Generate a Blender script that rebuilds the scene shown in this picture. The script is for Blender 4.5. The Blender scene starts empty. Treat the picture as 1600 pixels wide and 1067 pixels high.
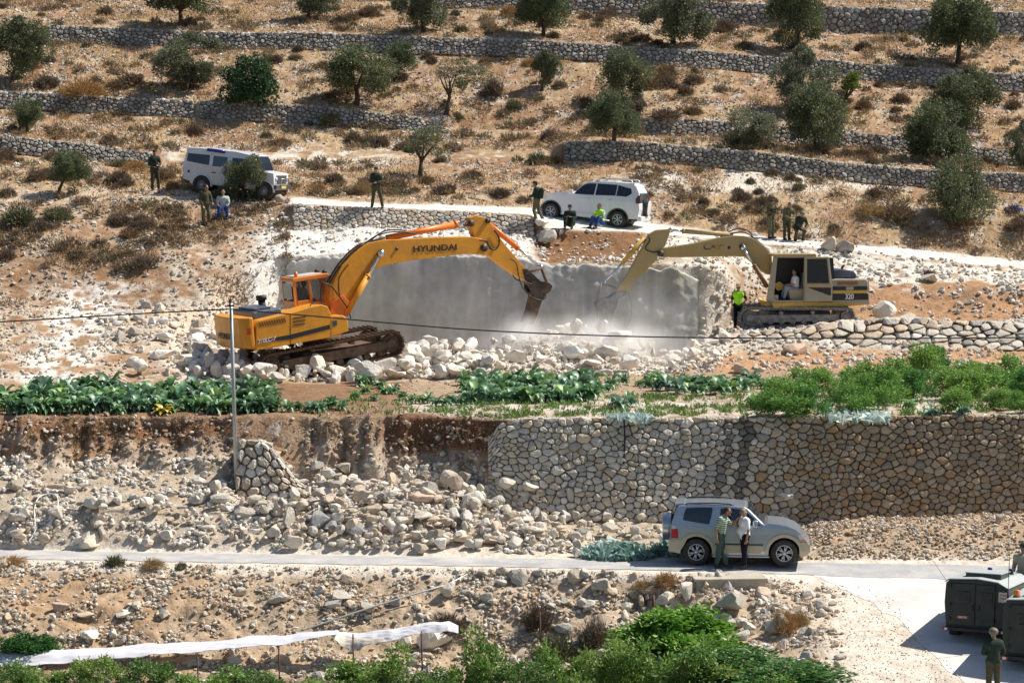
import bpy, bmesh, math, random
import numpy as np
from mathutils import Vector, Matrix, geometry

# ---------------------------------------------------------------- camera, sky, sun, exposure
SC = bpy.context.scene
CAMZ, PITCH, FPX, CX, CY = 11.56, math.radians(4.0), 4000.0, 800.0, 533.5
cam_d = bpy.data.cameras.new('camera'); cam = bpy.data.objects.new('camera', cam_d)
SC.collection.objects.link(cam); SC.camera = cam
cam.location = (0, 0, CAMZ); cam.rotation_euler = (math.radians(90) - PITCH, 0, 0)
cam_d.sensor_width = 36; cam_d.lens = FPX / 1600 * 36; cam_d.clip_start = 1; cam_d.clip_end = 3000
SUN = Vector((0.72, 0.24, 0.95)).normalized()
world = bpy.data.worlds.new("World"); SC.world = world; world.use_nodes = True
wn = world.node_tree.nodes; wl = world.node_tree.links
bg = wn.get('Background') or wn.new('ShaderNodeBackground')
sky = wn.new('ShaderNodeTexSky'); sky.sky_type = 'NISHITA'; sky.sun_disc = False
sky.sun_elevation = math.asin(SUN.z); sky.sun_rotation = math.atan2(SUN.x, SUN.y)
wl.new(sky.outputs[0], bg.inputs[0]); bg.inputs[1].default_value = 0.072
sun_d = bpy.data.lights.new('sun', 'SUN'); sun_d.energy = 5.0; sun_d.angle = math.radians(0.53)
sun_d.color = (1.0, 0.93, 0.82)
sun = bpy.data.objects.new('sun', sun_d); SC.collection.objects.link(sun)
sun.rotation_euler = SUN.to_track_quat('Z', 'Y').to_euler()
SC.view_settings.view_transform = 'Standard'; SC.view_settings.look = 'None'
SC.view_settings.gamma = 1.0; SC.view_settings.exposure = 0.38
SC.cycles.volume_step_rate = 1.0; SC.cycles.max_bounces = 7; SC.cycles.volume_bounces = 4; SC.cycles.caustics_reflective = False; SC.cycles.caustics_refractive = False

# ---------------------------------------------------------------- helpers
RS = np.random.RandomState(7); random.seed(7)
def ray(px, py):
    a = (px - CX) / FPX; b = -(py - CY) / FPX
    return Vector((a, b * math.sin(PITCH) + math.cos(PITCH), b * math.cos(PITCH) - math.sin(PITCH)))
def P(px, py, Y):
    d = ray(px, py); return Vector((0, 0, CAMZ)) + d * (Y / d.y)
def FY(py, z=0.0):
    d = ray(CX, py); return (z - CAMZ) / d.z * d.y
def Pn(px, py, Y):                                   # numpy version
    a = (px - CX) / FPX; b = -(py - CY) / FPX
    dy = b * math.sin(PITCH) + math.cos(PITCH); dz = b * math.cos(PITCH) - math.sin(PITCH)
    return np.stack([a * Y / dy, Y + 0 * a, CAMZ + dz * Y / dy], -1)
def proj(p):
    x, y, z = p[0], p[1], p[2] - CAMZ
    f = y * math.cos(PITCH) - z * math.sin(PITCH); u = y * math.sin(PITCH) + z * math.cos(PITCH)
    return CX + FPX * x / f, CY - FPX * u / f

def _h(ix, iy, iz):
    n = (ix.astype(np.int64) * 73856093) ^ (iy.astype(np.int64) * 19349663) ^ (iz.astype(np.int64) * 83492791)
    n = (n ^ (n >> 13)) * 1274126177 & 0x7fffffff
    n = (n ^ (n >> 15)) * 2246822519 & 0x7fffffff
    return (n & 0xffff) / 65535.0
def vnoise(p):
    i = np.floor(p); f = p - i; f = f * f * (3 - 2 * f); i = i.astype(np.int64)
    r = 0
    for dx in (0, 1):
        for dy in (0, 1):
            for dz in (0, 1):
                w = (f[..., 0] if dx else 1 - f[..., 0]) * (f[..., 1] if dy else 1 - f[..., 1]) * (f[..., 2] if dz else 1 - f[..., 2])
                r = r + w * _h(i[..., 0] + dx, i[..., 1] + dy, i[..., 2] + dz)
    return r
def fbm(p, o=4, s=1.0):
    p = np.asarray(p, float) * s; r = 0; a = .5; t = 0
    for k in range(o):
        r = r + a * vnoise(p + k * 17.3); t += a; a *= .5; p = p * 2.03
    return r / t

def link(o):
    SC.collection.objects.link(o); return o
def npmesh(name, V, F, col=None, smooth=False):
    """V (n,3), F (m,k) all faces the same size"""
    me = bpy.data.meshes.new(name); V = np.asarray(V, np.float32); F = np.asarray(F, np.int32)
    k = F.shape[1]; me.vertices.add(len(V)); me.vertices.foreach_set('co', V.ravel())
    me.loops.add(F.size); me.loops.foreach_set('vertex_index', F.ravel())
    me.polygons.add(len(F)); me.polygons.foreach_set('loop_start', np.arange(0, F.size, k, dtype=np.int32))
    me.polygons.foreach_set('loop_total', np.full(len(F), k, np.int32))
    me.polygons.foreach_set('use_smooth', np.full(len(F), bool(smooth)))
    me.update(calc_edges=True)
    if col is not None:
        col = np.asarray(col, np.float32)
        ca = me.color_attributes.new('Col', 'FLOAT_COLOR', 'POINT')
        c4 = np.ones((len(V), 4), np.float32); c4[:, :3] = col[:, :3]
        ca.data.foreach_set('color', c4.ravel())
    return me
def tag(o, label=None, cat=None, group=None, kind=None):
    if label: o['label'] = label
    if cat: o['category'] = cat
    if group: o['group'] = group
    if kind: o['kind'] = kind
    return o
def empty(name, loc=(0, 0, 0), rz=0, label=None, cat=None, group=None, ry=0, rx=0):
    o = bpy.data.objects.new(name, None); link(o); o.empty_display_size = .2
    o.matrix_world = Matrix.Translation(Vector(loc)) @ Matrix.Rotation(rz, 4, 'Z') @ Matrix.Rotation(ry, 4, 'Y') @ Matrix.Rotation(rx, 4, 'X')
    tag(o, label, cat, group); return o
def mobj(name, me, mat=None, parent=None):
    o = bpy.data.objects.new(name, me); link(o)
    if mat is not None: me.materials.append(mat)
    if parent: o.parent = parent
    return o
def copy_tree(o, parent=None):
    c = o.copy(); SC.collection.objects.link(c)
    if parent: c.parent = parent
    for ch in list(o.children): copy_tree(ch, c)
    return c

# ---- materials
def mat(name, col, rough=.6, metal=0, var=.12, vs=3.0, bump=0, bs=30, det=6, dirt=None, dirt_amt=.3, spec=.5, coat=0, trans=0, emis=0):
    m = bpy.data.materials.new(name); m.use_nodes = True; nt = m.node_tree; n = nt.nodes; l = nt.links
    b = n['Principled BSDF']; b.inputs['Roughness'].default_value = rough; b.inputs['Metallic'].default_value = metal
    b.inputs['Specular IOR Level'].default_value = spec; b.inputs['Coat Weight'].default_value = coat
    tc = n.new('ShaderNodeTexCoord')
    nz = n.new('ShaderNodeTexNoise'); nz.inputs['Scale'].default_value = vs; nz.inputs['Detail'].default_value = det; nz.inputs['Roughness'].default_value = .65
    l.new(tc.outputs['Object'], nz.inputs['Vector'])
    mr = n.new('ShaderNodeMapRange'); mr.inputs[1].default_value = .25; mr.inputs[2].default_value = .75
    mr.inputs[3].default_value = 1 - var; mr.inputs[4].default_value = 1 + var; l.new(nz.outputs[0], mr.inputs[0])
    mx = n.new('ShaderNodeMix'); mx.data_type = 'RGBA'; mx.blend_type = 'MULTIPLY'; mx.inputs[0].default_value = 1
    if col == 'attr':
        at = n.new('ShaderNodeVertexColor'); at.layer_name = 'Col'; l.new(at.outputs[0], mx.inputs[6])
    else: mx.inputs[6].default_value = (*col, 1)
    l.new(mr.outputs[0], mx.inputs[7]); out = mx.outputs[2]
    if dirt:
        n2 = n.new('ShaderNodeTexNoise'); n2.inputs['Scale'].default_value = vs * .9; n2.inputs['Detail'].default_value = 8; n2.inputs['Roughness'].default_value = .7
        l.new(tc.outputs['Object'], n2.inputs['Vector'])
        m2 = n.new('ShaderNodeMapRange'); m2.inputs[1].default_value = .42; m2.inputs[2].default_value = .72; m2.inputs[3].default_value = 0; m2.inputs[4].default_value = dirt_amt
        l.new(n2.outputs[0], m2.inputs[0])
        m3 = n.new('ShaderNodeMix'); m3.data_type = 'RGBA'; l.new(m2.outputs[0], m3.inputs[0]); l.new(out, m3.inputs[6]); m3.inputs[7].default_value = (*dirt, 1)
        out = m3.outputs[2]
    l.new(out, b.inputs['Base Color'])
    if bump:
        n4 = n.new('ShaderNodeTexNoise'); n4.inputs['Scale'].default_value = bs; n4.inputs['Detail'].default_value = 5; l.new(tc.outputs['Object'], n4.inputs['Vector'])
        bp = n.new('ShaderNodeBump'); bp.inputs['Strength'].default_value = bump; bp.inputs['Distance'].default_value = .05
        l.new(n4.outputs[0], bp.inputs['Height']); l.new(bp.outputs[0], b.inputs['Normal'])
    if trans:
        tr_ = n.new('ShaderNodeBsdfTranslucent'); l.new(out, tr_.inputs[0]); ms = n.new('ShaderNodeMixShader'); ms.inputs[0].default_value = trans
        l.new(b.outputs[0], ms.inputs[1]); l.new(tr_.outputs[0], ms.inputs[2]); l.new(ms.outputs[0], n['Material Output'].inputs['Surface'])
    if emis:
        b.inputs['Emission Color'].default_value = (*col, 1); b.inputs['Emission Strength'].default_value = emis
    return m
def glass(name, col=(.02, .025, .03), alpha=.55):
    m = bpy.data.materials.new(name); m.use_nodes = True; n = m.node_tree.nodes; l = m.node_tree.links
    b = n['Principled BSDF']; b.inputs['Base Color'].default_value = (*col, 1); b.inputs['Roughness'].default_value = .06
    b.inputs['Alpha'].default_value = alpha; return m

M = {}
M['ground'] = mat('ground', 'attr', .95, var=.42, vs=3.0, bump=1.0, bs=9, spec=.1, det=12)
M['rock'] = mat('rock', 'attr', .92, var=.16, vs=5, bump=.5, bs=14, spec=.2)
M['leaf'] = mat('leaf', 'attr', .55, var=.15, vs=2, trans=.25, spec=.35)
M['dry'] = mat('dry', 'attr', .9, var=.15, vs=2, trans=.15, spec=.1)
M['bark'] = mat('bark', (.10, .075, .055), .95, var=.3, vs=9, bump=.8, bs=20)
M['black'] = mat('black', (.018, .018, .02), .6, var=.2)
M['rubber'] = mat('rubber', (.025, .025, .026), .85, var=.2, dirt=(.22, .19, .15), dirt_amt=.25)
M['skin'] = mat('skin', (.33, .19, .125), .6, var=.08)
# ---------------------------------------------------------------- terrain sheet
# feature lines from near to far; every column of the sheet is one bearing from the hill opposite
LN = [
 ('Z', 10, [(-300,1250,-3.4),(1000,1250,-3.2),(1250,1250,-2.8),(1900,1250,-2.8)]),
 ('Z', 14, [(-300,1067,-2.2),(900,1067,-2.2),(1150,1067,-1.75),(1330,1067,-1.57),(1900,1067,-1.57)]),
 ('Z', 18, [(-300,1010,-1.6),(900,1010,-1.7),(1100,1010,-1.35),(1290,1010,-1.1),(1900,1010,-1.1)]),
 ('Z', 18, [(-300,945,-.75),(700,950,-.8),(1000,955,-.9),(1150,962,-.75),(1250,956,-.64),(1330,952,-.62),(1900,952,-.62)]),
 ('Z', 8, [(-300,872,0),(0,877,0),(400,886,0),(700,890,0),(900,894,0),(1100,900,0),(1250,908,-.2),(1330,915,-.29),(1900,915,-.29)]),
 ('Z', 14, [(-300,855,0),(0,858,0),(400,864,0),(700,869,0),(1000,874,0),(1300,880,0),(1600,884,0),(1900,886,0)]),
 ('Z', 16, [(-300,800,1.0),(600,800,1.0),(750,815,.7),(850,835,.4),(900,842,.2),(1240,850,.15),(1300,833,.55),(1600,822,.75),(1900,820,.8)]),
 ('Z', 22, [(-300,735,1.9),(350,738,1.9),(375,775,1.2),(450,775,1.2),(475,752,1.6),(740,752,1.6),(790,790,.95),(840,812,.55),(1250,815,.5),(1300,808,.62),(1600,800,.8),(1900,800,.8)]),
 ('Z', 26, [(-300,646,3.53),(690,652,3.50),(745,654,3.52),(790,655,3.58),(1200,653,3.63),(1600,648,3.74),(1900,645,3.8)]),
 ('Z', 8, [(-300,615,3.6),(0,612,3.6),(350,605,3.6),(600,600,3.6),(750,598,3.6),(1000,592,3.6),(1150,590,3.6),(1600,583,3.7),(1900,580,3.7)]),
 ('Y', 16, [(-300,585,91),(0,585,91),(300,588,92),(350,594,92),(640,588,94),(780,577,95),(1050,582,96),(1100,556,98.5),(1600,548,99.5),(1900,545,99.5)]),
 ('Y', 14, [(-300,520,98),(0,520,98),(250,530,97),(330,566,96),(640,558,97),(700,548,97),(760,560,97.3),(800,540,98),(860,518,98.6),(920,520,98.6),(960,532,98.5),(1010,560,98.4),(1050,566,98.4),(1100,537,100.5),(1160,522,101.2),(1250,516,101.5),(1300,512,101.5),(1400,505,101.5),(1600,510,101.5),(1900,515,101.5)]),
 ('Y', 12, [(-300,480,101),(250,490,101),(340,535,100),(440,572,100.5),(1080,572,101),(1130,516,104),(1600,514,104),(1900,514,104)]),
 ('Y', 24, [(-300,450,104),(330,480,103),(400,520,103.6),(440,558,105.4),(1085,558,105.7),(1105,535,105.5),(1150,506,107),(1600,499,107),(1900,499,107)]),
 ('Y', 12, [(-300,430,105.5),(330,440,104.5),(400,428,105.2),(430,402,106),(560,398,106.3),(740,395,106.3),(860,411,106.4),(1000,413,106.4),(1100,415,106.4),(1130,425,106.6),(1165,480,108),(1600,485,108.5),(1900,485,108.5)]),
 ('Y', 14, [(-300,415,106.5),(330,405,106),(430,382,107.4),(560,378,107.9),(830,385,108),(860,405,107.4),(1000,402,107.6),(1110,398,108),(1200,445,110),(1600,445,110),(1900,448,110)]),
 ('Y', 16, [(-300,370,108.5),(330,370,108.5),(450,357,109.5),(620,357,109.8),(830,364,110),(850,386,108.6),(1000,384,109.2),(1120,387,110.5),(1200,405,112.5),(1600,434,113),(1900,450,113)]),
 ('Y', 10, [(-300,345,110.5),(330,345,110.5),(440,324,111),(460,320,110.2),(830,336,110.7),(850,358,109.2),(1000,364,110.5),(1120,375,112),(1200,381,113.2),(1400,401,114),(1600,422,114.5),(1900,450,115)]),
 ('Y', 16, [(-300,330,112),(300,308,113),(430,306,114),(600,318,112.5),(830,324,114),(1000,346,115),(1120,362,115),(1200,370,115),(1400,386,115.8),(1600,407,116.5),(1900,430,117)]),
 ('Y', 16, [(-300,290,116),(300,275,117),(800,288,118),(1200,312,119),(1600,340,119),(1900,350,119)]),
 ('Y', 12, [(-300,237,122),(0,237,122),(240,262,121.5),(300,255,122),(870,250,123),(900,248,123),(1100,258,123),(1300,280,123),(1400,289,123),(1600,300,123),(1900,308,123)]),
 ('Y', 18, [(-300,208,122.3),(0,213,122.3),(100,222,122.3),(240,240,122),(300,240,124),(600,237,125),(860,236,125),(880,222,123.3),(1000,222,123.3),(1100,232,123.3),(1200,240,123.3),(1300,253,123.3),(1400,262,123.3),(1500,270,123.3),(1600,272,123.3),(1900,284,123.3)]),
 ('Y', 12, [(-300,165,129),(0,168,129),(200,180,129),(300,183,129),(480,193,129),(600,200,129),(700,207,129),(760,207,129),(1000,210,129),(1150,217,129),(1320,232,129),(1430,240,129),(1520,252,129),(1600,262,129),(1900,275,129)]),
 ('Y', 22, [(-300,138,129.4),(0,143,129.4),(100,148,129.4),(200,155,129.4),(300,157,129.4),(315,160,129.4),(480,165,129.4),(600,178,129.4),(700,190,129.4),(715,203,130.5),(990,203,131),(1005,185,129.4),(1100,188,129.4),(1150,192,129.4),(1320,207,129.4),(1430,215,129.4),(1520,228,129.4),(1600,240,129.4),(1900,255,129.4)]),
 ('Y', 12, [(-300,60,139),(75,64,139),(200,70,139),(300,75,139),(500,77,139),(600,82,139),(700,85,139),(800,88,139),(900,93,139),(1000,100,139),(1100,106,139),(1200,115,139),(1300,120,139),(1400,130,139),(1500,137,139),(1600,143,139),(1900,160,139)]),
 ('Y', 20, [(-300,35,139.4),(75,40,139.4),(200,45,139.4),(300,50,139.4),(400,52,139.4),(500,52,139.4),(600,57,139.4),(700,60,139.4),(800,62,139.4),(900,68,139.4),(1000,75,139.4),(1100,80,139.4),(1200,90,139.4),(1300,95,139.4),(1400,105,139.4),(1500,112,139.4),(1600,118,139.4),(1900,135,139.4)]),
 ('Y', 12, [(-300,0,148),(600,2,148),(700,12,148),(890,20,148),(1100,34,148),(1300,52,148),(1450,54,148),(1600,54,148),(1900,60,148)]),
 ('Y', 16, [(-300,-20,148.4),(700,-10,148.4),(890,-6,148.4),(1100,3,148.4),(1300,11,148.4),(1450,16,148.4),(1600,21,148.4),(1900,30,148.4)]),
 ('Y', 14, [(-300,-80,164),(1900,-70,164)]),
 ('Y', 0, [(-300,-320,250),(1900,-320,250)]),
]
LI = dict(rearth=4, ffar=5, foot=7, wtop=8, gfar=9, w4f=16, w4t=17, tr_far=18, w3f=20, w3t=21, w2f=22, w2t=23, w1f=24, w1t=25, w0f=26, w0t=27)
def line_at(i, px):
    kind, n, kn = LN[i]; k = np.array(kn, float); px = np.asarray(px, float)
    py = np.interp(px, k[:, 0], k[:, 1]); v = np.interp(px, k[:, 0], k[:, 2])
    if kind == 'Z':
        b = -(py - CY) / FPX; dy = b * math.sin(PITCH) + math.cos(PITCH); dz = b * math.cos(PITCH) - math.sin(PITCH)
        v = (v - CAMZ) / dz * dy
    return Pn(px, py, v)
COLS = np.arange(-300, 1901, 3.5)
rows = []; rowt = []
for i in range(len(LN) - 1):
    A, B = line_at(i, COLS), line_at(i + 1, COLS); n = LN[i][1]
    for k in range(n): rows.append(A + (B - A) * (k / n)); rowt.append(i + k / n)
rows.append(line_at(len(LN) - 1, COLS)); rowt.append(len(LN) - 1.0)
G = np.array(rows); ROWT = np.array(rowt)          # (R,C,3)
R_, C_ = G.shape[:2]
def vnormals(G):
    du = np.gradient(G, axis=1); dv = np.gradient(G, axis=0); n = np.cross(du, dv)
    return n / (np.linalg.norm(n, axis=-1, keepdims=True) + 1e-9)
NRM = vnormals(G)
RT = ROWT[:, None] + 0 * G[..., 0]; CP = COLS[None, :] + 0 * G[..., 0]
def sm(a, b, x): t = np.clip((x - a) / (b - a + 1e-9), 0, 1); return t * t * (3 - 2 * t)
def band(x, a, b, w): return sm(a - w, a + w, x) * (1 - sm(b - w, b + w, x))
amp = np.full_like(RT, .16)
amp = np.where(RT < 4.05, .16, amp)
flat = np.maximum(band(RT, 3.75, 5.2, .25), sm(1180, 1330, CP) * (1 - sm(5.1, 5.6, RT)))
amp = amp * (1 - flat)
amp = np.where((RT > 8.1) & (RT < 9.2), .08, amp)                    # garden
pit = band(CP, 440, 1085, 12) * band(RT, 13.05, 13.95, .1); amp = amp * (1 - .8 * pit)
track = band(RT, 17.05, 17.95, .15) * sm(420, 470, CP); amp = amp * (1 - .85 * track)
amp = amp * (1 - .7 * sm(26, 29, RT))
bankm = band(RT, 7.1, 7.95, .15) * (1 - sm(740, 800, CP)) * (1 - .8 * band(CP, 365, 475, 8))
amp = amp + .16 * band(RT, .6, 3.6, .3) * (1 - sm(1150, 1250, CP)); amp = amp + .22 * bankm
d = fbm(G, 5, 1.1) - .5; d2 = fbm(G + 31, 4, .35) - .5
gul = fbm(G * np.array([1.3, .3, .25]) + 77, 4, 1.5) - .5
G = G + NRM * ((d * 1.7 * amp + d2 * amp * 1.2 + gul * bankm * 1.1)[..., None]); NRM = vnormals(G)
f_ = G[..., 1] * math.cos(PITCH) - (G[..., 2] - CAMZ) * math.sin(PITCH)
PX = CX + FPX * G[..., 0] / f_; PY = CY - FPX * (G[..., 1] * math.sin(PITCH) + (G[..., 2] - CAMZ) * math.cos(PITCH)) / f_

def ground(px, py, i0=0):
    """world point of the sheet seen at this place of the picture (nearest crossing)"""
    c = (px - COLS[0]) / 3.5; c0 = int(np.clip(math.floor(c), 0, C_ - 2)); t = c - c0
    q = PY[:, c0] * (1 - t) + PY[:, c0 + 1] * t; g = G[:, c0] * (1 - t) + G[:, c0 + 1] * t
    r0 = int(np.searchsorted(ROWT, i0))
    for r in range(r0, R_ - 1):
        if q[r] >= py >= q[r + 1] or (r == r0 and q[r] < py):
            w = np.clip((q[r] - py) / (q[r] - q[r + 1] + 1e-9), 0, 1); return Vector(g[r] * (1 - w) + g[r + 1] * w)
    return Vector(g[-1])
def zat(x, Y):
    """height of the sheet under a plan position"""
    px = CX + x / Y * FPX * .998
    c = int(np.clip(round((px - COLS[0]) / 3.5), 0, C_ - 1)); g = G[:, c]; k = int(np.argmin(abs(g[:, 1] - Y))); return float(g[k, 2])

# ---- surface colours (what the ground is made of)
n1 = fbm(G, 5, .45); n2 = fbm(G + 50, 5, 1.6); n3 = fbm(G + 90, 4, 5.0); n4 = fbm(G * np.array([.5, 1, 1]) + 130, 4, .9)
def C3(*c): return np.array(c, float)
soil, straw, chalk = C3(.35, .215, .125), C3(.43, .30, .17), C3(.78, .73, .65)
brown, gravel, tan, dark = C3(.30, .165, .085), C3(.62, .53, .42), C3(.52, .41, .29), C3(.20, .12, .07)
white = C3(.86, .83, .77)
col = soil + (straw - soil) * sm(.42, .6, n1)[..., None]
def paint(c, w):
    global col
    w = np.clip(w, 0, 1)[..., None]; col = col * (1 - w) + c * w
paint(chalk * .9, sm(.58, .72, n2) * .7); paint(dark * 1.2, sm(.6, .74, n4) * .4); paint(gravel, sm(.52, .64, n3) * .45)
paint(chalk, .75 * band(PY, 228, 262, 7) * band(CP, 270, 620, 40) * sm(.4, .55, n2) * (RT > 19))
paint(chalk, .8 * band(PY, 262, 300, 8) * band(CP, 980, 1500, 60) * sm(.45, .58, n1) * (RT > 18))
upper = (RT > 18) * 1.
# left hillside between the trail and the garden
L1 = band(RT, 9.6, 16, .4) * (1 - sm(380, 470, CP))
paint(brown * 1.15, L1 * sm(.45, .6, n1) * .6)
paint(gravel * 1.1, L1 * sm(.42, .55, n2) * .7)
paint(white, L1 * sm(.36, .5, n2) * band(CP, 40 + (560 - PY) * .55, 150 + (560 - PY) * .55, 26) * (PY > 440))
paint(chalk * .92, L1 * sm(185, 230, CP) * sm(435, 480, PY) * .6 * sm(.35, .55, n2))
paint(C3(.66, .53, .40), L1 * band(CP, 240, 380, 30) * band(PY, 400, 560, 20) * sm(.4, .6, n1))
paint(brown, L1 * band(PY, 380, 450, 15) * (1 - sm(180, 300, CP)) * .6)
# round the pit
rimw = band(RT, 13.9, 16.1, .15) * band(CP, 400, 850, 30)
paint(white, rimw * .95); paint(white, band(CP, 385, 450, 12) * band(RT, 11, 14.4, .3) * .9)
paint(C3(.46, .45, .42), band(CP, 440, 1100, 6) * band(RT, 12.9, 13.98, .05))
paint(chalk, band(CP, 1040, 1150, 20) * band(RT, 9.9, 15, .3) * (.55 + .45 * sm(.4, .6, n2)))
paint(C3(.66, .60, .52), band(RT, 9.9, 12.4, .25) * band(CP, 330, 1110, 25) * .9)
paint(brown * .9, band(CP, 835, 1010, 12) * band(RT, 14.3, 16.98, .2))
paint(white, band(CP, 1020, 1700, 20) * band(RT, 15.2, 16.9, .2) * .8 * sm(.3, .5, n2))
paint(C3(.46, .27, .15), sm(1185, 1250, CP) * band(RT, 12.2, 15.3, .25) * (.6 + .4 * sm(.4, .55, n1)))
paint(chalk, sm(1330, 1400, CP) * band(RT, 14.8, 16.3, .3) * sm(.42, .52, n2))
paint(C3(.50, .30, .17), sm(1085, 1130, CP) * band(RT, 9.15, 10.1, .1))
paint(gravel, sm(1100, 1200, CP) * band(RT, 10.1, 11.9, .1) * .8)
paint(white * .98, track * (.65 + .35 * sm(.3, .5, n2)) * 1.0)
paint(gravel * 1.15, band(RT, 17.9, 18.5, .1) * (1 - sm(300, 460, CP)) * .5)
# garden, bank, scree, road verge
paint(C3(.42, .31, .21), band(RT, 7.98, 9.25, .03)); paint(chalk * .9, band(RT, 8.0, 8.45, .15) * sm(540, 640, CP) * sm(.35, .6, n2) * .8)
paint(C3(.24, .13, .07), band(RT, 8.0, 9.2, .03) * (1 - sm(600, 660, CP)) * .8)
wob = (n1 - .5) * .9
paint(C3(.46, .36, .27), bankm); bk0 = band(CP, 400, 590, 30); paint(C3(.25, .13, .07), bankm * sm(7.55, 7.75, RT + wob * .6) * (1 - .8 * bk0)); paint(C3(.36, .19, .09), bankm * sm(.5, .62, n2) * (1 - sm(160, 300, CP)) * .8)
paint(C3(.70, .60, .50), band(RT + wob * .25, 7.06, 7.26, .06) * (1 - sm(700, 760, CP)) * .85)
paint(C3(.20, .10, .055), band(CP, 610, 790, 20) * band(RT, 7.45, 8.03, .1) * sm(.35, .5, n1 + (RT - 7.5) * .3))
paint(gravel, band(RT, 5.0, 7.1, .12)); paint(C3(.47, .39, .30), band(RT, 5.9, 7.1, .3) * .75); paint(tan, band(RT, 5.6, 7.05, .3) * sm(.45, .6, n1) * .5)
paint(C3(.44, .32, .21), sm(1250, 1300, CP) * band(RT, 5.3, 7.2, .3) * .8)
paint(C3(.50, .39, .275), band(RT, .5, 3.95, .3) * .85); paint(C3(.45, .30, .18), band(RT, .5, 3.8, .3) * (1 - sm(250, 420, CP)) * sm(.4, .55, n1) * .8)
paint(C3(.60, .48, .36), band(RT, 2.2, 4.0, .3) * sm(560, 700, CP) * .6)
shoulder = np.maximum(band(RT, 3.8, 5.15, .12), sm(1230, 1340, CP) * (1 - sm(5.0, 5.2, RT)))
paint(C3(.78, .70, .60), shoulder * .95); paint(C3(.6, .5, .4), shoulder * sm(.55, .7, n2) * .4)
paint(C3(.12, .08, .05), (1 - sm(.9, 1.4, RT)) * (1 - sm(1150, 1300, CP)) * .6)

idx = np.arange(R_ * C_).reshape(R_, C_)
F = np.stack([idx[:-1, :-1], idx[:-1, 1:], idx[1:, 1:], idx[1:, :-1]], -1).reshape(-1, 4)
col = col * .86
gme = npmesh('hillside_ground', G.reshape(-1, 3), F, col.reshape(-1, 3), smooth=True)
tag(mobj('ground', gme, M['ground']), kind='structure')

# ---- roads: sheets just above the flat ground
def strip(name, pts, material, z=.02, sub=10, i0=0, jit=0):
    """pts: list of (px, py_far, py_near); the sheet lies on the ground"""
    k = np.array(pts, float); xs = np.arange(k[0, 0], k[-1, 0] + .1, 6); V = []
    for x in xs:
        a = np.interp(x, k[:, 0], k[:, 1]); b = np.interp(x, k[:, 0], k[:, 2])
        for t in range(sub + 1):
            py = b + jit * (float(fbm(np.array([[x * .05, 1.3, 0]]), 4)[0]) - .5) * 2 * (1 - t / sub) + (a - b) * t / sub; V.append(ground(x, py, i0) + Vector((0, 0, z)))
    n = len(xs); s = sub + 1; ii = np.arange(n * s).reshape(n, s)
    Fc = np.stack([ii[:-1, :-1], ii[1:, :-1], ii[1:, 1:], ii[:-1, 1:]], -1).reshape(-1, 4)
    return tag(mobj(name, npmesh(name, V, Fc, None, True), material), kind='structure')
M['asphalt'] = mat('asphalt', (.37, .375, .39), .9, var=.16, vs=1.1, bump=.25, bs=30, dirt=(.66, .61, .54), dirt_amt=.75, spec=.3)
M['apron'] = mat('dusty_apron', (.64, .62, .60), .95, var=.22, vs=.9, det=12, bump=.25, bs=30, dirt=(.80, .74, .66), dirt_amt=.9, spec=.2)
strip('junction', [(1090,886,896),(1200,886,898),(1300,886,906),(1360,886,935),(1410,886,975),(1440,886,1015),(1470,886,1035),(1520,886,1075),(1600,887,1140),(1800,889,1240)], M['apron'], .008, 16, jit=16)
strip('road', [(-300,856,867),(0,860,873),(400,866,880),(700,871,884),(900,874,888),(1100,877,893),(1300,880,900),(1500,883,906),(1800,888,916)], M['asphalt'], .014, 8, jit=1.5)
trk = line_at(17, COLS); trf = line_at(18, COLS)
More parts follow.
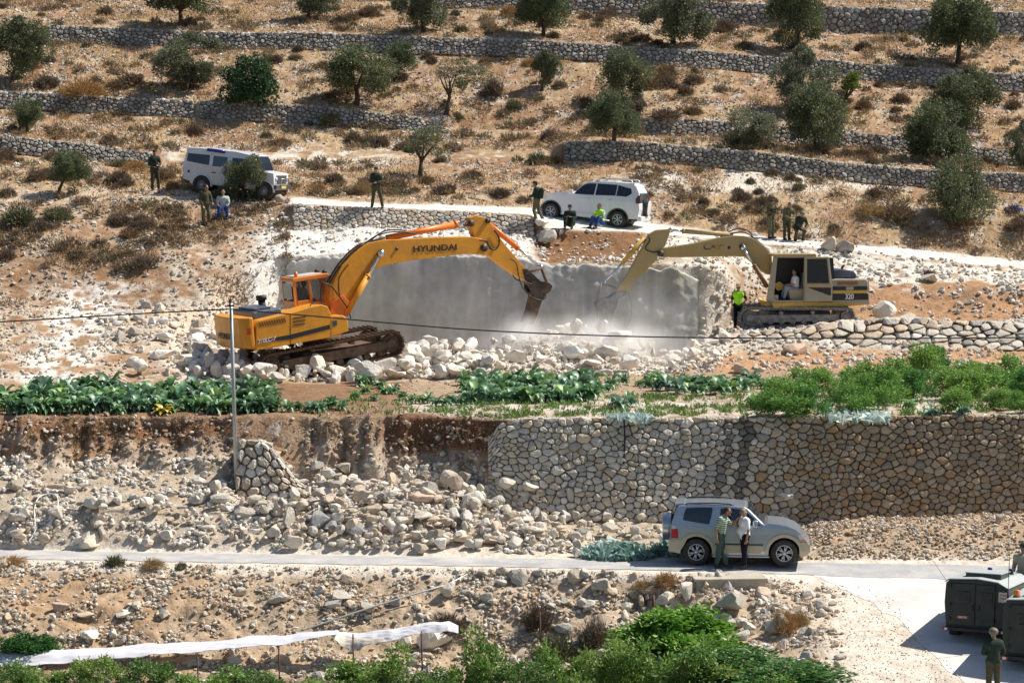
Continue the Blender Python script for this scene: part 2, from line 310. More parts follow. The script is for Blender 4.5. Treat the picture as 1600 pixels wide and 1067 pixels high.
# ---------------------------------------------------------------- dry stone walls
def clip_poly(poly, nx, ny, c):
    out = []; n = len(poly)
    for i in range(n):
        a = poly[i]; b = poly[(i + 1) % n]; da = a[0] * nx + a[1] * ny - c; db = b[0] * nx + b[1] * ny - c
        if da <= 0: out.append(a)
        if (da < 0 < db) or (db < 0 < da):
            t = da / (da - db); out.append((a[0] + (b[0] - a[0]) * t, a[1] + (b[1] - a[1]) * t))
    return out
def cells(L, H, size, rng, var=.35, small=.35):
    """stones of a wall face L by H: convex cells of jittered points, squatter than tall"""
    ax = 1.3; tgt = []; cell = size * .45; grid = {}
    for q in range(int(L * H / (size * size) * 9)):
        x, y = rng.uniform(0, L), rng.uniform(0, H); r_ = size * (rng.uniform(.38, .62) if rng.rand() < .55 else rng.uniform(.62, 1.0) if rng.rand() < .8 else rng.uniform(1.0, 1.35)); X_, Y_ = x / ax, y; gx, gy = int(X_ / cell), int(Y_ / cell); ok = True; m_ = int(r_ * 1.2 / cell) + 2
        for i in range(gx - m_, gx + m_ + 1):
            for j in range(gy - m_, gy + m_ + 1):
                for (u, v, w) in grid.get((i, j), ()):
                    if (u - X_) ** 2 + (v - Y_) ** 2 < ((w + r_) * .5) ** 2: ok = False; break
                if not ok: break
            if not ok: break
        if ok: grid.setdefault((gx, gy), []).append((X_, Y_, r_)); tgt.append((x, y))
    pts = [(x, y) for x, y in tgt]; ax = 1.3
    pts = np.array(pts); S = pts * np.array([1, ax]); out = []
    order = np.argsort(S[:, 0]); S = S[order]; pts = pts[order]; xs = S[:, 0]; R = size * 2.6
    for k in range(len(S)):
        a, b = np.searchsorted(xs, [S[k, 0] - R, S[k, 0] + R]); nb = S[a:b]; dd = ((nb - S[k]) ** 2).sum(1); o = np.argsort(dd)[1:17]
        poly = [(0, 0), (L, 0), (L, H * ax), (0, H * ax)]
        r = R; poly = clip_poly(poly, 1, 0, S[k, 0] + r); poly = clip_poly(poly, -1, 0, -(S[k, 0] - r))
        for q in o:
            if dd[q] < 1e-8: continue
            v = nb[q] - S[k]; m = (nb[q] + S[k]) / 2; poly = clip_poly(poly, v[0], v[1], v[0] * m[0] + v[1] * m[1])
            if len(poly) < 3: break
        if len(poly) >= 3: out.append([(x, y / ax) for x, y in poly])
    return out
STONES = [C3(.56, .52, .45), C3(.50, .46, .40), C3(.60, .56, .50), C3(.47, .41, .33), C3(.54, .44, .32), C3(.42, .39, .35)]
def stone_wall(name, pts, size, label, group=None, depth=.09, cols=STONES, seed=1, rock_top=True, back=.5, dark=None, rough_top=.06, gap=.93, mats='rock', topc=None):
    """pts: (px, py_foot, Y_foot, py_top, Y_top)"""
    rng = np.random.RandomState(seed); k = np.array(pts, float); xs = np.linspace(k[0, 0], k[-1, 0], max(20, int((k[-1, 0] - k[0, 0]) / 8)))
    it = [np.interp(xs, k[:, 0], k[:, i]) for i in range(1, 5)]
    bot = Pn(xs, it[0], it[1]); top = Pn(xs, it[2], it[3])
    ds = np.linalg.norm(np.diff((bot + top) / 2, axis=0), axis=1); s = np.concatenate([[0], np.cumsum(ds)]); L = s[-1]
    Hs = np.linalg.norm(top - bot, axis=1); H = Hs.mean()
    def at(u, v, d):
        u = np.asarray(u); v = np.asarray(v)
        b = np.stack([np.interp(u, s, bot[:, i]) for i in range(3)], -1); t = np.stack([np.interp(u, s, top[:, i]) for i in range(3)], -1)
        p = b + (t - b) * (v / H)[..., None]
        return p + np.array([0, -1, .12]) * np.asarray(d)[..., None]
    V = []; F = []; Cc = []
    def addf(f): F.append(f)
    n0 = 0; allv = []; allc = []; quads = []; tris = []
    for poly in cells(L, H, size, rng):
        a = np.array(poly); c = a.mean(0); n = len(a)
        if n < 3: continue
        top_row = a[:, 1].max() > H - .02; r = np.linalg.norm(a - c, axis=1).mean()
        # rounder outline: cut the corners once
        e = np.roll(a, -1, 0); a = np.concatenate([[a[i] * .78 + e[i] * .22, a[i] * .22 + e[i] * .78] for i in range(n)]); n = len(a)
        dd = depth * rng.uniform(.5, 1.2) * min(1.3, r / size * 2 + .3); tl = rng.uniform(-.25, .25, 2) * dd / (r + .01)
        base = cols[rng.randint(len(cols))] * rng.uniform(.8, 1.15)
        if dark is not None: base = dark(base, at(c[0], c[1], 0.), rng)
        rings = [(gap, -.06), (gap * .95, dd * .45), (gap * .74, dd * .93), (gap * .4, dd)]
        dy = (rng.uniform(0, rough_top) if top_row else 0); st = n0
        for sc_, de in rings:
            q = c + (a - c) * sc_; q = q + rng.uniform(-.018, .018, q.shape) * (r / .2); q[:, 1] += dy * (q[:, 1] > H * .9)
            allv.append(at(q[:, 0], q[:, 1], de + ((q - c) @ tl if de > 0 else 0) + rng.uniform(-.012, .012, n) * (de > 0))); allc.append(np.tile(base, (n, 1)))
        allv.append(at(np.array([c[0]]), np.array([c[1]]), np.array([dd * 1.03]))); allc.append(base[None])
        for ri in range(3):
            for i in range(n):
                j = (i + 1) % n; quads.append((st + ri * n + i, st + ri * n + j, st + (ri + 1) * n + j, st + (ri + 1) * n + i))
        cc = st + 4 * n
        for i in range(n): quads.append((st + 3 * n + i, st + 3 * n + (i + 1) % n, cc, cc))
        n0 += 4 * n + 1
    # backing and flat top
    m = len(xs); st = n0; bk = C3(.25, .20, .15)
    sl = s
    for v, de in ((0, 0.03), (H, 0.03), (H, -back), (0, -back)):
        allv.append(at(sl, np.full(m, float(v)), np.full(m, -.035 if de > 0 else de))); allc.append(np.tile(bk if v == 0 or de > 0 else C3(.42, .36, .28), (m, 1)))
    for a_ in range(3):
        for i in range(m - 1): quads.append((st + a_ * m + i, st + a_ * m + i + 1, st + (a_ + 1) * m + i + 1, st + (a_ + 1) * m + i))
    n0 += 4 * m
    Vv = np.concatenate(allv); Cv = np.concatenate(allc); Q = np.array(quads)
    if rock_top:
        nt = int(L / size * 2.6); u = rng.uniform(0, L, nt); dpt = -rng.uniform(-.02, back, nt)
        ps = at(u, np.full(nt, H), dpt); sz = size * rng.uniform(.25, .55, nt)
        RV, RF, RC = rock_batch(ps, np.stack([sz * 1.2, sz, sz * .75], 1), rng, topc or cols, 1)
        RFq = np.concatenate([RF, RF[:, 2:3]], 1); Q = np.concatenate([Q, RFq + len(Vv)]); Vv = np.concatenate([Vv, RV]); Cv = np.concatenate([Cv, RC])
    me = bpy.data.meshes.new(name); me.from_pydata(Vv.tolist(), [], [tuple(q[:3]) if q[2] == q[3] else tuple(q) for q in Q.tolist()])
    ca = me.color_attributes.new('Col', 'FLOAT_COLOR', 'POINT'); c4 = np.ones((len(Vv), 4), np.float32); c4[:, :3] = Cv; ca.data.foreach_set('color', c4.ravel())
    o = mobj(name, me, M[mats]); return tag(o, label, 'stone wall', group)

# ---- rocks
def ico(sub):
    bm = bmesh.new(); bmesh.ops.create_icosphere(bm, subdivisions=sub, radius=1); bm.verts.ensure_lookup_table()
    V = np.array([v.co[:] for v in bm.verts]); F = np.array([[v.index for v in f.verts] for f in bm.faces]); bm.free(); return V, F
ICO = {s_: ico(s_) for s_ in (1, 2, 3)}
def rock_shape(sub, rng, nplanes=12, lo=.40):
    V, F = ICO[sub]; V = V * 1.0
    for _ in range(nplanes):
        n = rng.normal(size=3); n /= np.linalg.norm(n); d_ = rng.uniform(lo, .78); t = V @ n; V = V - np.outer(np.maximum(0, t - d_), n)
    V = V + (fbm(V + rng.rand() * 90, 3, 2.2)[:, None] - .5) * V * .12
    return V, F
_rr = np.random.RandomState(3)
ROCKV = {1: [rock_shape(1, _rr, 6, .45) for _ in range(14)], 2: [rock_shape(2, _rr) for _ in range(14)], 3: [rock_shape(3, _rr, 15) for _ in range(16)]}
RCOL = [C3(.62, .57, .49), C3(.55, .50, .42), C3(.68, .64, .57), C3(.50, .43, .34), C3(.58, .47, .36), C3(.46, .43, .39)]
CHALKR = [C3(.78, .73, .65), C3(.70, .66, .60), C3(.74, .66, .56), C3(.62, .57, .50), C3(.80, .77, .72)]
def rot_batch(n, rng, flat=None):
    q = rng.normal(size=(n, 4)); q /= np.linalg.norm(q, axis=1, keepdims=True)
    w, x, y, z = q.T
    return np.stack([np.stack([1 - 2 * (y * y + z * z), 2 * (x * y - z * w), 2 * (x * z + y * w)], -1),
                     np.stack([2 * (x * y + z * w), 1 - 2 * (x * x + z * z), 2 * (y * z - x * w)], -1),
                     np.stack([2 * (x * z - y * w), 2 * (y * z + x * w), 1 - 2 * (x * x + y * y)], -1)], 1)
def rock_batch(ps, sc, rng, cols, sub):
    n = len(ps); vs = ROCKV[sub]; which = rng.randint(len(vs), size=n); Rm = rot_batch(n, rng); carr = np.array(cols)
    cc = carr[rng.randint(len(carr), size=n)] * rng.uniform(.82, 1.12, (n, 1)); OV = []; OF = []; OC = []; off = 0
    for k, (V, F_) in enumerate(vs):
        m = np.where(which == k)[0]
        if not len(m): continue
        W = np.einsum('nij,vj->nvi', Rm[m], V) * sc[m][:, None, :] + ps[m][:, None, :]
        OV.append(W.reshape(-1, 3)); OF.append((F_[None] + (np.arange(len(m)) * len(V))[:, None, None] + off).reshape(-1, 3)); OC.append(np.repeat(cc[m], len(V), 0)); off += len(m) * len(V)
    return np.concatenate(OV), np.concatenate(OF), np.concatenate(OC)
# area of each sheet cell, for scattering
ctr = (G[:-1, :-1] + G[1:, 1:]) / 2
area = np.linalg.norm(np.cross(G[1:, :-1] - G[:-1, :-1], G[:-1, 1:] - G[:-1, :-1]), axis=-1)
cRT, cCP, cPX, cPY = RT[:-1, :-1], CP[:-1, :-1], PX[:-1, :-1], PY[:-1, :-1]
inview = (cPX > -60) & (cPX < 1660) & (cPY > -60) & (cPY < 1110)
cN = NRM[:-1, :-1]; cN = cN * np.sign(cN[..., 2:3] + 1e-6)
def pick(dens, n, rng):
    w = (area * dens * inview).ravel(); w = w / w.sum(); k = rng.choice(len(w), n, p=w); r, c = np.unravel_index(k, area.shape)
    a, b = rng.rand(n, 1), rng.rand(n, 1)
    p = G[r, c] * (1 - a) * (1 - b) + G[r + 1, c] * a * (1 - b) + G[r, c + 1] * (1 - a) * b + G[r + 1, c + 1] * a * b
    return p, cN[r, c], r, c
def rubble(name, dens, n, size, rng, cols, sub, power=2.0, label=None, sink=.2, group=None, pile=0):
    p, nn, r, c = pick(dens, n, rng); s_ = size[0] + (size[1] - size[0]) * rng.rand(n) ** power
    sc = s_[:, None] * rng.uniform(.6, 1.45, (n, 3)) * np.array([1, 1, .8]) * .5
    V, F_, Cc = rock_batch(p + np.array([0, -.3, 1.]) * (rng.rand(n, 1) ** 1.5) * pile + nn * (s_ * (.5 - sink) * .6)[:, None], sc, rng, cols, sub)
    o = mobj(name, npmesh(name, V, F_, Cc, False), M['rock']); return tag(o, label, None, group, 'stuff')
# ---- the walls of the terraces
def lp(i, px, off=0):
    kind, n, kn = LN[i]; k = np.array(kn, float); py = np.interp(px, k[:, 0], k[:, 1])
    if kind == 'Z': v = FY(py, float(np.interp(px, k[:, 0], k[:, 2])))
    else: v = float(np.interp(px, k[:, 0], k[:, 2]))
    return py + off, v
def wall_pts(fi, ti, a, b, step=60, up=0, dn=0, taper=False, fwd=.12):
    out = []; n = max(2, int((b - a) / step))
    for k in range(n + 1):
        px = a + (b - a) * k / n; f, yf = lp(fi, px); t, yt = lp(ti, px); out.append((px, f + dn, yf - fwd, t - up, yt - fwd))
    return out
GREY = [C3(.42, .395, .35), C3(.34, .32, .29), C3(.50, .47, .42), C3(.30, .27, .23), C3(.38, .33, .27)]; TOPC = [C3(.62, .58, .52), C3(.52, .49, .44), C3(.70, .67, .60)]  # cap stones paler than the darkened faces: sunlit wall tops put into the colour
GW = 'dry stone terrace walls across the upper hillside'
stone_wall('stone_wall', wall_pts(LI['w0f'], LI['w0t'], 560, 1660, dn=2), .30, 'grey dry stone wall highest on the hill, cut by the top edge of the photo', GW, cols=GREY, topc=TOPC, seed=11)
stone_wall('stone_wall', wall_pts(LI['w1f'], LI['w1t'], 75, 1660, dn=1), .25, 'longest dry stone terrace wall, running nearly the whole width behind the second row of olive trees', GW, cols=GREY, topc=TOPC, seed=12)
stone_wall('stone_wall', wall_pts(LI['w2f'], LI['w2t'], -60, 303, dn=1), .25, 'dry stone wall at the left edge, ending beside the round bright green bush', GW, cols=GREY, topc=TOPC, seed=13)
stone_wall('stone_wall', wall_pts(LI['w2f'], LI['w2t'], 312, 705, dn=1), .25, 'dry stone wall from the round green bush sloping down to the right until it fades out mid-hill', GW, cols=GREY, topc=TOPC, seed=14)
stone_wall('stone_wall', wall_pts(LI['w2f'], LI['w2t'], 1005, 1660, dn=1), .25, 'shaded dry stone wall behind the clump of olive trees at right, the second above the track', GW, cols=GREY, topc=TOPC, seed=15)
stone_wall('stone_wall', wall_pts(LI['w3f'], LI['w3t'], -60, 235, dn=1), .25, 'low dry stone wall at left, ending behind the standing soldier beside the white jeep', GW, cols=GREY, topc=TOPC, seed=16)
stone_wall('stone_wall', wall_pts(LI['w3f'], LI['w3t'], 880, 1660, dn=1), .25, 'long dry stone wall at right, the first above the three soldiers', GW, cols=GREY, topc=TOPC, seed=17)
stone_wall('stone_wall', wall_pts(LI['w4f'], LI['w4t'], 458, 835, dn=3), .24, 'cream stone wall holding up the track behind the orange excavator boom', None, cols=RCOL, seed=18, depth=.06)
def stain(base, p, rng):
    px, py = proj(p); f = 1
    w = 8 + 4 * math.sin(py * .05)
    for c_, ww, kk in ((1158, 9, .4), (1131, 6, .5)):
        if abs(px - c_ - 6 * math.sin(py * .03)) < ww: f = min(f, kk)
    warm = max(0, min(1, (px - 1150) / 150)); base = base * (1 - warm * .34) * (C3(1, 1, 1) * (1 - warm) + C3(1.08, .95, .80) * warm)
    if px > 1180 and rng.rand() < .16: base = C3(.42, .29, .17)
    return base * f
BW = [C3(.66, .61, .52), C3(.60, .55, .46), C3(.70, .65, .56), C3(.56, .49, .39), C3(.62, .53, .40), C3(.54, .50, .44)]
pts = [(762, 772, 79.1, 690, 79.6), (780, 786, 78.85, 662, 79.5), (800, 798, 78.7, 656, 79.5), (840, 812, 78.45, 654, 79.4), (1000, 816, 78.3, 654, 79.35), (1250, 816, 78.3, 653, 79.1), (1300, 812, 78.25, 651, 79.1), (1600, 806, 78.2, 649, 79.0), (1680, 806, 78.2, 648, 79.0)]
stone_wall('retaining_wall', pts, .255, 'high retaining wall of pale field stones behind the silver car', None, cols=BW, seed=21, depth=.085, dark=stain, back=.7, gap=.975)
pts = [(368, 782, 78.4, 700, 79.0), (372, 784, 78.4, 688, 79.0), (412, 786, 78.4, 690, 79.0), (440, 780, 78.5, 720, 78.9), (462, 775, 78.6, 748, 78.9), (478, 770, 78.7, 760, 78.9)]
stone_wall('stone_pillar_wall', pts, .30, 'short broken stub of stone wall at the foot of the tall metal pole', None, cols=RCOL, seed=22, depth=.10, back=1.4)
pts = [(1090, 556, 99.7, 533, 101.2), (1160, 555, 99.6, 523, 101.0), (1250, 553, 99.6, 514, 101.0), (1300, 552, 99.5, 506, 101.0), (1400, 550, 99.5, 500, 101.0), (1600, 548, 99.5, 506, 101.0), (1680, 548, 99.5, 509, 101.0)]
stone_wall('rough_stone_wall', pts, .5, 'rough wall of big loose cream boulders below the tan excavator', None, cols=RCOL, seed=23, depth=.22, rough_top=.2)

# ---- cistern wall being broken up
M['pit'] = mat('pit', 'attr', .9, var=.10, vs=1.2, bump=.35, bs=6, spec=.2)
def cistern():
    xs = np.linspace(448, 1092, 240); tt = np.linspace(0, 1, 46)
    fb = np.interp(xs, [448, 1092], [572, 572]); yb = np.full_like(xs, 105.0)
    ft = np.interp(xs, [448, 470, 560, 740, 800, 860, 1000, 1060, 1092], [408, 403, 401, 398, 404, 415, 417, 420, 436]); yt = np.full_like(xs, 106.0)
    B, T = Pn(xs, fb, yb), Pn(xs, ft, yt); V = B[None] + (T - B)[None] * tt[:, None, None]
    n_ = fbm(V, 4, .8); V[..., 1] -= (n_ - .5) * .10 + (fbm(V, 5, 2.5) - .5) * .22 * sm(820, 900, xs)[None] + (fbm(V + 5, 4, 6) - .5) * .05; jg = fbm(V[-1] + 7, 4, 2.2) - .5; V[:, :, 2] += jg[None] * (tt ** 30)[:, None] * .55
    col = np.zeros(V.shape) + C3(.49, .49, .46); st_ = fbm(V * np.array([2.2, 1, .22]), 4, 1.0); bl = fbm(V + 40, 4, .6)
    col = col * (1 + (st_[..., None] - .5) * 1.0) * (1 + (fbm(V, 5, 4)[..., None] - .5) * .35); w = sm(.5, .66, bl)[..., None] * .35; col = col * (1 - w) + C3(.42, .41, .30) * w
    w = sm(.9, 1.0, tt[:, None] + (st_ - .5) * .35)[..., None] * .8; col = col * (1 - w) + C3(.74, .72, .66) * w
    px = np.broadcast_to(xs, st_.shape); w = (sm(.56, .66, st_) * (px > 850))[..., None] * .4; col = col * (1 - w) + C3(.27, .26, .22) * w
    w = (np.exp(-((px - 745) / 6) ** 2) + np.exp(-((px - 690) / 5) ** 2) * .6)[..., None] * .45; col = col * (1 - w) + C3(.62, .60, .52) * w
    nn, mm = st_.shape; V2 = V + np.array([0, .5, 0]); VV = np.concatenate([V.reshape(-1, 3), V2.reshape(-1, 3)]); ii = np.arange(nn * mm).reshape(nn, mm)
    Fq = [np.stack([ii[:-1, :-1], ii[:-1, 1:], ii[1:, 1:], ii[1:, :-1]], -1).reshape(-1, 4)]; jj = ii + nn * mm
    Fq.append(np.stack([jj[:-1, :-1], jj[1:, :-1], jj[1:, 1:], jj[:-1, 1:]], -1).reshape(-1, 4))
    for a_, b_ in ((ii[-1], jj[-1]), (ii[:, 0], jj[:, 0]), (ii[:, -1], jj[:, -1])): Fq.append(np.stack([a_[:-1], a_[1:], b_[1:], b_[:-1]], -1))
    cc = np.concatenate([col.reshape(-1, 3)] * 2)
    tag(mobj('cistern_wall', npmesh('cistern_wall', VV, np.concatenate(Fq), cc, True), M['pit']), 'smooth grey wall of the dug-out pit behind the two breaker hammers', 'pit wall')
cistern()

# ---- loose stone over the slopes (nobody could count it)
rg = np.random.RandomState(5)
up = (cRT > 17.95) & (cRT < 29); clump = sm(.42, .62, n2[:-1, :-1]) + .15
notwall = 1. - np.isin(np.floor(cRT).astype(int), [20, 22, 24, 26, 16]) * ((cRT % 1) > 0) * 1.
rubble('hill_stones', up * clump * notwall, 42000, (.04, .22), rg, RCOL + CHALKR[:3] + [C3(.40, .27, .17), C3(.36, .24, .15)], 1, 3.2, 'small pale stones scattered over the terraced hillside')
lz = (cRT > 9.3) & (cRT < 18) & (cCP < 450); rubble('slope_stones', lz * clump ** 1.5, 8500, (.04, .24), rg, RCOL + [C3(.46, .33, .22)], 1, 3.2, 'small stones on the slope left of the pit')
rz = (cRT > 9.2) & (cRT < 18) & (cCP > 1080); rubble('bank_stones', rz * clump * (1 - .93 * track[:-1, :-1]), 6000, (.05, .3), rg, CHALKR + RCOL, 1, 3.0, 'small stones on the banks around the tan excavator')
rimz = (cRT > 13.95) & (cRT < 17) & (cCP > 400) & (cCP < 1110); rubble('rim_stones', rimz * clump, 2200, (.04, .26), rg, CHALKR, 1, 3, 'pale stones on the rim above the pit')
scr = ((cRT > 5.08) & (cRT < 7.25)) * 1.
left = scr * (1 - .6 * sm(820, 880, cCP)) * (1 - sm(900, 930, cCP) * .6) * (cCP < 1250); rubble('scree', left * (.05 + .95 * sm(.3, .8, clump)) , 11000, (.04, .26), rg, RCOL + CHALKR, 1, 2.4, 'loose limestone scree between the earth bank and the road')
heap = left * (sm(250, 560, cCP) * .9 + .25 * (1 - sm(5.9, 6.4, cRT)) + .05) * (1 - .8 * sm(6.5, 7.2, cRT) * (cCP < 700))
rubble('scree_blocks', heap, 1250, (.13, .58), rg, RCOL, 2, 2.8, 'heap of broken limestone blocks beside the road', pile=.25)
rubble('dirt_heap_stones', scr * sm(1225, 1275, cCP) * (.25 + .75 * sm(.35, .65, n2[:-1, :-1])), 8500, (.02, .17), rg, RCOL[:4] + [C3(.42, .30, .19), C3(.36, .25, .16), C3(.40, .29, .2), C3(.3, .2, .12)], 1, 2.6, 'stones and clods of the dirt heap behind the military truck')
emb = ((cRT > .5) & (cRT < 3.95)) * (1 - sm(1230, 1330, cCP))
rubble('embankment_stones', emb * (clump ** 1.4 + .06), 24000, (.02, .2), rg, RCOL + [C3(.50, .38, .26), C3(.42, .30, .20)], 1, 2.6, 'small stones on the embankment below the road')
rubble('embankment_blocks', emb * (.25 + sm(560, 700, cCP) * .1 + sm(900, 1000, cCP) * .9) * clump, 850, (.14, .5), rg, RCOL, 2, 2.6, 'weathered stones lying on the embankment below the road')
verge = np.maximum(band(cRT, 3.85, 4.02, .06) * (cCP < 1230), ((cCP > 1250) & (cRT < 4) & (cRT > .3) & (cPX < 1395 + (cPY - 940) * .9)) * .5); rubble('road_gravel', verge, 5000, (.015, .07), rg, CHALKR + RCOL[:3], 1, 3, 'gravel along the edge of the road')
pb = ((cRT > 9.4) & (cRT < 12.4)) * band(cCP, 300, 1120, 20)
rubble('pit_rubble', pb, 12000, (.04, .26), rg, CHALKR + RCOL[:2], 1, 2.6, 'white broken rock along the foot of the pit')
rubble('pit_blocks', pb * (1 - .75 * sm(760, 830, cCP)) * (cRT < 11.6), 1150, (.18, .85), rg, CHALKR, 2, 2.0, 'heap of broken white blocks around the orange excavator', sink=.3, pile=.5)
rubble('garden_stones', ((cRT > 8.02) & (cRT < 9.2)) * (.25 + .75 * (cCP > 620)), 3500, (.03, .16), rg, RCOL, 1, 3, 'stones in the garden soil')
cl = ((cRT > 9.3) & (cRT < 12.5)) * band(cCP, 150, 345, 25) * (1. * (cPY > 480)); rubble('slope_blocks', cl, 110, (.15, .75), rg, CHALKR + RCOL, 2, 2.4, 'white blocks tumbled down the slope left of the orange excavator', sink=.3)
rubble('bank_clods', bankm[:-1, :-1], 1800, (.04, .22), rg, [C3(.30, .20, .13), C3(.42, .33, .25), C3(.55, .48, .40)], 1, 2.5, 'clods and stones stuck in the brown earth bank')

# ---- single boulders one can pick out
def boulder(px, py, w, h, label, col=None, group=None, seed=0, i0=0, grey=False, name='boulder'):
    g = ground(px, py, i0); s_ = g.y / FPX * w / 2; hh = g.y / FPX * h / 2; rng = np.random.RandomState(seed + int(px * 7 + py))
    V, F_ = ROCKV[3][rng.randint(16)]; V = V @ rot_batch(1, rng)[0].T; V = V / np.abs(V).max(0)
    V = V * np.array([s_, (s_ + hh) * .5, hh]); base = (col if col is not None else RCOL[rng.randint(4)]) * rng.uniform(.92, 1.08)
    cc = base * (1 + (fbm(V + seed, 4, 5)[:, None] - .5) * .35)
    o = mobj(name, npmesh(name, V, F_, cc, False), M['rock']); o.location = g + Vector((0, 0, hh * .78)); tag(o, label, 'boulder', group); return o
B = [
 (138,858,40,32,'big squared cream boulder at the left roadside, largest in the row by the road'),(108,772,24,18,'whitish boulder on the scree above the curved white hose'),
 (40,806,24,16,'flat pale boulder high on the scree at the far left'),(70,850,26,22,'rounded boulder just left of the big squared roadside one'),(22,836,22,16,'small rounded boulder at the left photo edge by the road'),
 (232,852,20,16,'small boulder between the squared one and the rubble heap'),(262,842,24,17,'pale boulder at the road where the rubble heap begins'),
 (450,825,24,38,'tall upright tan slab in the rubble heap under the stone stub'),(430,838,34,22,'yellowish flat block leaning against the upright tan slab'),(506,826,40,34,'large dark grey block in the rubble heap'),
 (516,832,24,22,'pale wedge-shaped block right beside the large dark grey one'),(553,838,40,26,'flat dark grey boulder lying in the rubble right of the dark block'),
 (742,790,42,34,'big white split boulder leaning on the left end of the retaining wall'),(665,785,56,20,'broad flat reddish slab halfway up the rubble heap'),
 (615,832,26,24,'angular white boulder in the middle of the roadside heap'),(655,862,30,22,'pale boulder touching the road below the heap'),(696,850,24,20,'tilted cream boulder near the right end of the heap'),
 (770,842,28,22,'white block at the toe of the heap below the wall end'),(818,836,22,20,'grey-white block against the foot of the retaining wall'),(902,870,26,17,'pale boulder beside the pile of green netting'),
 (812,910,34,26,'big grey boulder on the verge, centre of the near roadside'),(843,900,26,16,'reddish flat rock right of the big grey verge boulder'),(918,902,24,20,'whitish boulder at the verge below the green netting'),
 (945,926,42,26,'large mottled boulder below the verge left of the concrete slab'),(700,930,26,30,'upright pale rock on the bare slope left of the verge boulder'),(915,952,30,20,'pale rounded rock on the slope below the mottled boulder'),
 (1036,950,40,30,'squared cream block right behind the rusty post'),(1072,935,22,36,'tall leaning slab at the left end of the concrete slab'),(1148,955,62,42,'largest grey boulder, in front of the concrete slab'),
 (1205,990,30,28,'brown-cracked rock right below the largest grey boulder'),(1136,975,24,22,'cream rock at the top of the dark green creeper'),(1170,985,22,18,'small tan rock between the creeper and the cracked rock'),(1225,985,22,34,'upright tan rock beside the dry brown weeds'),
 (532,938,36,20,'flat ledge rock on the embankment, middle of the left half'),(520,950,30,16,'grey rock in the shade under the flat ledge rock'),(430,945,28,18,'grey boulder on the embankment left of the ledge rock'),(255,965,22,20,'round pale boulder at the lower end of the embankment'),(140,1000,28,18,'rounded boulder just above the white plastic sheet at left'),
 (96,955,30,20,'half-buried boulder on the reddish slope above the green bush at left'),(375,930,20,16,'small whitish rock on the embankment'),(620,945,28,20,'grey rock on the slope right of the ledge'),(680,1010,60,36,'large round boulder below the right end of the white sheet'),(630,1010,26,22,'white rock left of the large round boulder below the sheet'),
 (1240,553,44,24,'reddish boulder on the garden edge right below the rough wall') ,(1153,583,28,18,'pink boulder at the back of the garden under the rubble'),
 (1378,505,44,40,'biggest peaked boulder on top of the rough wall'),(1420,512,40,26,'cream boulder on the rough wall right of the peaked one'),(1462,520,26,18,'rounded boulder on the rough wall, third right of the peak'),
 (1255,395,1,1,None),(1325,395,40,26,'angular grey rock on the white bank behind the tan excavator cab'),(1298,392,34,26,'whitish rock just behind the tan excavator cab roof'),(1455,440,38,18,'dark hollowed rock on the bank right of the tan excavator'),
 (436,598,26,20,'white block at the garden edge under the tracks of the orange excavator'),(470,590,34,24,'squared white block below the middle of the near track'),(520,585,46,22,'flat cream slab propped under the near track'),(575,598,52,40,'biggest white block in front of the near track'),
 (640,585,36,34,'split white boulder right of the track end'),(610,572,30,24,'white boulder under the front of the near track'),(690,575,34,26,'chalky boulder in the pile right of the orange excavator'),(740,575,58,26,'long white slab sloping in the pile left of the breaker tip'),
 (210,525,24,20,'grey boulder on top of the white heap left of the pit'),(186,532,20,18,'pale boulder left of the grey one on the white heap'),(256,535,30,18,'flat cream boulder on the white heap'),(250,560,44,18,'long low boulder lying across the white heap'),(222,585,30,28,'white boulder at the garden edge under the heap'),(290,575,28,20,'cream block on the slope just left of the shaded rubble'),
 (1560,815,20,16,'single pale boulder on the skyline of the dirt heap at right'),(885,345,1,1,None),(380,268,1,1,None),(440,318,24,16,'pale rock at the left end of the track wall'),
 (845,352,30,14,'white rock under the boots of the soldier beside the white car'),(852,378,36,22,'broken grey-white rock hanging on the rim below the parked white car'),
]
for b in B:
    if b[4] is None: continue
    colr = None
    if 'dark grey' in b[4]: colr = C3(.30, .30, .29)
    elif 'grey' in b[4]: colr = C3(.47, .44, .39)
    elif 'white' in b[4] or 'chalk' in b[4]: colr = C3(.76, .71, .63)
    elif 'reddish' in b[4] or 'pink' in b[4]: colr = C3(.58, .43, .33)
    elif 'cream' in b[4]: colr = C3(.66, .59, .48)
    boulder(b[0], b[1], b[2], b[3], b[4], colr)
# ---------------------------------------------------------------- plants
def leaf_quads(pos, dirs, L, W, rng, col, cvar=.22, curl=.15):
    """diamond leaves at pos pointing along dirs"""
    n = len(pos); dirs = dirs / (np.linalg.norm(dirs, axis=1, keepdims=True) + 1e-9)
    r = rng.normal(size=(n, 3)); s = np.cross(dirs, r); s /= (np.linalg.norm(s, axis=1, keepdims=True) + 1e-9); nn = np.cross(s, dirs)
    L = (L * rng.uniform(.6, 1.3, n))[:, None]; W = (W * rng.uniform(.7, 1.2, n))[:, None]
    a = pos; b = pos + dirs * L * .5 + s * W * .5 + nn * L * curl; c = pos + dirs * L; d = pos + dirs * L * .5 - s * W * .5 + nn * L * curl
    V = np.stack([a, b, c, d], 1).reshape(-1, 3); F_ = np.arange(4 * n).reshape(n, 4)
    cc = np.asarray(col) * (1 + rng.uniform(-cvar, cvar, (n, 1))) * (1 + rng.uniform(-.08, .08, (n, 3)))
    return V, F_, np.repeat(cc, 4, 0)
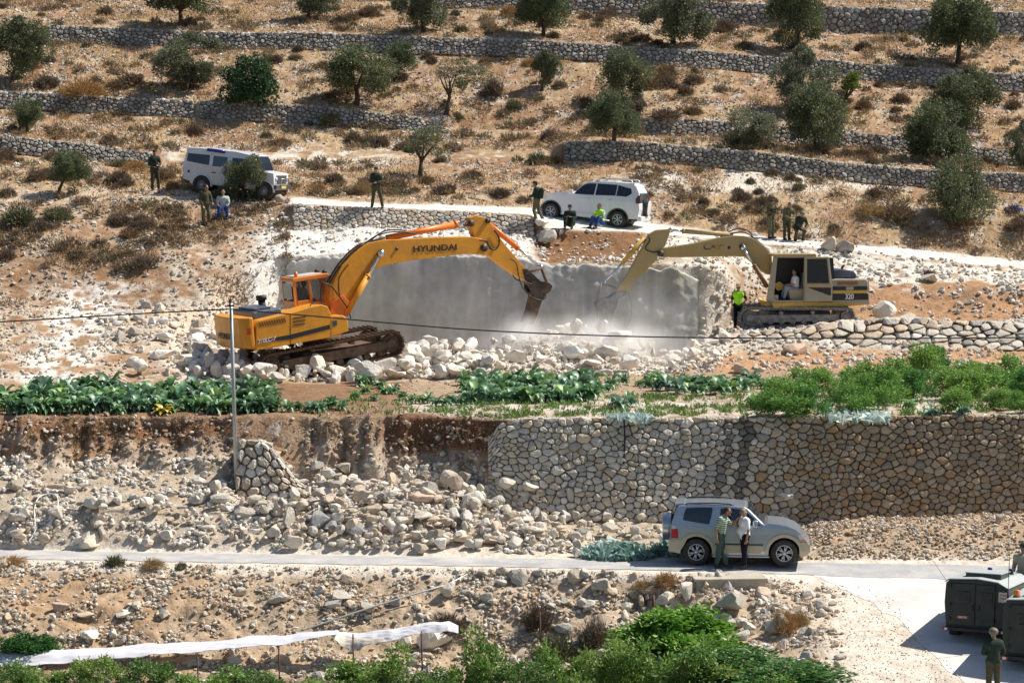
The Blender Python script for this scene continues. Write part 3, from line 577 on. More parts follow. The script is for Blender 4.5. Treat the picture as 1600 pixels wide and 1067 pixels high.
def tube_pts(pts, rad, seg=7):
    pts = [Vector(p) for p in pts]; V = []; F_ = []
    up = Vector((0.13, .2, 1))
    for i, p in enumerate(pts):
        t = (pts[min(i + 1, len(pts) - 1)] - pts[max(i - 1, 0)]).normalized(); a = t.cross(up if abs(t.dot(up.normalized())) < .95 else Vector((1, 0, 0))).normalized(); b = t.cross(a)
        r = rad[i] if hasattr(rad, '__len__') else rad
        for k in range(seg):
            w = 2 * math.pi * k / seg; V.append(p + a * math.cos(w) * r + b * math.sin(w) * r)
    for i in range(len(pts) - 1):
        for k in range(seg): k2 = (k + 1) % seg; F_.append((i * seg + k, i * seg + k2, (i + 1) * seg + k2, (i + 1) * seg + k))
    n = len(V); F_.append(tuple(range(seg - 1, -1, -1))); F_.append(tuple(range(n - seg, n)))
    return V, F_
class MB:
    def __init__(s): s.V = []; s.F = []; s.sm = []
    def add(s, V, F_, smooth=False):
        o = len(s.V); s.V += [tuple(v) for v in V]; s.F += [tuple(i + o for i in f) for f in F_]; s.sm += [smooth] * len(F_); return s
    def tube(s, pts, rad, seg=8): return s.add(*tube_pts(pts, rad, seg), smooth=True)
    def box(s, lo, hi, M_=None):
        x0, y0, z0 = lo; x1, y1, z1 = hi; V = [Vector(v) for v in ((x0,y0,z0),(x1,y0,z0),(x1,y1,z0),(x0,y1,z0),(x0,y0,z1),(x1,y0,z1),(x1,y1,z1),(x0,y1,z1))]
        if M_ is not None: V = [M_ @ v for v in V]
        return s.add(V, [(3,2,1,0),(4,5,6,7),(0,1,5,4),(1,2,6,5),(2,3,7,6),(3,0,4,7)])
    def plate(s, pts, t0, t1):
        """polygon in the (s,z) side plane, from lateral t0 to t1 (numbers or functions of (s,z))"""
        f0 = t0 if callable(t0) else (lambda a, b: t0); f1 = t1 if callable(t1) else (lambda a, b: t1)
        n = len(pts); V = [(p[0], f0(*p), p[1]) for p in pts] + [(p[0], f1(*p), p[1]) for p in pts]
        tr_ = geometry.tessellate_polygon([[Vector((p[0], p[1], 0)) for p in pts]])
        F_ = [tuple(t) for t in tr_] + [tuple(i + n for i in reversed(t)) for t in tr_] + [(i, (i + 1) % n, (i + 1) % n + n, i + n) for i in range(n)]
        return s.add(V, F_)
    def cyl(s, a, b, r, seg=16, r2=None): return s.tube([a, b], [r, r if r2 is None else r2], seg)
    def build(s, name, material, parent=None, bevel=0, bseg=2, fix=True):
        me = bpy.data.meshes.new(name); me.from_pydata(s.V, [], s.F); me.polygons.foreach_set('use_smooth', s.sm)
        if fix:
            bm = bmesh.new(); bm.from_mesh(me); bmesh.ops.remove_doubles(bm, verts=bm.verts, dist=1e-5); bmesh.ops.recalc_face_normals(bm, faces=bm.faces)
            bmesh.ops.dissolve_limit(bm, angle_limit=.005, verts=bm.verts, edges=bm.edges) if bevel else None
            bm.to_mesh(me); bm.free()
        o = mobj(name, me, material, parent)
        if bevel:
            m = o.modifiers.new('bevel', 'BEVEL'); m.width = bevel; m.segments = bseg; m.limit_method = 'ANGLE'; m.angle_limit = math.radians(28)
            m.harden_normals = False
        return o

def crown_mesh(seed, n, leaf, col, blobs=16, flat=.75, dense=.5, base=-.75):
    """leaf cloud in the unit ball made of many clumps"""
    rng = np.random.RandomState(seed); P_ = []; D = []
    cs = []
    while len(cs) < blobs:
        v = rng.uniform(-1, 1, 3)
        if .25 < np.linalg.norm(v) < .82 and v[2] > base: cs.append(v)
    for c in cs:
        r = rng.uniform(.2, .42); m = n // blobs; q = rng.normal(size=(m, 3)); q /= np.linalg.norm(q, axis=1, keepdims=True)
        rad = r * (dense + (1 - dense) * rng.rand(m, 1)) * (1 + (fbm(q * 2 + c, 2, 2)[:, None] - .5) * .9); P_.append(c + q * rad * np.array([1, 1, flat])); D.append(q * .7 + rng.normal(size=(m, 3)) * .55 + np.array([0, 0, .15]))
    p = np.concatenate(P_); dd = np.concatenate(D); tint = 1 + (fbm(p, 2, 3)[:, None] - .5) * .5
    V, F_, C_c = leaf_quads(p, dd, leaf[0], leaf[1], rng, np.asarray(col)[None] * tint)
    return npmesh('crown', V, F_, C_c, False)
OL = (.105, .125, .060)
CR = [crown_mesh(100 + k, 9500, (.095, .036), ((.16,.185,.095), (.13, .165, .078), (.19, .21, .13))[k % 3], blobs=(17, 24, 14, 20, 28, 16)[k], flat=.95) for k in range(6)]
CRS = [crown_mesh(150 + k, 3200, (.10, .033), (.165, .18, .105), blobs=13) for k in range(3)]
GB = crown_mesh(170, 9000, (.085, .06), (.055, .115, .045), blobs=26, flat=.95, dense=.6)
for me in CR + CRS + [GB]: me.materials.append(M['leaf'])
TG = 'olive trees on the terraces'
def tree(px, py, cx, top, bot, w, label, kind=0, mesh=None, lean=None, i0=17.9, name='olive_tree', stems=1, group=TG, dz=0):
    g = ground(px, py, i0); k = g.y / FPX; cxw = (cx - px) * k; W = w * k / 2; H = (bot - top) * k / 2; zc = (py - (top + bot) / 2) * k
    rng = np.random.RandomState(int(px * 3 + py)); r = empty(name, g, 0, label, 'tree', group)
    me = mesh or CR[kind % 6]
    if not me.materials: me.materials.append(M['leaf'])
    c = mobj('crown', me); c.parent = r; c.location = (cxw, 0, zc); c.scale = (W * 1.12, W * 1.1, H * 1.38); c.rotation_euler = (0, 0, rng.uniform(0, 6.28))
    if stems:
        t = MB()
        for s_ in range(stems):
            ox = (s_ - (stems - 1) / 2) * .25; r0 = max(.07, .095 * w / 90) / (1 if stems == 1 else 1.3)
            fork = Vector((cxw * .35 + ox, .05, zc * .45)); t.tube([(ox * .3, 0, -.15), (ox * .5 + cxw * .1 + rng.uniform(-.04, .04), 0, zc * .2), fork], [r0 * 1.5, r0 * 1.05, r0 * .9], 8)
            for q in range(5):
                a = rng.uniform(0, 6.28); e = Vector((cxw + math.cos(a) * W * .62, math.sin(a) * W * .55, zc + H * rng.uniform(-.2, .6))); m = fork.lerp(e, .5) + Vector((rng.uniform(-.1, .1), 0, rng.uniform(-.05, .12)))
                t.tube([fork, m, e], [r0 * .7, r0 * .42, r0 * .15], 6)
        t.build('trunk', M['bark'], r, fix=False)
    return r
T = [
 (18,130,36,32,112,88,'dark olive tree cut by the left edge of the photo, above the left terrace wall',0),
 (282,40,281,-45,24,108,'olive tree at the top edge, left part, behind the long terrace wall',1),
 (290,142,301,63,127,112,'wide olive tree directly above the left terrace wall, left of the round bush',2),
 (557,163,558,79,147,114,'broad dark olive tree on the middle terrace with a smaller tree behind its right side',3),
 (624,122,627,67,108,54,'smaller olive behind the right side of the broad dark one',4),
 (662,50,657,-42,36,92,'olive tree at the top edge right of centre-left, trunk above the long wall',5),
 (482,30,488,-35,22,76,'half seen olive at the top edge between two taller ones, left of centre',2),
 (849,57,846,-32,46,92,'olive tree at the top centre edge of the photo',1),
 (846,142,856,82,126,44,'small thin olive in the middle of the hill, below the top centre tree',0),
 (973,160,972,84,148,84,'dense olive tree behind and above the paler low one, right of centre',3),
 (959,222,961,146,208,82,'pale low olive in front of the dense one, left end of the right-hand walls',4),
 (1051,70,1060,-32,57,114,'large olive tree at the top edge right of centre',5),
 (1246,80,1250,-22,62,96,'olive tree with a double trunk at the top edge, right part',0),
 (1497,100,1502,-8,84,122,'biggest olive tree at the top right, on bare white ground',1),
 (1241,180,1254,87,170,104,'tall olive behind the wall, upper left of the right-hand clump',2),
 (1275,238,1274,140,230,96,'dense olive in front of the shaded wall, lowest of the right-hand clump',3),
 (1160,232,1170,166,226,90,'low bushy olive left of the clump, between the two walls',5),
 (1507,200,1507,110,196,98,'dark olive at right with brown earth to its right',0),
 (1465,254,1466,166,250,104,'drooping olive hiding part of the shaded wall at right',4),
 (1597,266,1600,200,266,54,'olive cut by the right edge of the photo',2),
 (42,207,42,156,196,50,'small grey olive in front of the left terrace wall',4),
 (90,304,110,241,288,64,'leaning small olive on the stony slope at the far left',1),
]
for t in T: tree(*t[:7], t[7])
tree(1508,350,1505,256,346,100,'bushy many-stemmed olive nearest the track at right, casting shade to its left',3, stems=3, i0=18)
tree(655,277,665,192,250,88,'thin silvery olive in the middle of the hill above the track', mesh=CRS[0], i0=18)
tree(697,178,712,96,142,90,'sparse tree with a leaning trunk in the middle of the hill', mesh=CRS[1])
o = tree(1317,178,1327,116,144,42,'bright yellow-green sapling with a thin bent stem beside the right-hand clump', mesh=crown_mesh(180, 2600, (.16, .06), (.21, .27, .06), blobs=10), name='sapling', group=None)
tree(380,312,382,246,312,74,'round olive bush growing right in front of the white jeep', 0, i0=17)
tree(388,166,388,96,170,86,'round bright green leafy bush breaking the left terrace wall', mesh=GB, name='green_bush', group=None, stems=0)

# dry thorn shrubs: hemispheres of fine twigs
def shrub_mesh(seed, n, col, L=.30, W=.022):
    rng = np.random.RandomState(seed); q = rng.normal(size=(n, 3)); q[:, 2] = abs(q[:, 2]); q /= np.linalg.norm(q, axis=1, keepdims=True)
    lob = 1 + (fbm(q * 1.6 + seed, 2, 2)[:, None] - .5) * 1.1; base = q * rng.uniform(.25, .75, (n, 1)) * lob * np.array([1, 1, .8])
    dd = q + rng.normal(size=(n, 3)) * .35 + np.array([0, 0, .25]); V, F_, c = leaf_quads(base, dd, L, W, rng, np.asarray(col)[None] * (1 + (fbm(base, 2, 2)[:, None] - .5) * .5), .3)
    me = npmesh('shrub', V, F_, c, False); me.materials.append(M['dry']); return me
SB = [shrub_mesh(200 + k, 1500, [(.20,.145,.10),(.235,.175,.115),(.17,.13,.095),(.25,.175,.10),(.20,.16,.12)][k], .34, .04) for k in range(5)]
SG = [shrub_mesh(210 + k, 1500, [(.15,.16,.085),(.19,.19,.11)][k], .3, .05) for k in range(2)]
SO = [shrub_mesh(220 + k, 1300, [(.43,.27,.12),(.40,.29,.15)][k], .5, .03) for k in range(2)]
def shrub(px, py, w, h, me, label, group=None, i0=0, name='dry_shrub', cat='shrub', g=None):
    g = g or ground(px, py, i0); k = g.y / FPX; o = mobj(name, me); o.location = g - Vector((0, 0, .04)); o.scale = (w * k / 2.05, w * k / 2.1, h * k / 1.0)
    o.rotation_euler = (0, 0, random.uniform(0, 6.28)); return tag(o, label, cat, group)
ZN = [(18.15,19.95,75,'dry brown thorn shrub just above the track','thorn shrubs just above the track'),
      (21.1,21.9,34,'dry brown thorn shrub on the first terrace up','thorn shrubs on the first terrace'),
      (23.05,23.95,85,'dry brown thorn shrub on the middle terrace','thorn shrubs on the middle terrace'),
      (25.05,25.95,38,'dry brown thorn shrub behind the longest wall','thorn shrubs on the top terrace'),
      (10.6,17.0,26,'dry thorn shrub on the rough slope left of the pit','thorn shrubs left of the pit')]
rs = np.random.RandomState(77)
dn = sm(.40, .62, fbm(G[:-1, :-1] + 9, 3, .28)) + .08
for a, b, n, lab, gr in ZN:
    dens = ((cRT > a) & (cRT < b)) * dn * (1 - .9 * sm(.5, .62, n1[:-1, :-1]) * 0)
    if a < 11: dens = dens * ((cCP < 330) & (cPY < 440 + 0 * cPY))
    if a < 20 and a > 18: dens = dens * ~((abs(cPX - 935) < 100) & (cPY > 275)) * ~((abs(cPX - 365) < 95) & (cPY > 225))
    p, nn, r, c = pick(dens, n, rs)
    for q in p:
        w = rs.uniform(18, 44); h = w * rs.uniform(.42, .62); me = SB[rs.randint(5)] if rs.rand() < .84 else (SG[rs.randint(2)] if rs.rand() < .6 else SO[rs.randint(2)])
        lb = lab.replace('dry brown', 'dry greenish') if me in SG else (lab.replace('dry brown', 'straw coloured') if me in SO else lab)
        qx = proj(q)[0]; lb += (', ' + ('left' if qx < 533 else 'middle' if qx < 1066 else 'right') + ' third') if a > 11 else ''
        shrub(0, 0, w, h, me, lb, gr, g=Vector(q))
for px, py, w, h, me, lab in [
 (130,150,80,30,SO[0],'wide orange dry bush above the left terrace wall'),(75,135,50,22,SB[2],'dark brown bush left of the orange one above the left terrace wall'),(205,132,60,24,SB[0],'brown thorn shrub between the orange bush and the wide olive'),
 (515,195,50,26,SG[1],'grey-green shrub against the middle of the second terrace wall'),(580,200,40,16,SB[1],'brown shrub below the sloping terrace wall'),
 (30,350,70,34,SG[0],'dark grey-green scrub low on the slope at the far left'),(90,345,60,30,SG[1],'grey-green scrub beside the leaning small olive'),(428,318,28,36,SO[1],'pale straw bush in front of the white jeep bumper'),
 (345,345,40,20,SG[0],'small green shrub behind the seated man in blue trousers'),(1040,185,60,20,SB[2],'wide brown bush on top of the right-hand wall end'),(770,150,44,36,SB[4],'loose grey twig bush in the middle terrace'),
 (1500,352,60,22,SB[3],'brown bush at the foot of the many-stemmed olive'),(1400,340,70,30,SB[1],'wide brown shrub left of the many-stemmed olive'),(1360,335,60,22,SO[1],'straw-brown shrub second left of the many-stemmed olive'),
 (640,238,24,16,SG[0],'small green tuft behind the silvery olive'),(1590,360,50,26,SB[0],'brown shrub at the right edge above the white track')]:
    shrub(px, py, w, h, me, lab, i0=17.9 if px > 100 or py < 200 else 9.5)
rr = np.random.RandomState(8)
for px, py, w, h, me, lab in [
 (180,882,40,22,SG[0],'green weed tuft growing at the near edge of the road, left part'),(240,886,46,18,SO[1],'straw tuft right of the green roadside weed'),(283,888,24,16,SG[1],'small thin weed third along the near road edge'),(15,880,60,16,SO[0],'dry grass tuft at the left end of the near road edge'),
 (1040,914,44,26,SO[0],'orange dry weed on the near verge below the silver car'),(1010,916,50,14,SO[1],'flat straw weed left of the orange verge weed'),(1225,985,50,40,SO[0],'tall rusty-brown dry weeds on the slope right of the concrete slab'),(1252,975,30,24,SO[1],'pale dry weeds at the edge of the dirt shoulder'),
 (700,985,80,34,SB[2],'dark dead brush behind the right end of the white sheet'),(840,985,60,56,SB[2],'tall dark thorn brush around a rusty stake'),(930,1010,70,56,SB[4],'grey thorn brush left of the bright green creeper'),(870,1030,90,50,SG[0],'dull green undergrowth under the tall dark brush'),(1450,430,26,12,SB[2],'dark tuft on the bank behind the tan excavator')]:
    shrub(px, py, w, h, me, lab, i0=0)

# dry grass over the terraces (nobody could count it)
def grass(name, dens, n, L, W, col, label, seed, up_=.8):
    rng = np.random.RandomState(seed); p, nn, r, c = pick(dens, n, rng); dd = rng.normal(size=(n, 3)) * .45 + np.array([0, 0, up_])
    V, F_, cc = leaf_quads(p - np.array([0, 0, .02]), dd, L, W, rng, np.asarray(col), .35); o = mobj(name, npmesh(name, V, F_, cc, False), M['dry']); tag(o, label, kind='stuff')
gd = (cRT > 17.95) & (cRT < 28); gcl = sm(.45, .62, fbm(G[:-1, :-1] + 61, 4, .5))
grass('dry_grass', gd * notwall * (gcl + .05), 70000, .26, .035, (.46, .32, .17), 'dry straw grass on the terraces', 31)
grass('brown_weeds', gd * notwall * sm(.5, .66, n2[:-1, :-1]), 36000, .22, .04, (.22, .16, .11), 'low brown weeds on the terraces', 32)
grass('slope_weeds', lz * sm(.46, .6, n1[:-1, :-1]) * (cPY < 480), 9000, .2, .04, (.30, .22, .14), 'dry weeds on the slope left of the pit', 33)
grass('embankment_weeds', emb * sm(.5, .66, n2[:-1, :-1]), 9000, .16, .02, (.42, .32, .20), 'dry weeds on the embankment', 34)
grass('bank_weeds', bankm[:-1, :-1] * sm(.45, .6, n2[:-1, :-1]) * (cRT > 7.5), 9000, .2, .02, (.28, .20, .12), 'dry roots hanging on the earth bank', 35, -.1)
grass('garden_weeds', ((cRT > 8.0) & (cRT < 8.5)) * sm(.5, .6, n3[:-1, :-1]) * sm(.35, .6, n1[:-1, :-1]) * (cCP > 480), 9000, .2, .05, (.20, .30, .10), 'low green weeds along the top of the retaining wall', 36)

# low scrub that reads as one cover
def scrub(name, dens, n, per, seed, label, cols, rad=.32, L=.24):
    rng = np.random.RandomState(seed); p, nn, r, c = pick(dens, n, rng); R = rng.uniform(.45, 1.25, n) * rad; q = rng.normal(size=(n, per, 3)); q[..., 2] = abs(q[..., 2]) * .6
    q /= np.linalg.norm(q, axis=2, keepdims=True); pos = p[:, None] + q * (R[:, None, None] * rng.uniform(.35, 1.0, (n, per, 1))) * np.array([1, 1, .8]); dd = q + rng.normal(size=q.shape) * .5 + np.array([0, 0, .3])
    cc = np.array(cols)[rng.randint(len(cols), size=n)] * rng.uniform(.8, 1.25, (n, 1)); V, F_, c4 = leaf_quads(pos.reshape(-1, 3), dd.reshape(-1, 3), L, .04, rng, np.repeat(cc, per, 0), .3); tag(mobj(name, npmesh(name, V, F_, c4, False), M['dry']), label, kind='stuff')
SCC = [C3(.22,.165,.11), C3(.27,.20,.13), C3(.19,.15,.11), C3(.33,.24,.14), C3(.19,.18,.11)]
scrub('low_scrub', gd * notwall * sm(.42, .6, fbm(G[:-1, :-1] + 9, 4, .4)), 950, 130, 41, 'low brown scrub covering the terraces', SCC)
scrub('slope_scrub', lz * (cPY < 430) * sm(.42, .6, n1[:-1, :-1]), 90, 120, 42, 'low scrub on the slope left of the pit', SCC)
# ---- the vegetable garden: cabbages, and pepper bushes at right
def cabbage_mesh(seed, col, n=18):
    rng = np.random.RandomState(seed); V = []; F_ = []; Cc = []
    for k in range(n):
        a = k * 2.4 + rng.uniform(-.2, .2); tilt = .25 + .95 * (k / n) ** .8 ; L = rng.uniform(.32, .5) * (1.1 - .3 * k / n); w = L * .24; o = len(V); c_ = np.array(col) * rng.uniform(.75, 1.3) * (C3(1.2, 1.1, .8) if rng.rand() < .12 else 1)
        ca, sa = math.cos(a), math.sin(a)
        for i in range(6):
            t = i / 5; ang = tilt + t * .55; r_ = .04 + L * t * math.sin(min(ang, 1.5)) ; z = .05 + L * (t - .35 * t * t) * math.cos(min(tilt, 1.4)) - .09 * t ** 3 * tilt * 2
            ww = w * (.22 + 1.3 * math.sin(math.pi * min(1, t * .93 + .04)) ) * .8
            for s_ in (-1, 0, 1):
                V.append((ca * r_ - sa * ww * s_, sa * r_ + ca * ww * s_, z + abs(s_) * ww * .35 + rng.uniform(-.012, .012))); Cc.append(c_ * (1.5 if s_ == 0 else 1))
        for i in range(5):
            for s_ in (0, 1): q = o + i * 3 + s_; F_.append((q, q + 1, q + 4, q + 3))
    me = npmesh('cabbage', V, F_, Cc, True); me.materials.append(M['cab']); return me
M['cab'] = mat('cab', 'attr', .42, var=.12, vs=6, trans=.2, spec=.5)
CB = [cabbage_mesh(300 + k, [(.12,.23,.13),(.10,.20,.09),(.17,.28,.20),(.15,.27,.11)][k % 4]) for k in range(6)]
rc = np.random.RandomState(9); n_c = 0
def cab(px, py, s, grp, lab):
    g = ground(px, py, 7.9); k = g.y / FPX; o = mobj('cabbage_plant', CB[rc.randint(6)]); o.location = g; o.scale = (s * k * 1.15,) * 2 + (s * k * rc.uniform(1.6, 2.4),); o.rotation_euler = (rc.uniform(-.1, .1), rc.uniform(-.1, .1), rc.uniform(0, 6.28)); tag(o, lab, 'cabbage', grp)
for px in np.arange(8, 440, 9.2):
    for r_ in range(3):
        py = [643, 630, 617][r_] + rc.uniform(-3, 3) + max(0, (90 - px)) * .02
        if px < 40 and r_ == 2: continue
        if px > 400 and r_ > 0 and rc.rand() < .5: continue
        cab(px + rc.uniform(-4, 4), py, rc.uniform(30, 42), 'cabbages in the left bed of the garden', 'cabbage in the ' + ('front', 'middle', 'back')[r_] + ' row of the left bed, ' + ('left' if px < 240 else 'right') + ' half')
for px in list(np.arange(450, 550, 17)):
    cab(px, 642 + rc.uniform(-3, 3), rc.uniform(24, 32), 'cabbages in the short row by the brown bank edge', 'green cabbage in the short row right of the pole')
for px in np.arange(730, 930, 10):
    for py in (628, 614, 603): cab(px + rc.uniform(-5, 5), py + rc.uniform(-3, 3), rc.uniform(32, 46) * (1 if py > 610 else .9), 'cabbages in the middle bed below the dust', 'big cabbage in the ' + {628: 'front', 614: 'middle', 603: 'back'}[py] + ' row below the dust, ' + ('left' if px < 830 else 'right'))
for px in np.arange(935, 1200, 13):
    if rc.rand() < .75: cab(px, 606 + rc.uniform(-6, 8), rc.uniform(22, 34), 'cabbages along the back of the garden right of the dust', 'ragged cabbage at the back of the garden')
for px in np.arange(555, 735, 15):
    if rc.rand() < .7: cab(px, 622 + rc.uniform(-10, 12), rc.uniform(18, 28), 'sparse cabbages between the left bed and the middle bed', 'sparse cabbage between the two beds')
for px in np.arange(655, 725, 14): cab(px, 632 + rc.uniform(-3, 3), rc.uniform(20, 28), 'small cabbages left of the middle bed', 'small green cabbage between the two beds')
for px, py in [(968,640),(985,636),(1045,610),(1060,615),(1078,612),(1090,618),(1105,612),(1125,616),(1140,610),(1160,612),(1175,600),(1178,640),(1190,632),(1020,600),(1033,604),(955,608),(1205,618)]:
    cab(px, py, rc.uniform(30, 42), 'cabbages scattered before the green bushes', 'dark cabbage left of the tall green bushes')
for px, py in [(580,600),(565,603),(592,606)]: cab(px, py, 26, 'cabbages under the white block heap', 'dark cabbage at the foot of the white blocks')
for px, py in [(1290,648),(1420,640),(1505,650),(1455,652)]: cab(px, py, 30, 'cabbages at the wall edge at right', 'pale cabbage on the retaining wall edge at right')
M['lush'] = mat('lush', 'attr', .5, var=.15, vs=4, trans=.32, spec=.4)
def bush_mesh(seed, n, leaf, col, blobs=16): 
    me = crown_mesh(seed, n, leaf, col, blobs, flat=1.0, dense=.35, base=-.4); me.materials.append(M['lush']); return me
PB = [bush_mesh(320 + k, 2600, (.17, .055), [(.17,.33,.07),(.12,.28,.07),(.22,.37,.08)][k % 3]) for k in range(4)]
for px, py, w, h in [(1200,650,60,50),(1235,652,80,62),(1262,650,60,56),(1245,622,80,55),(1285,618,70,50),(1320,625,60,48),(1328,646,70,50),(1355,640,70,66),(1385,630,90,72),(1350,608,80,50),(1400,608,90,60),(1430,625,70,60),(1440,600,74,72),(1455,590,60,60),(1478,618,60,52),(1490,645,60,46),(1515,625,80,56),(1540,618,80,62),(1575,612,90,66),(1560,640,60,40),(1510,605,70,48),(1590,645,50,40),(1610,625,70,60),(1215,630,60,48)]:
    h *= .86; g = ground(px, py, 7.9); k = g.y / FPX; o = mobj('pepper_bush', PB[rc.randint(4)]); o.location = g + Vector((0, 0, h * k * .42)); o.scale = (w * k / 1.75, w * k / 1.9, h * k / 1.7); o.rotation_euler = (0, 0, rc.uniform(0, 6)); tag(o, 'bright green bush in the ' + ('front' if py > 635 else 'middle' if py > 612 else 'back') + ' of the garden, ' + ('left' if px < 1310 else 'middle' if px < 1460 else 'right') + ' part', 'bush', 'tall green bushes in the garden at right')
yel = cabbage_mesh(350, (.45, .38, .06)); o = mobj('yellowed_cabbage', yel); g = ground(255, 646, 7.9); o.location = g; o.scale = (.8, .8, .9); tag(o, 'yellowed cabbage in the front of the left bed', 'cabbage')

# ---- foreground greenery at the bottom edge
FB = [bush_mesh(330 + k, 2300, (.14, .07), [(.19,.31,.07),(.25,.36,.09),(.13,.23,.06)][k], 13) for k in range(3)]
FGm = 'tangled green vines along the bottom edge'
for px, py, w, h in [(60,1085,110,50),(150,1080,100,50),(230,1080,90,60),(330,1085,110,50),(400,1085,80,45),(520,1090,90,60),(590,1080,110,75),(660,1095,90,50),(740,1085,90,85),(830,1095,110,70),(880,1080,90,80),(950,1085,100,90),(1010,1090,110,110),(1080,1095,110,90),(480,1100,90,40),(1150,1100,120,70),(1210,1105,110,60),(10,1090,90,50),(705,1110,90,50),(920,1110,90,60)]:
    h *= rc.uniform(.8, 1.3); w *= rc.uniform(.8, 1.1); g = ground(px, py, 0); k = g.y / FPX; o = mobj('vine_bush', FB[rc.randint(3)]); o.location = g + Vector((0, 0, h * k * .4)); o.scale = (w * k / 1.7, w * k / 1.9, h * k / 1.6); o.rotation_euler = (0, 0, rc.uniform(0, 6)); tag(o, 'vine bush at the bottom edge, ' + ('under the long white sheet' if px < 320 else 'right of the sheet middle' if px < 700 else 'below the dark thorn brush' if px < 930 else 'below the bright green creeper'), 'bush', FGm)
def bush1(name, px, py, w, h, me, label, mt='lush'):
    g = ground(px, py, 0); k = g.y / FPX; o = mobj(name, me); o.location = g + Vector((0, 0, h * k * .3)); o.scale = (w * k / 1.8, w * k / 2.2, h * k / 1.6); tag(o, label, 'bush'); return o
CRP = bush_mesh(340, 9000, (.13, .10), (.17, .34, .05), 34); bush1('creeper', 1068, 1025, 190, 80, CRP, 'bright glossy green creeper mound in front of the concrete slab')
CRD = bush_mesh(341, 9000, (.09, .06), (.08, .19, .045), 34); bush1('ivy_bank', 1180, 1072, 260, 62, CRD, 'dark green creeper trailing over the bank edge at the bottom, right of centre')
bush1('hedge', 45, 1022, 105, 36, bush_mesh(342, 6000, (.12, .07), (.045, .15, .03), 24), 'dark green low bush behind the left end of the white sheet')
# ---------------------------------------------------------------- vehicles
def frame(loc, yaw, pit=0, roll=0): return Matrix.Translation(Vector(loc)) @ Matrix.Rotation(math.radians(yaw), 4, 'Z') @ Matrix.Rotation(math.radians(-pit), 4, 'Y') @ Matrix.Rotation(math.radians(roll), 4, 'X')
def tr(Mx, px, py, t):
    Mi = Mx.inverted(); o = Mi @ Vector((0, 0, CAMZ)); d = Mi.to_3x3() @ ray(px, py); l = (t - o.y) / d.y; return (o.x + d.x * l, o.z + d.z * l)
def tracer(Mx, ox, oy, sc):
    def f(pts, t=0):
        if isinstance(pts[0], (int, float)): return tr(Mx, ox + pts[0] / sc, oy + pts[1] / sc, t)
        return [tr(Mx, ox + p[0] / sc, oy + p[1] / sc, t) for p in pts]
    return f
def root(name, Mx, label, cat, group=None):
    o = bpy.data.objects.new(name, None); link(o); o.matrix_world = Mx; return tag(o, label, cat, group)
def paintm(name, col, **k): return mat(name, col, **{**dict(rough=.42, var=.07, vs=2, dirt=(.42, .34, .25), dirt_amt=.28, coat=.15), **k})
M['silver'] = paintm('silver', (.42, .48, .54), metal=.6, rough=.28, dirt_amt=.12, coat=.4); M['champ'] = paintm('champagne', (.50, .46, .34), metal=.25, rough=.42, dirt_amt=.25)
M['wpaint'] = paintm('white_paint', (.74, .76, .80), rough=.35, dirt_amt=.18, coat=.4); M['wpaint2'] = paintm('white_paint_dusty', (.68, .70, .74), dirt_amt=.35)
M['glassd'] = mat('dark_glass', (.012, .016, .03), .08, var=.05, spec=.9); M['glassb'] = mat('teal_glass', (.05, .09, .11), .12, var=.2, vs=3, spec=.8)
M['steel'] = mat('steel', (.55, .56, .58), .28, metal=.9, var=.1); M['alloy'] = mat('alloy', (.62, .63, .65), .35, metal=.6, var=.1)
M['red'] = mat('red_lens', (.45, .03, .03), .25, var=.1); M['amber'] = mat('amber_lens', (.85, .22, .04), .25, var=.05); M['blue'] = mat('blue_lens', (.02, .03, .28), .2, var=.05)
M['clear'] = mat('clear_lens', (.6, .62, .62), .12, var=.1, spec=.8); M['plast'] = mat('grey_plastic', (.06, .06, .065), .7, var=.2, dirt=(.3, .25, .2), dirt_amt=.2)
M['white'] = mat('white_mark', (.8, .8, .78), .6, var=.06); M['ink'] = mat('black_mark', (.02, .02, .025), .6, var=.1)
M['cream_int'] = mat('seat_cloth', (.38, .33, .24), .9, var=.15)
def text(name, body, size, loc, face, material, parent, up=0, shear=0, extr=.004, sx=1.0):
    """lettering in the side plane: face -1 looks to local -y, +1 to local +y"""
    cu = bpy.data.curves.new(name, 'FONT'); cu.body = body; cu.size = size; cu.extrude = extr; cu.align_x = 'CENTER'; cu.align_y = 'CENTER'; cu.shear = shear; cu.offset = size * .02
    o = bpy.data.objects.new(name, cu); link(o); cu.materials.append(material); o.parent = parent
    X = Vector((1, 0, 0)) if face < 0 else Vector((-1, 0, 0)); X = Matrix.Rotation(-up if face < 0 else up, 3, 'Y') @ X; Zv = Vector((0, face, 0)); Y = Zv.cross(X)
    Mm = Matrix((X * sx, Y, Zv)).transposed().to_4x4(); Mm.translation = Vector(loc); o.matrix_local = Mm; me = bpy.data.meshes.new_from_object(o); q = bpy.data.objects.new(name, me); link(q); q.parent = parent; q.matrix_local = Mm; bpy.data.objects.remove(o)
    if not me.materials: me.materials.append(material)
    return q
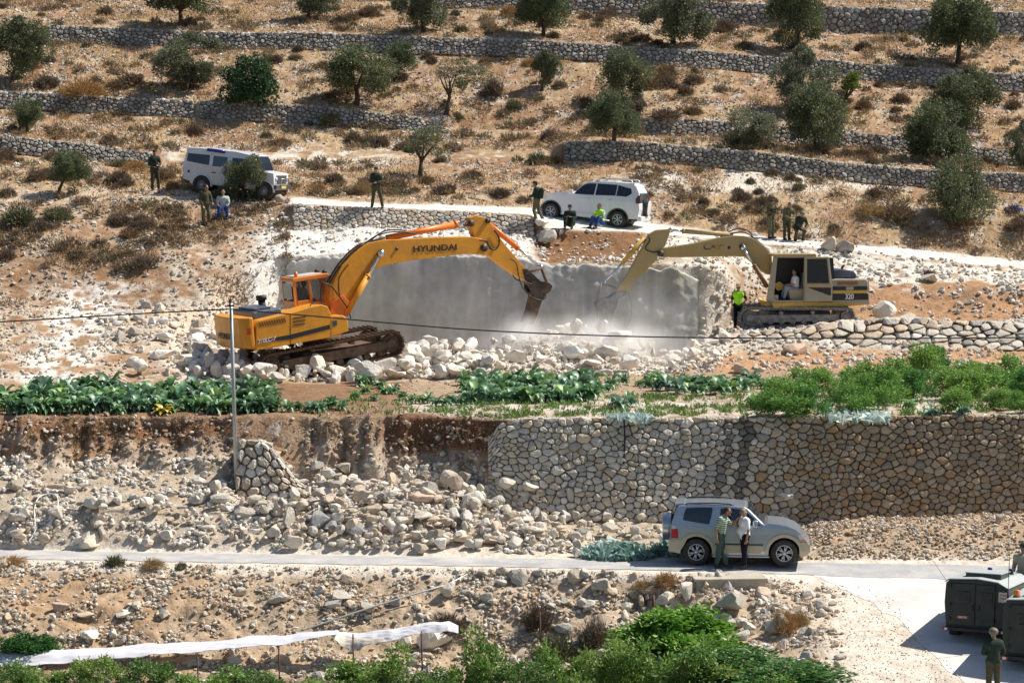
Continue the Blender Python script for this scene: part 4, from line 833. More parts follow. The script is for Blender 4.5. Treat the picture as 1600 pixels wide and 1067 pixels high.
def wheel(parent, s, z, t, R, w, side, spokes=6, rimr=.62, steelw=False, rimm=None):
    """t: lateral place of the outer face; side: +1/-1 outward direction of local y"""
    tb = MB(); prof = [(rimr * R, 0), (R * .80, .012), (R * .93, .0), (R * .99, -.03), (R, -.06), (R, -w + .06), (R * .99, -w + .03), (R * .9, -w), (rimr * R, -w)]
    n = 36; V = []; F_ = []
    for k in range(n):
        a = 2 * math.pi * k / n
        for j, (r, d) in enumerate(prof):
            rr_ = r * (1 + (.012 if (k % 2 and 3 <= j <= 6) else 0)); V.append((math.cos(a) * rr_, side * d, math.sin(a) * rr_))
    m = len(prof)
    for k in range(n):
        for j in range(m - 1): F_.append((k * m + j, k * m + j + 1, ((k + 1) % n) * m + j + 1, ((k + 1) % n) * m + j))
    tb.add(V, F_, True); e = empty('wheel', (0, 0, 0)); e.parent = parent; e.matrix_parent_inverse.identity(); e.matrix_local = Matrix.Translation((s, t, z))
    tb.build('tyre', M['rubber'], e)
    r_ = MB(); y = -side * .05; rr = rimr * R
    r_.cyl((0, side * -.12, 0), (0, side * -.10, 0), rr * .98, 24); r_.build('brake_disc', M['black'], e)
    r_ = MB(); ring = [(math.cos(a) * rr * .96, side * -.02, math.sin(a) * rr * .96) for a in np.linspace(0, 2 * math.pi, 33)]; r_.tube(ring, rr * .07, 6); r_.cyl((0, side * -.07, 0), (0, side * .0, 0), rr * .24, 14)
    if steelw: r_.cyl((0, side * -.09, 0), (0, side * -.05, 0), rr * .9, 20); r_.cyl((0, side * -.05, 0), (0, side * .02, 0), rr * .45, 14)
    else:
        for k in range(spokes):
            a = 2 * math.pi * k / spokes + .3
            for da in (-.17, .17):
                r_.tube([(math.cos(a + da * .4) * rr * .15, side * -.03, math.sin(a + da * .4) * rr * .15), (math.cos(a + da) * rr * .93, side * -.02, math.sin(a + da) * rr * .93)], [rr * .075, rr * .09], 6)
    r_.build('rim', rimm or M['alloy'], e); return e
def arch_pts(c, r, a0, a1, n=12): return [(c[0] + math.cos(math.radians(a0 + (a1 - a0) * k / n)) * r, c[1] + math.sin(math.radians(a0 + (a1 - a0) * k / n)) * r) for k in range(n + 1)]
def interp_hw(tab):
    z = [a for a, b in tab]; w = [b for a, b in tab]; return lambda s, q: float(np.interp(q, z, w))
def shell(name, pts, hw, material, parent, bevel=.04):
    """closed body: side outline, halfwidth given by height"""
    mb = MB(); mb.plate(pts, lambda s, z: -hw(s, z), lambda s, z: hw(s, z)); return mb.build(name, material, parent, bevel, 3)
def panel(name, pts, hw, side, material, parent, off=.006, th=.02, bevel=0):
    mb = MB(); mb.plate(pts, lambda s, z: side * (hw(s, z) - th), lambda s, z: side * (hw(s, z) + off)); return mb.build(name, material, parent, bevel, 2)
def both(name, pts, hw, material, parent, **k): return [panel(name, pts, hw, sd, material, parent, **k) for sd in (1, -1)]
def cross_panel(name, a, b, wa, wb, material, parent, off=.01, th=.02):
    """panel across the car between side-plane points a and b (windscreen, rear window, bonnet line)"""
    a = Vector((a[0], 0, a[1])); b = Vector((b[0], 0, b[1])); n = (b - a).cross(Vector((0, 1, 0))).normalized()
    if n.z < 0 and abs(n.z) > .05: n = -n
    V = []
    for d_ in (off, -th):
        for p, w in ((a, wa), (b, wb)):
            for sd in (-1, 1): V.append(p + n * d_ + Vector((0, sd * w, 0)))
    mb = MB(); mb.add(V, [(0, 1, 3, 2), (4, 6, 7, 5), (0, 2, 6, 4), (1, 5, 7, 3), (0, 4, 5, 1), (2, 3, 7, 6)]); return mb.build(name, material, parent)
def tube_part(name, pts, r, material, parent, seg=8): mb = MB(); mb.tube(pts, r, seg); return mb.build(name, material, parent, fix=False)

# ---- silver car on the road
_g = P(1155, 886, 73.7); Q = frame((_g.x, 73.7, .02), -5.5, 0); car = root('parked_car', Q, 'silver two-tone off-road car on the road under the high retaining wall', 'car')
f = tracer(Q, 1020, 770, 6.154); N = -.92
hw = interp_hw([(0, .86), (.45, .92), (1.05, .91), (1.25, .86), (1.55, .80), (1.95, .68)])
R_w = f((418, 582), N); F_w = f((1265, 600), N); R_w = (R_w[0], .385); F_w = (F_w[0], .385)
top_l = f([(170, 330), (182, 290), (188, 262), (560, 290), (1070, 312), (1110, 298), (1200, 304), (1290, 322), (1370, 352), (1425, 396), (1458, 440), (1490, 478), (1512, 505)], N)
front_l = f([(1508, 560), (1490, 596), (1425, 618)], N)
body = f([(240, 575), (152, 560), (150, 445), (170, 436)], N) + top_l + front_l + arch_pts(F_w, .46, 5, 175) + [(F_w[0] - .47, .27), (R_w[0] + .47, .27)] + arch_pts(R_w, .46, 5, 172)
shell('body', body, hw, M['silver'], car, .085)
gh = f([(184, 285), (208, 205), (232, 138), (300, 122), (450, 117), (620, 120), (760, 128), (880, 140), (920, 160), (1082, 316)], N); shell('cabin', gh, hw, M['silver'], car, .05)
mb = MB(); sp = f([(206, 118), (300, 110), (320, 130), (215, 136)], N); mb.plate(sp, -.62, .62); mb.build('spoiler', M['silver'], car, .01)
lowp = f([(240, 575), (152, 560), (150, 470)], N)
for nm, pts in (('rear_bumper', f([(250, 575), (152, 560), (149, 446), (330, 440), (300, 500)], N)), ('front_bumper', f([(1400, 480), (1480, 474), (1514, 508), (1508, 560), (1490, 598), (1425, 620), (1410, 560)], N))):
    both(nm, pts, hw, M['champ'], car, off=.018, th=.2)
both('door_cladding', f([(600, 500), (1050, 510), (1040, 584), (610, 572)], N), hw, M['champ'], car, off=.014)
both('door_stripe', f([(600, 480), (1062, 492), (1060, 506), (600, 496)], N), hw, M['plast'], car, off=.01)
for nm, c in (('wheel_flare', R_w), ('wheel_flare', F_w)):
    for sd in (1, -1):
        o_ = arch_pts(c, .555, -4, 184, 16) + arch_pts(c, .455, 184, -4, 16); panel(nm, o_, hw, sd, M['champ'], car, off=.03, th=.06, bevel=.01)
for c in (R_w, F_w): mb = MB(); mb.cyl((c[0], -.62, c[1] + .03), (c[0], .62, c[1] + .03), .44, 20); mb.build('wheel_well', M['black'], car)
both('rear_side_window', f([(290, 262), (298, 205), (320, 150), (420, 146), (572, 146), (574, 165), (560, 240), (540, 302), (430, 288)], N), hw, M['glassd'], car, off=.008)
both('door_window', f([(652, 156), (780, 156), (880, 168), (960, 235), (1035, 316), (640, 306)], N), hw, M['glassd'], car, off=.008)
both('window_trim', f([(575, 146), (650, 156), (638, 306), (545, 302), (566, 240)], N), hw, M['silver'], car, off=.004)
a_, b_ = f([(915, 148), (1078, 314)], N); cross_panel('windscreen', a_, b_, .66, .80, M['glassd'], car)
a_, b_ = f([(232, 118), (192, 255)], N); cross_panel('rear_window', a_, b_, .55, .66, M['glassd'], car, off=.012)
both('door_seam', f([(1040, 330), (1046, 330), (1040, 590), (1034, 590)], N), hw, M['ink'], car, off=.003); both('door_seam', f([(600, 310), (606, 310), (606, 500), (600, 500)], N), hw, M['ink'], car, off=.003)
both('tail_light', f([(178, 320), (205, 308), (240, 345), (246, 432), (176, 430)], N), hw, M['red'], car, off=.012); both('tail_light_top', f([(180, 318), (205, 308), (236, 340), (182, 345)], N), hw, M['clear'], car, off=.016)
both('headlight', f([(1395, 400), (1425, 398), (1458, 440), (1470, 462), (1420, 462)], N), hw, M['clear'], car, off=.012); both('indicator', f([(1420, 446), (1462, 446), (1470, 464), (1424, 464)], N), hw, M['amber'], car, off=.016)
for sd in (-1, 1):
    t_ = sd * .70; rz_ = lambda p, d=0: (f(p, N)[0], t_, f(p, N)[1] + d); tube_part('roof_rail', [rz_((300, 120), -.03), rz_((330, 110)), rz_((600, 106)), rz_((740, 116)), rz_((800, 130), -.04)], .022, M['plast'], car)
    mb = MB(); c_ = f((985, 295), N); mb.box((c_[0] - .07, sd * .93, c_[1] - .09), (c_[0] + .07, sd * 1.12, c_[1] + .10)); mb.build('mirror', M['silver'], car, .03)
    mb = MB(); a_ = f((575, 600), N)[0]; b_ = f((1120, 612), N)[0]; mb.box((a_, min(sd * .78, sd * .97), .26), (b_, max(sd * .78, sd * .97), .30)); mb.build('side_step', M['alloy'], car, .01)
rx = f((128, 350), N); mb = MB(); mb.cyl((rx[0] - .13, 0.02, 1.0), (rx[0] + .14, .02, 1.0), .40, 32); o = mb.build('spare_wheel_cover', M['steel'], car, .03)
mb = MB(); mb.cyl((rx[0] + .1, 0.02, 1.0), (rx[0] + .26, .02, 1.0), .36, 24); mb.build('spare_tyre', M['rubber'], car, .02)
mb = MB(); mb.box((-1.9, -.55, .3), (1.7, .55, .5)); mb.build('chassis', M['black'], car)
for c in (R_w, F_w):
    for sd in (-1, 1): wheel(car, c[0], c[1], sd * .935, .385, .25, sd)

# ---- white car on the track
S_ = frame(P(925, 350, 112.9), 163, 6.4); car = root('parked_car', S_, 'white off-road estate car with a spare wheel at the back, on the track', 'car')
f = tracer(S_, 820, 270, 7.273); N = .9
hw = interp_hw([(0, .84), (.5, .90), (1.1, .88), (1.3, .84), (1.85, .66)])
F_w = f((290, 458), N); R_w = f((1050, 540), N); F_w = (F_w[0], .37); R_w = (R_w[0], .37)
body = f([(1290, 528), (1420, 500)], N)[:1] + f([(1280, 525), (1300, 420), (1292, 350), (1255, 250), (1000, 255), (560, 240), (480, 212), (350, 222), (240, 240), (216, 280), (205, 330), (192, 380), (190, 430)], N) + arch_pts(F_w, .45, 5, 175)[::1] + [(F_w[0] - .46, .30), (R_w[0] + .46, .30)] + arch_pts(R_w, .45, 5, 170)
shell('body', body, hw, M['wpaint'], car, .05)
gh = f([(1290, 330), (1290, 230), (1255, 155), (1200, 120), (1000, 104), (830, 96), (740, 98), (690, 108), (630, 145), (545, 242)], N); shell('cabin', gh, hw, M['wpaint'], car, .05)
both('side_window', f([(556, 240), (600, 190), (660, 138), (700, 124), (800, 124), (780, 254)], N), hw, M['glassd'], car, off=.008)
both('side_window', f([(796, 254), (816, 124), (1040, 140), (1022, 262)], N), hw, M['glassd'], car, off=.008)
both('side_window', f([(1034, 264), (1050, 142), (1175, 162), (1200, 190), (1206, 240), (1150, 274)], N), hw, M['glassd'], car, off=.008)
a_, b_ = f([(640, 138), (552, 236)], N); cross_panel('windscreen', a_, b_, .66, .78, M['glassd'], car)
zr = 1.2; xr = f((1290, 340), N)[0]; mb = MB(); mb.box((xr - .012, -.62, 1.12), (xr + .05, .62, 1.60)); mb.build('rear_window', M['glassb'], car, .01)
for c in (F_w, R_w):
    for sd in (1, -1): panel('wheel_flare', arch_pts(c, .50, -4, 184, 16) + arch_pts(c, .445, 184, -4, 16), hw, sd, M['plast'], car, off=.02, th=.06)
for c in (R_w, F_w): mb = MB(); mb.cyl((c[0], -.6, c[1] + .03), (c[0], .6, c[1] + .03), .43, 20); mb.build('wheel_well', M['black'], car)
for px_ in (775, 1030): both('door_seam', f([(px_, 262), (px_ + 5, 262), (px_ - 6, 470), (px_ - 11, 470)], N), hw, M['ink'], car, off=.003)
both('door_handle', f([(715, 290), (750, 293), (750, 300), (715, 297)], N), hw, M['alloy'], car, off=.03); both('door_handle', f([(950, 305), (985, 308), (985, 315), (950, 312)], N), hw, M['alloy'], car, off=.03)
both('tail_light', f([(1258, 352), (1256, 300), (1285, 255), (1300, 290), (1308, 352)], N), hw, M['plast'], car, off=.012); both('tail_light_lens', f([(1288, 260), (1302, 262), (1312, 330), (1300, 300)], N), hw, M['red'], car, off=.018)
both('door_moulding', f([(430, 425), (930, 475), (930, 490), (430, 440)], N), hw, M['wpaint2'], car, off=.02)
both('headlight', f([(205, 300), (216, 262), (250, 268), (230, 300)], N), hw, M['clear'], car, off=.012)
for sd in (-1, 1):
    rz_ = lambda p, d=0: (f(p, N)[0], sd * .62, f(p, N)[1] + d); tube_part('roof_rail', [rz_((1230, 128), -.03), rz_((1190, 92), .02), rz_((850, 74), .02), rz_((790, 90), -.03)], .025, M['alloy'], car)
    mb = MB(); c_ = f((520, 215), N); mb.box((c_[0] - .1, sd * .9 - .08, c_[1] - .08), (c_[0] + .08, sd * .9 + .1, c_[1] + .1)); mb.build('mirror', M['wpaint'], car, .03)
mb = MB()
for q in range(5): mb.box((-1.35 + q * .35, -.6, 1.97), (-1.31 + q * .35, .6, 2.0))
mb.build('roof_rack', M['alloy'], car)
mb = MB(); mb.box((xr - .2, -.86, .40), (xr - .0, .86, .62)); mb.build('rear_bumper', M['wpaint2'], car, .04)
mb = MB(); mb.cyl((xr - .02, -.12, .98), (xr - .26, -.12, .98), .37, 30); mb.build('spare_tyre', M['rubber'], car, .03); mb = MB(); mb.cyl((xr - .24, -.12, .98), (xr - .285, -.12, .98), .33, 28); mb.build('spare_wheel_cover', M['wpaint'], car, .02)
mb = MB(); mb.box((xr - .02, -.42, .62), (xr - .035, .2, .74)); mb.build('number_plate', M['white'], car)
mb = MB(); mb.box((-1.9, -.55, .32), (1.7, .55, .5)); mb.build('chassis', M['black'], car)
for c in (R_w, F_w):
    for sd in (-1, 1): wheel(car, c[0], c[1], sd * .91, .37, .25, sd)

M['galvd'] = mat('dull_wheel', (.30, .31, .32), .6, var=.15)
# ---- white long jeep at upper left
D_ = frame(P(365, 300, 114), -17, -6.5); car = root('police_jeep', D_, 'boxy white long-bodied jeep with blue roof light bar half hidden behind an olive bush', 'jeep')
f = tracer(D_, 270, 220, 7.115); N = -.85
hw = interp_hw([(0, .82), (.9, .86), (1.1, .85), (1.95, .74)])
R_w = f((320, 500), N); F_w = f((1012, 560), N); R_w = (R_w[0], R_w[1] + .03); F_w = (F_w[0], F_w[1])
body = f([(205, 455), (112, 420), (105, 230), (140, 228), (430, 275), (900, 330), (990, 343), (1118, 366), (1126, 470), (1112, 515)], N) + arch_pts(F_w, .44, 10, 172) + f([(870, 540), (420, 478)], N) + arch_pts(R_w, .44, 8, 165)
shell('body', body, hw, M['wpaint2'], car, .03)
gh = f([(118, 240), (148, 105), (150, 70), (300, 78), (700, 120), (905, 168), (968, 342), (700, 310)], N); shell('cabin', gh, hw, M['wpaint'], car, .05)
both('side_window', f([(155, 225), (165, 138), (408, 160), (404, 272), (380, 268)], N), hw, M['glassd'], car, off=.008); both('side_window', f([(440, 282), (450, 168), (606, 184), (596, 298)], N), hw, M['glassb'], car, off=.008)
both('side_window', f([(650, 300), (660, 190), (820, 208), (850, 320)], N), hw, M['glassd'], car, off=.008)
for q in ((425, 150, 415, 470), (628, 175, 620, 495)): both('door_seam', f([(q[0], q[1]), (q[0] + 6, q[1]), (q[2] + 6, q[3]), (q[2], q[3])], N), hw, M['ink'], car, off=.004)
both('door_handle', f([(432, 348), (480, 352), (480, 362), (432, 358)], N), hw, M['ink'], car, off=.02)
both('fuel_cap', f([(166, 325), (186, 325), (186, 355), (166, 355)], N), hw, M['ink'], car, off=.006)
mb = MB(); a_ = f((380, 105), N); b_ = f((575, 130), N); mb.add(*[]) if False else None
mb.tube([(a_[0], -.80, a_[1] + .02), (b_[0], -.80, b_[1] + .02)], .075, 10); mb.build('light_bar', M['blue'], car)
a_, b_ = f([(912, 176), (968, 332)], N); cross_panel('windscreen', a_, b_, .68, .74, M['glassd'], car)
xf = f((1124, 420), N)[0]
mb = MB(); mb.box((xf - .02, -.55, .62), (xf + .03, .55, .98)); mb.build('grille', M['plast'], car, .01)
for sd in (-1, 1):
    mb = MB(); mb.cyl((xf, sd * .62, .82), (xf + .05, sd * .62, .82), .10, 16); mb.build('headlight', M['clear'], car)
    for c in (F_w, R_w): panel('wheel_arch_trim', arch_pts(c, .49, -2, 182, 14) + arch_pts(c, .435, 182, -2, 14), hw, sd, M['wpaint2'], car, off=.05, th=.06)
mb = MB(); mb.box((xf - .02, -.84, .38), (xf + .16, .84, .56)); mb.build('front_bumper', M['plast'], car, .01)
mb = MB(); mb.tube([(xf + .18, -.4, .5), (xf + .2, -.4, .85), (xf + .2, .4, .85), (xf + .18, .4, .5)], .025); mb.build('bull_bar', M['steel'], car)
mb = MB(); mb.box((xf + .16, -.26, .42), (xf + .17, .26, .53)); mb.build('number_plate', mat('plate_yellow', (.7, .55, .1), .5), car)
xr = f((108, 300), N)[0]; mb = MB(); mb.cyl((xr, .1, 1.05), (xr - .22, .1, 1.05), .38, 26); mb.build('spare_tyre', M['rubber'], car, .03)
mb = MB(); mb.box((xr + .2, -.5, .3), (xf - .2, .5, .5)); mb.build('chassis', M['black'], car)
for c in (R_w, F_w): mb = MB(); mb.cyl((c[0], -.6, c[1] + .03), (c[0], .6, c[1] + .03), .42, 20); mb.build('wheel_well', M['black'], car)
for c in (R_w, F_w):
    for sd in (-1, 1): wheel(car, c[0], c[1], sd * .88, .40, .24, sd, rimr=.5, steelw=True, rimm=M['galvd'])

# ---- armoured trucks at the bottom right
M['olive'] = mat('olive_paint', (.022, .032, .027), .55, var=.15, vs=2, dirt=(.25, .21, .16), dirt_amt=.15, coat=.1); M['roofp'] = mat('roof_paint', (.36, .41, .42), .6, var=.12, dirt=(.55, .50, .42), dirt_amt=.4)
def armoured(Mx, label, beacon, full=True):
    tk = root('armoured_truck', Mx, label, 'military truck'); W = .86; L = 4.3; H = 1.72; z0 = .42
    # outline of the rear face (y to the left, z up), pushed forward; roof slopes gently up then down to the bonnet
    prof = [(-W + .02, z0), (-W - .03, 1.2), (-W + .05, 1.50), (-W + .30, 1.66), (-.02, H), (W - .12, 1.68), (W - .03, 1.60), (W, 1.1), (W - .06, z0)]
    mb = MB(); st = [(0, 1, 0), (.06, 1, .0), (2.55, 1, .05), (3.0, .97, -.45), (L, .9, -.62)]; V = []; F_ = []
    for s, k, dz in st:
        for y, z in prof: V.append((s, y * k, z + (dz if z > 1.25 else 0) * min(1, (z - 1.0) / .6 if z > 1.0 else 0)))
    n = len(prof)
    for i in range(len(st) - 1):
        for j in range(n): F_.append((i * n + j, i * n + (j + 1) % n, (i + 1) * n + (j + 1) % n, (i + 1) * n + j))
    F_ += [tuple(range(n)), tuple(range(len(V) - 1, len(V) - n - 1, -1))]; mb.add(V, F_); mb.build('hull', M['olive'], tk, .02)
    mb = MB(); V = []
    for s in (-.05, 2.5):
        for y, z in ((-W + .03, 1.53), (-W + .30, 1.675), (-.02, H + .015), (W - .12, 1.695), (W + .0, 1.62)): V.append((s, y, z + .05 * s / 2.5))
    mb.add([Vector(v) + Vector((0, 0, d_)) for d_ in (0, .025) for v in V], [(5 + i, 6 + i, 1 + i, i) for i in range(4)] + [(10 + i, 11 + i, 16 + i, 15 + i) for i in range(4)] + [(i, i + 1, i + 11, i + 10) for i in range(4)] + [(5 + i, 15 + i, 16 + i, 6 + i) for i in range(4)] + [(0, 10, 15, 5), (4, 9, 19, 14)]); mb.build('roof', M['roofp'], tk)
    for (y0, y1) in ((.03, .70), (-.50, .02)):
        mb = MB(); mb.box((-.03, y0 + .012, z0 + .10), (.01, y1 - .012, 1.60)); d_ = mb.build('rear_door', M['olive'], tk, .01)
        mb = MB(); ym = (y0 + y1) / 2; mb.box((-.055, ym - .19, 1.10), (-.02, ym + .17, 1.40)); mb.build('window_frame', M['olive'], d_, .01); mb = MB(); mb.box((-.062, ym - .12, 1.16), (-.05, ym + .10, 1.34)); mb.build('window', M['glassd'], d_)
        mb = MB(); mb.box((-.07, (.08 if y0 > 0 else -.10), .92), (-.03, (.12 if y0 > 0 else -.06), 1.06)); mb.build('handle', M['ink'], d_)
        mb = MB()
        for hz in (.62, 1.0, 1.5): mb.cyl((-.045, y1 - .02 if y0 > 0 else y0 + .02, hz), (-.045, y1 - .02 if y0 > 0 else y0 + .02, hz + .09), .018, 8)
        mb.build('hinge', M['ink'], d_)
    mb = MB(); mb.box((-.14, -W, .36), (.0, W, .45)); mb.build('rear_bumper', M['ink'], tk, .01)
    for sd in (1, -1):
        mb = MB(); mb.box((-.16, sd * (W - .08) - .09, .37), (-.13, sd * (W - .08) + .09, .44)); mb.build('tail_light', M['red'], tk); mb = MB(); mb.box((-.165, sd * (W - .10) - .03, .375), (-.158, sd * (W - .1) + .05, .435)); mb.build('reflector', M['white'], tk)
    if full:
        mb = MB(); mb.box((-.035, .20, .68), (-.030, .52, .76)); pl = mb.build('number_plate', mat('plate_red', (.38, .04, .04), .5), tk)
        cu = text('plate_number', '580742', .075, (0, 0, 0), 1, M['white'], pl); cu.matrix_local = Matrix(((0, 0, -1, -.040), (-1, 0, 0, .36), (0, 1, 0, .72), (0, 0, 0, 1)))
        mb = MB(); mb.box((-.015, -.80, 1.18), (-.008, -.58, 1.44)); sg = mb.build('warning_sign', mat('sign_paper', (.62, .56, .50), .7), tk)
        mb = MB(); [mb.box((-.020, -.78 + k * .06, z_), (-.016, -.745 + k * .06, z_ + .03)) for z_ in (1.26, 1.35) for k in range(3)]; mb.build('sign_marks', M['red'], sg)
        mb = MB(); mb.box((.0, -.98, .74), (.12, -.84, .98)); mi = mb.build('side_mirror', M['ink'], tk, .01); mb = MB(); mb.box((-.012, -.97, .76), (-.002, -.86, .96)); mb.build('mirror_glass', mat('mirror_glass', (.45, .42, .18), .15, var=.6, vs=14), mi)
    mb = MB(); mb.box((.45, -.52, 1.72), (1.45, .42, 1.85)); hb = mb.build('roof_hatch', M['olive'], tk, .01); mb = MB(); mb.box((.43, -.54, 1.852), (1.47, .44, 1.872)); mb.build('hatch_lid', M['roofp'], hb, .005)
    mb = MB(); [mb.box((2.0 + k * .09, -W - .05, 1.28), (2.05 + k * .09, -W - .02, 1.44)) for k in range(7)]; mb.build('side_louvre', M['ink'], tk)
    bx, by = (1.9, .12) if full else (.35, .60)
    for (x_, y_), mt_ in ((( bx, by), beacon),) + ((((1.9, -.45), M['ink']),) if full else ()):
        mb = MB(); mb.cyl((x_, y_, 1.70), (x_, y_, 1.76), .09, 14); b0 = mb.build('beacon_base', M['ink'], tk); mb = MB(); mb.cyl((x_, y_, 1.761), (x_, y_, 1.90), .075, 16, .06); mb.build('beacon', mt_, b0, .01)
    if full:
        tube_part('antenna', [(-.06, -.84, .95), (-.06, -.84, 1.9), (-.08, -.86, 2.5)], .009, M['ink'], tk, 5)
        tube_part('tow_wire', [(0, .80, 1.62), (.6, 1.35, 2.1)], .006, M['ink'], tk, 5)
    mb = MB(); mb.box((.1, -.5, .34), (L - .2, .5, .5)); mb.build('chassis', M['black'], tk)
    for s in (.85, 3.35):
        for sd in (-1, 1): wheel(tk, s, .40, sd * .84, .40, .26, sd, steelw=True, rimm=M['olive'])
    return tk
g1 = ground(1524, 1008); armoured(frame((g1.x, g1.y, g1.z), 66, -4), 'dark green armoured truck with roof hatch and blue beacon at the right edge', M['blue'])
g2 = P(1614, 1082, 64.6); armoured(frame((g2.x + .16, g2.y, -1.55), 70, -4) @ Matrix.Scale(1.14, 4), 'second armoured truck cut off by the bottom right corner, with an orange beacon', M['amber'], False)
# ---------------------------------------------------------------- excavators
M['hy'] = paintm('orange_paint', (.80, .34, .018), rough=.45, dirt=(.34, .17, .07), dirt_amt=.5, vs=2.2, bump=.06, bs=6); M['hyr'] = paintm('red_orange_paint', (.80, .20, .02), dirt=(.30, .17, .08), dirt_amt=.25)
M['hycab'] = paintm('cab_orange', (.82, .27, .03), dirt=(.5, .4, .3), dirt_amt=.25); M['cat'] = paintm('tan_paint', (.43, .31, .115), rough=.6, dirt=(.42, .36, .28), dirt_amt=.55, vs=1.6); M['caty'] = paintm('ochre_paint', (.60, .36, .05), rough=.6, dirt=(.40, .32, .22), dirt_amt=.35)
M['catg'] = paintm('cab_grey', (.34, .31, .24), rough=.65, dirt=(.4, .36, .3), dirt_amt=.5); M['hood'] = mat('hood_blueblack', (.055, .075, .13), .4, var=.15, dirt=(.4, .38, .36), dirt_amt=.35, coat=.2)
M['muddy'] = mat('muddy_steel', (.10, .06, .04), .85, var=.3, vs=5, dirt=(.30, .20, .12), dirt_amt=.6, bump=.4); M['dusty'] = mat('dusty_steel', (.17, .17, .18), .8, var=.25, vs=5, dirt=(.48, .44, .38), dirt_amt=.6, bump=.4)
M['chrome'] = mat('chrome', (.75, .77, .82), .15, metal=1, var=.04); M['hose'] = mat('hose', (.015, .015, .017), .5, var=.2); M['grease'] = mat('greasy_steel', (.035, .025, .02), .55, var=.3, dirt=(.25, .14, .07), dirt_amt=.4)
def resample(pts, step):
    P_ = [Vector((a, b)) for a, b in pts]; P_.append(P_[0]); d = [0]
    for i in range(len(P_) - 1): d.append(d[-1] + (P_[i + 1] - P_[i]).length)
    n = int(d[-1] / step); out = []
    for k in range(n):
        t = d[-1] * k / n; i = max(j for j in range(len(d) - 1) if d[j] <= t); p = P_[i].lerp(P_[i + 1], (t - d[i]) / max(1e-6, d[i + 1] - d[i])); out.append((p, (P_[i + 1] - P_[i]).normalized()))
    return out
def hull_path(circles):
    """outline round the wheels of a track, counter-clockwise; circles (s,z,r), rear first bottom run"""
    pts = []
    (x0, z0, r0), (x1, z1, r1) = circles; ang = math.atan2(z1 - z0, x1 - x0)
    for k in range(11): a = ang - math.pi / 2 + math.pi * k / 10; pts.append((x1 + math.cos(a) * r1, z1 + math.sin(a) * r1))
    for k in range(11): a = ang + math.pi / 2 + math.pi * k / 10; pts.append((x0 + math.cos(a) * r0, z0 + math.sin(a) * r0))
    return pts
def make_track(rt, Ml, circles, t0, t1, mt, framem, grouser=.05):
    e = bpy.data.objects.new('track', None); link(e); e.parent = rt; e.matrix_local = Ml
    path = hull_path(circles); mb = MB()
    for p, d in resample(path, .19):
        n_ = Vector((d.y, -d.x)); M4 = Matrix(((d.x, 0, n_.x, p.x), (0, 1, 0, 0), (d.y, 0, n_.y, p.y), (0, 0, 0, 1)))
        mb.box((-.088, t0, -.025), (.088, t1, .015), M4); mb.box((-.088, t0, .015), (-.062, t1, .015 + grouser), M4); mb.box((.03, t0 + .01, .015), (.05, t1 - .01, .015 + grouser * .6), M4)
    mb.build('shoes', mt, e, fix=False)
    tm = (t0 + t1) / 2; mb = MB()
    for p, d in resample([(x * 1, z) for x, z in hull_path([(c[0], c[1], c[2] - .06) for c in circles])], .16):
        n_ = Vector((d.y, -d.x)); M4 = Matrix(((d.x, 0, n_.x, p.x), (0, 1, 0, 0), (d.y, 0, n_.y, p.y), (0, 0, 0, 1))); mb.box((-.07, tm - .11, -.04), (.07, tm + .11, .04), M4)
    mb.build('chain', mt, e, fix=False)
    for nm, (x, z, r) in zip(('sprocket', 'idler'), circles):
        mb = MB(); mb.cyl((x, tm - .12, z), (x, tm + .12, z), r - .12, 20); mb.cyl((x, tm - .2, z), (x, tm + .2, z), (r - .1) * .5, 16); mb.build(nm, framem, e, .01)
    (x0, z0, r0), (x1, z1, r1) = circles; mb = MB(); dx = (x1 - x0); sl = (z1 - z0) / dx
    fr = [(x0 + r0 * .9, z0 - r0 * .45 + sl * r0), (x1 - r1 * .7, z1 - r1 * .45), (x1 - r1 * .2, z1 - .08), (x1 - r1 * .2, z1 + .10), (x1 - r1 * .9, z1 + r1 * .30), (x0 + r0 * .9, z0 + r0 * .30 + sl * r0)]
    mb.plate(fr, tm - .19, tm + .19); mb.build('track_frame', framem, e, .02)
    for k in range(8):
        t = (k + .8) / 8.6; x = x0 + dx * t; z = z0 + (z1 - z0) * t - min(r0, r1) + .17; mb = MB(); mb.cyl((x, tm - .2, z), (x, tm + .2, z), .12, 12); mb.build('roller', framem, e)
    for t in (.35, .68): mb = MB(); x = x0 + dx * t; z = z0 + (z1 - z0) * t + min(r0, r1) - .14; mb.cyl((x, tm - .16, z), (x, tm + .25, z), .08, 12); mb.build('carrier_roller', framem, e)
    return e
def ram(name, a, b, t, r, barrel, parent, mt, frac=.55, seg=12):
    a = Vector((a[0], t, a[1])); b = Vector((b[0], t, b[1])); m = a.lerp(b, frac); mb = MB(); mb.cyl(a, m, r, seg); mb.cyl(m - (b - a) * .02, m + (b - a) * .012, r * 1.15, seg); o = mb.build(name, mt, parent); mb = MB(); mb.cyl(m, b, r * .5, seg); mb.cyl(b - Vector((0, r, 0)), b + Vector((0, r, 0)), r * 1.05, 10); mb.build('rod', M['chrome'], o); return o
def bez(pts, n=14):
    out = []; pts = [Vector(p) for p in pts]
    for i in range(len(pts) - 1):
        p0 = pts[max(i - 1, 0)]; p1 = pts[i]; p2 = pts[i + 1]; p3 = pts[min(i + 2, len(pts) - 1)]
        for k in range(n):
            t = k / n; out.append(.5 * ((2 * p1) + (-p0 + p2) * t + (2 * p0 - 5 * p1 + 4 * p2 - p3) * t * t + (-p0 + 3 * p1 - 3 * p2 + p3) * t ** 3))
    return out + [pts[-1]]

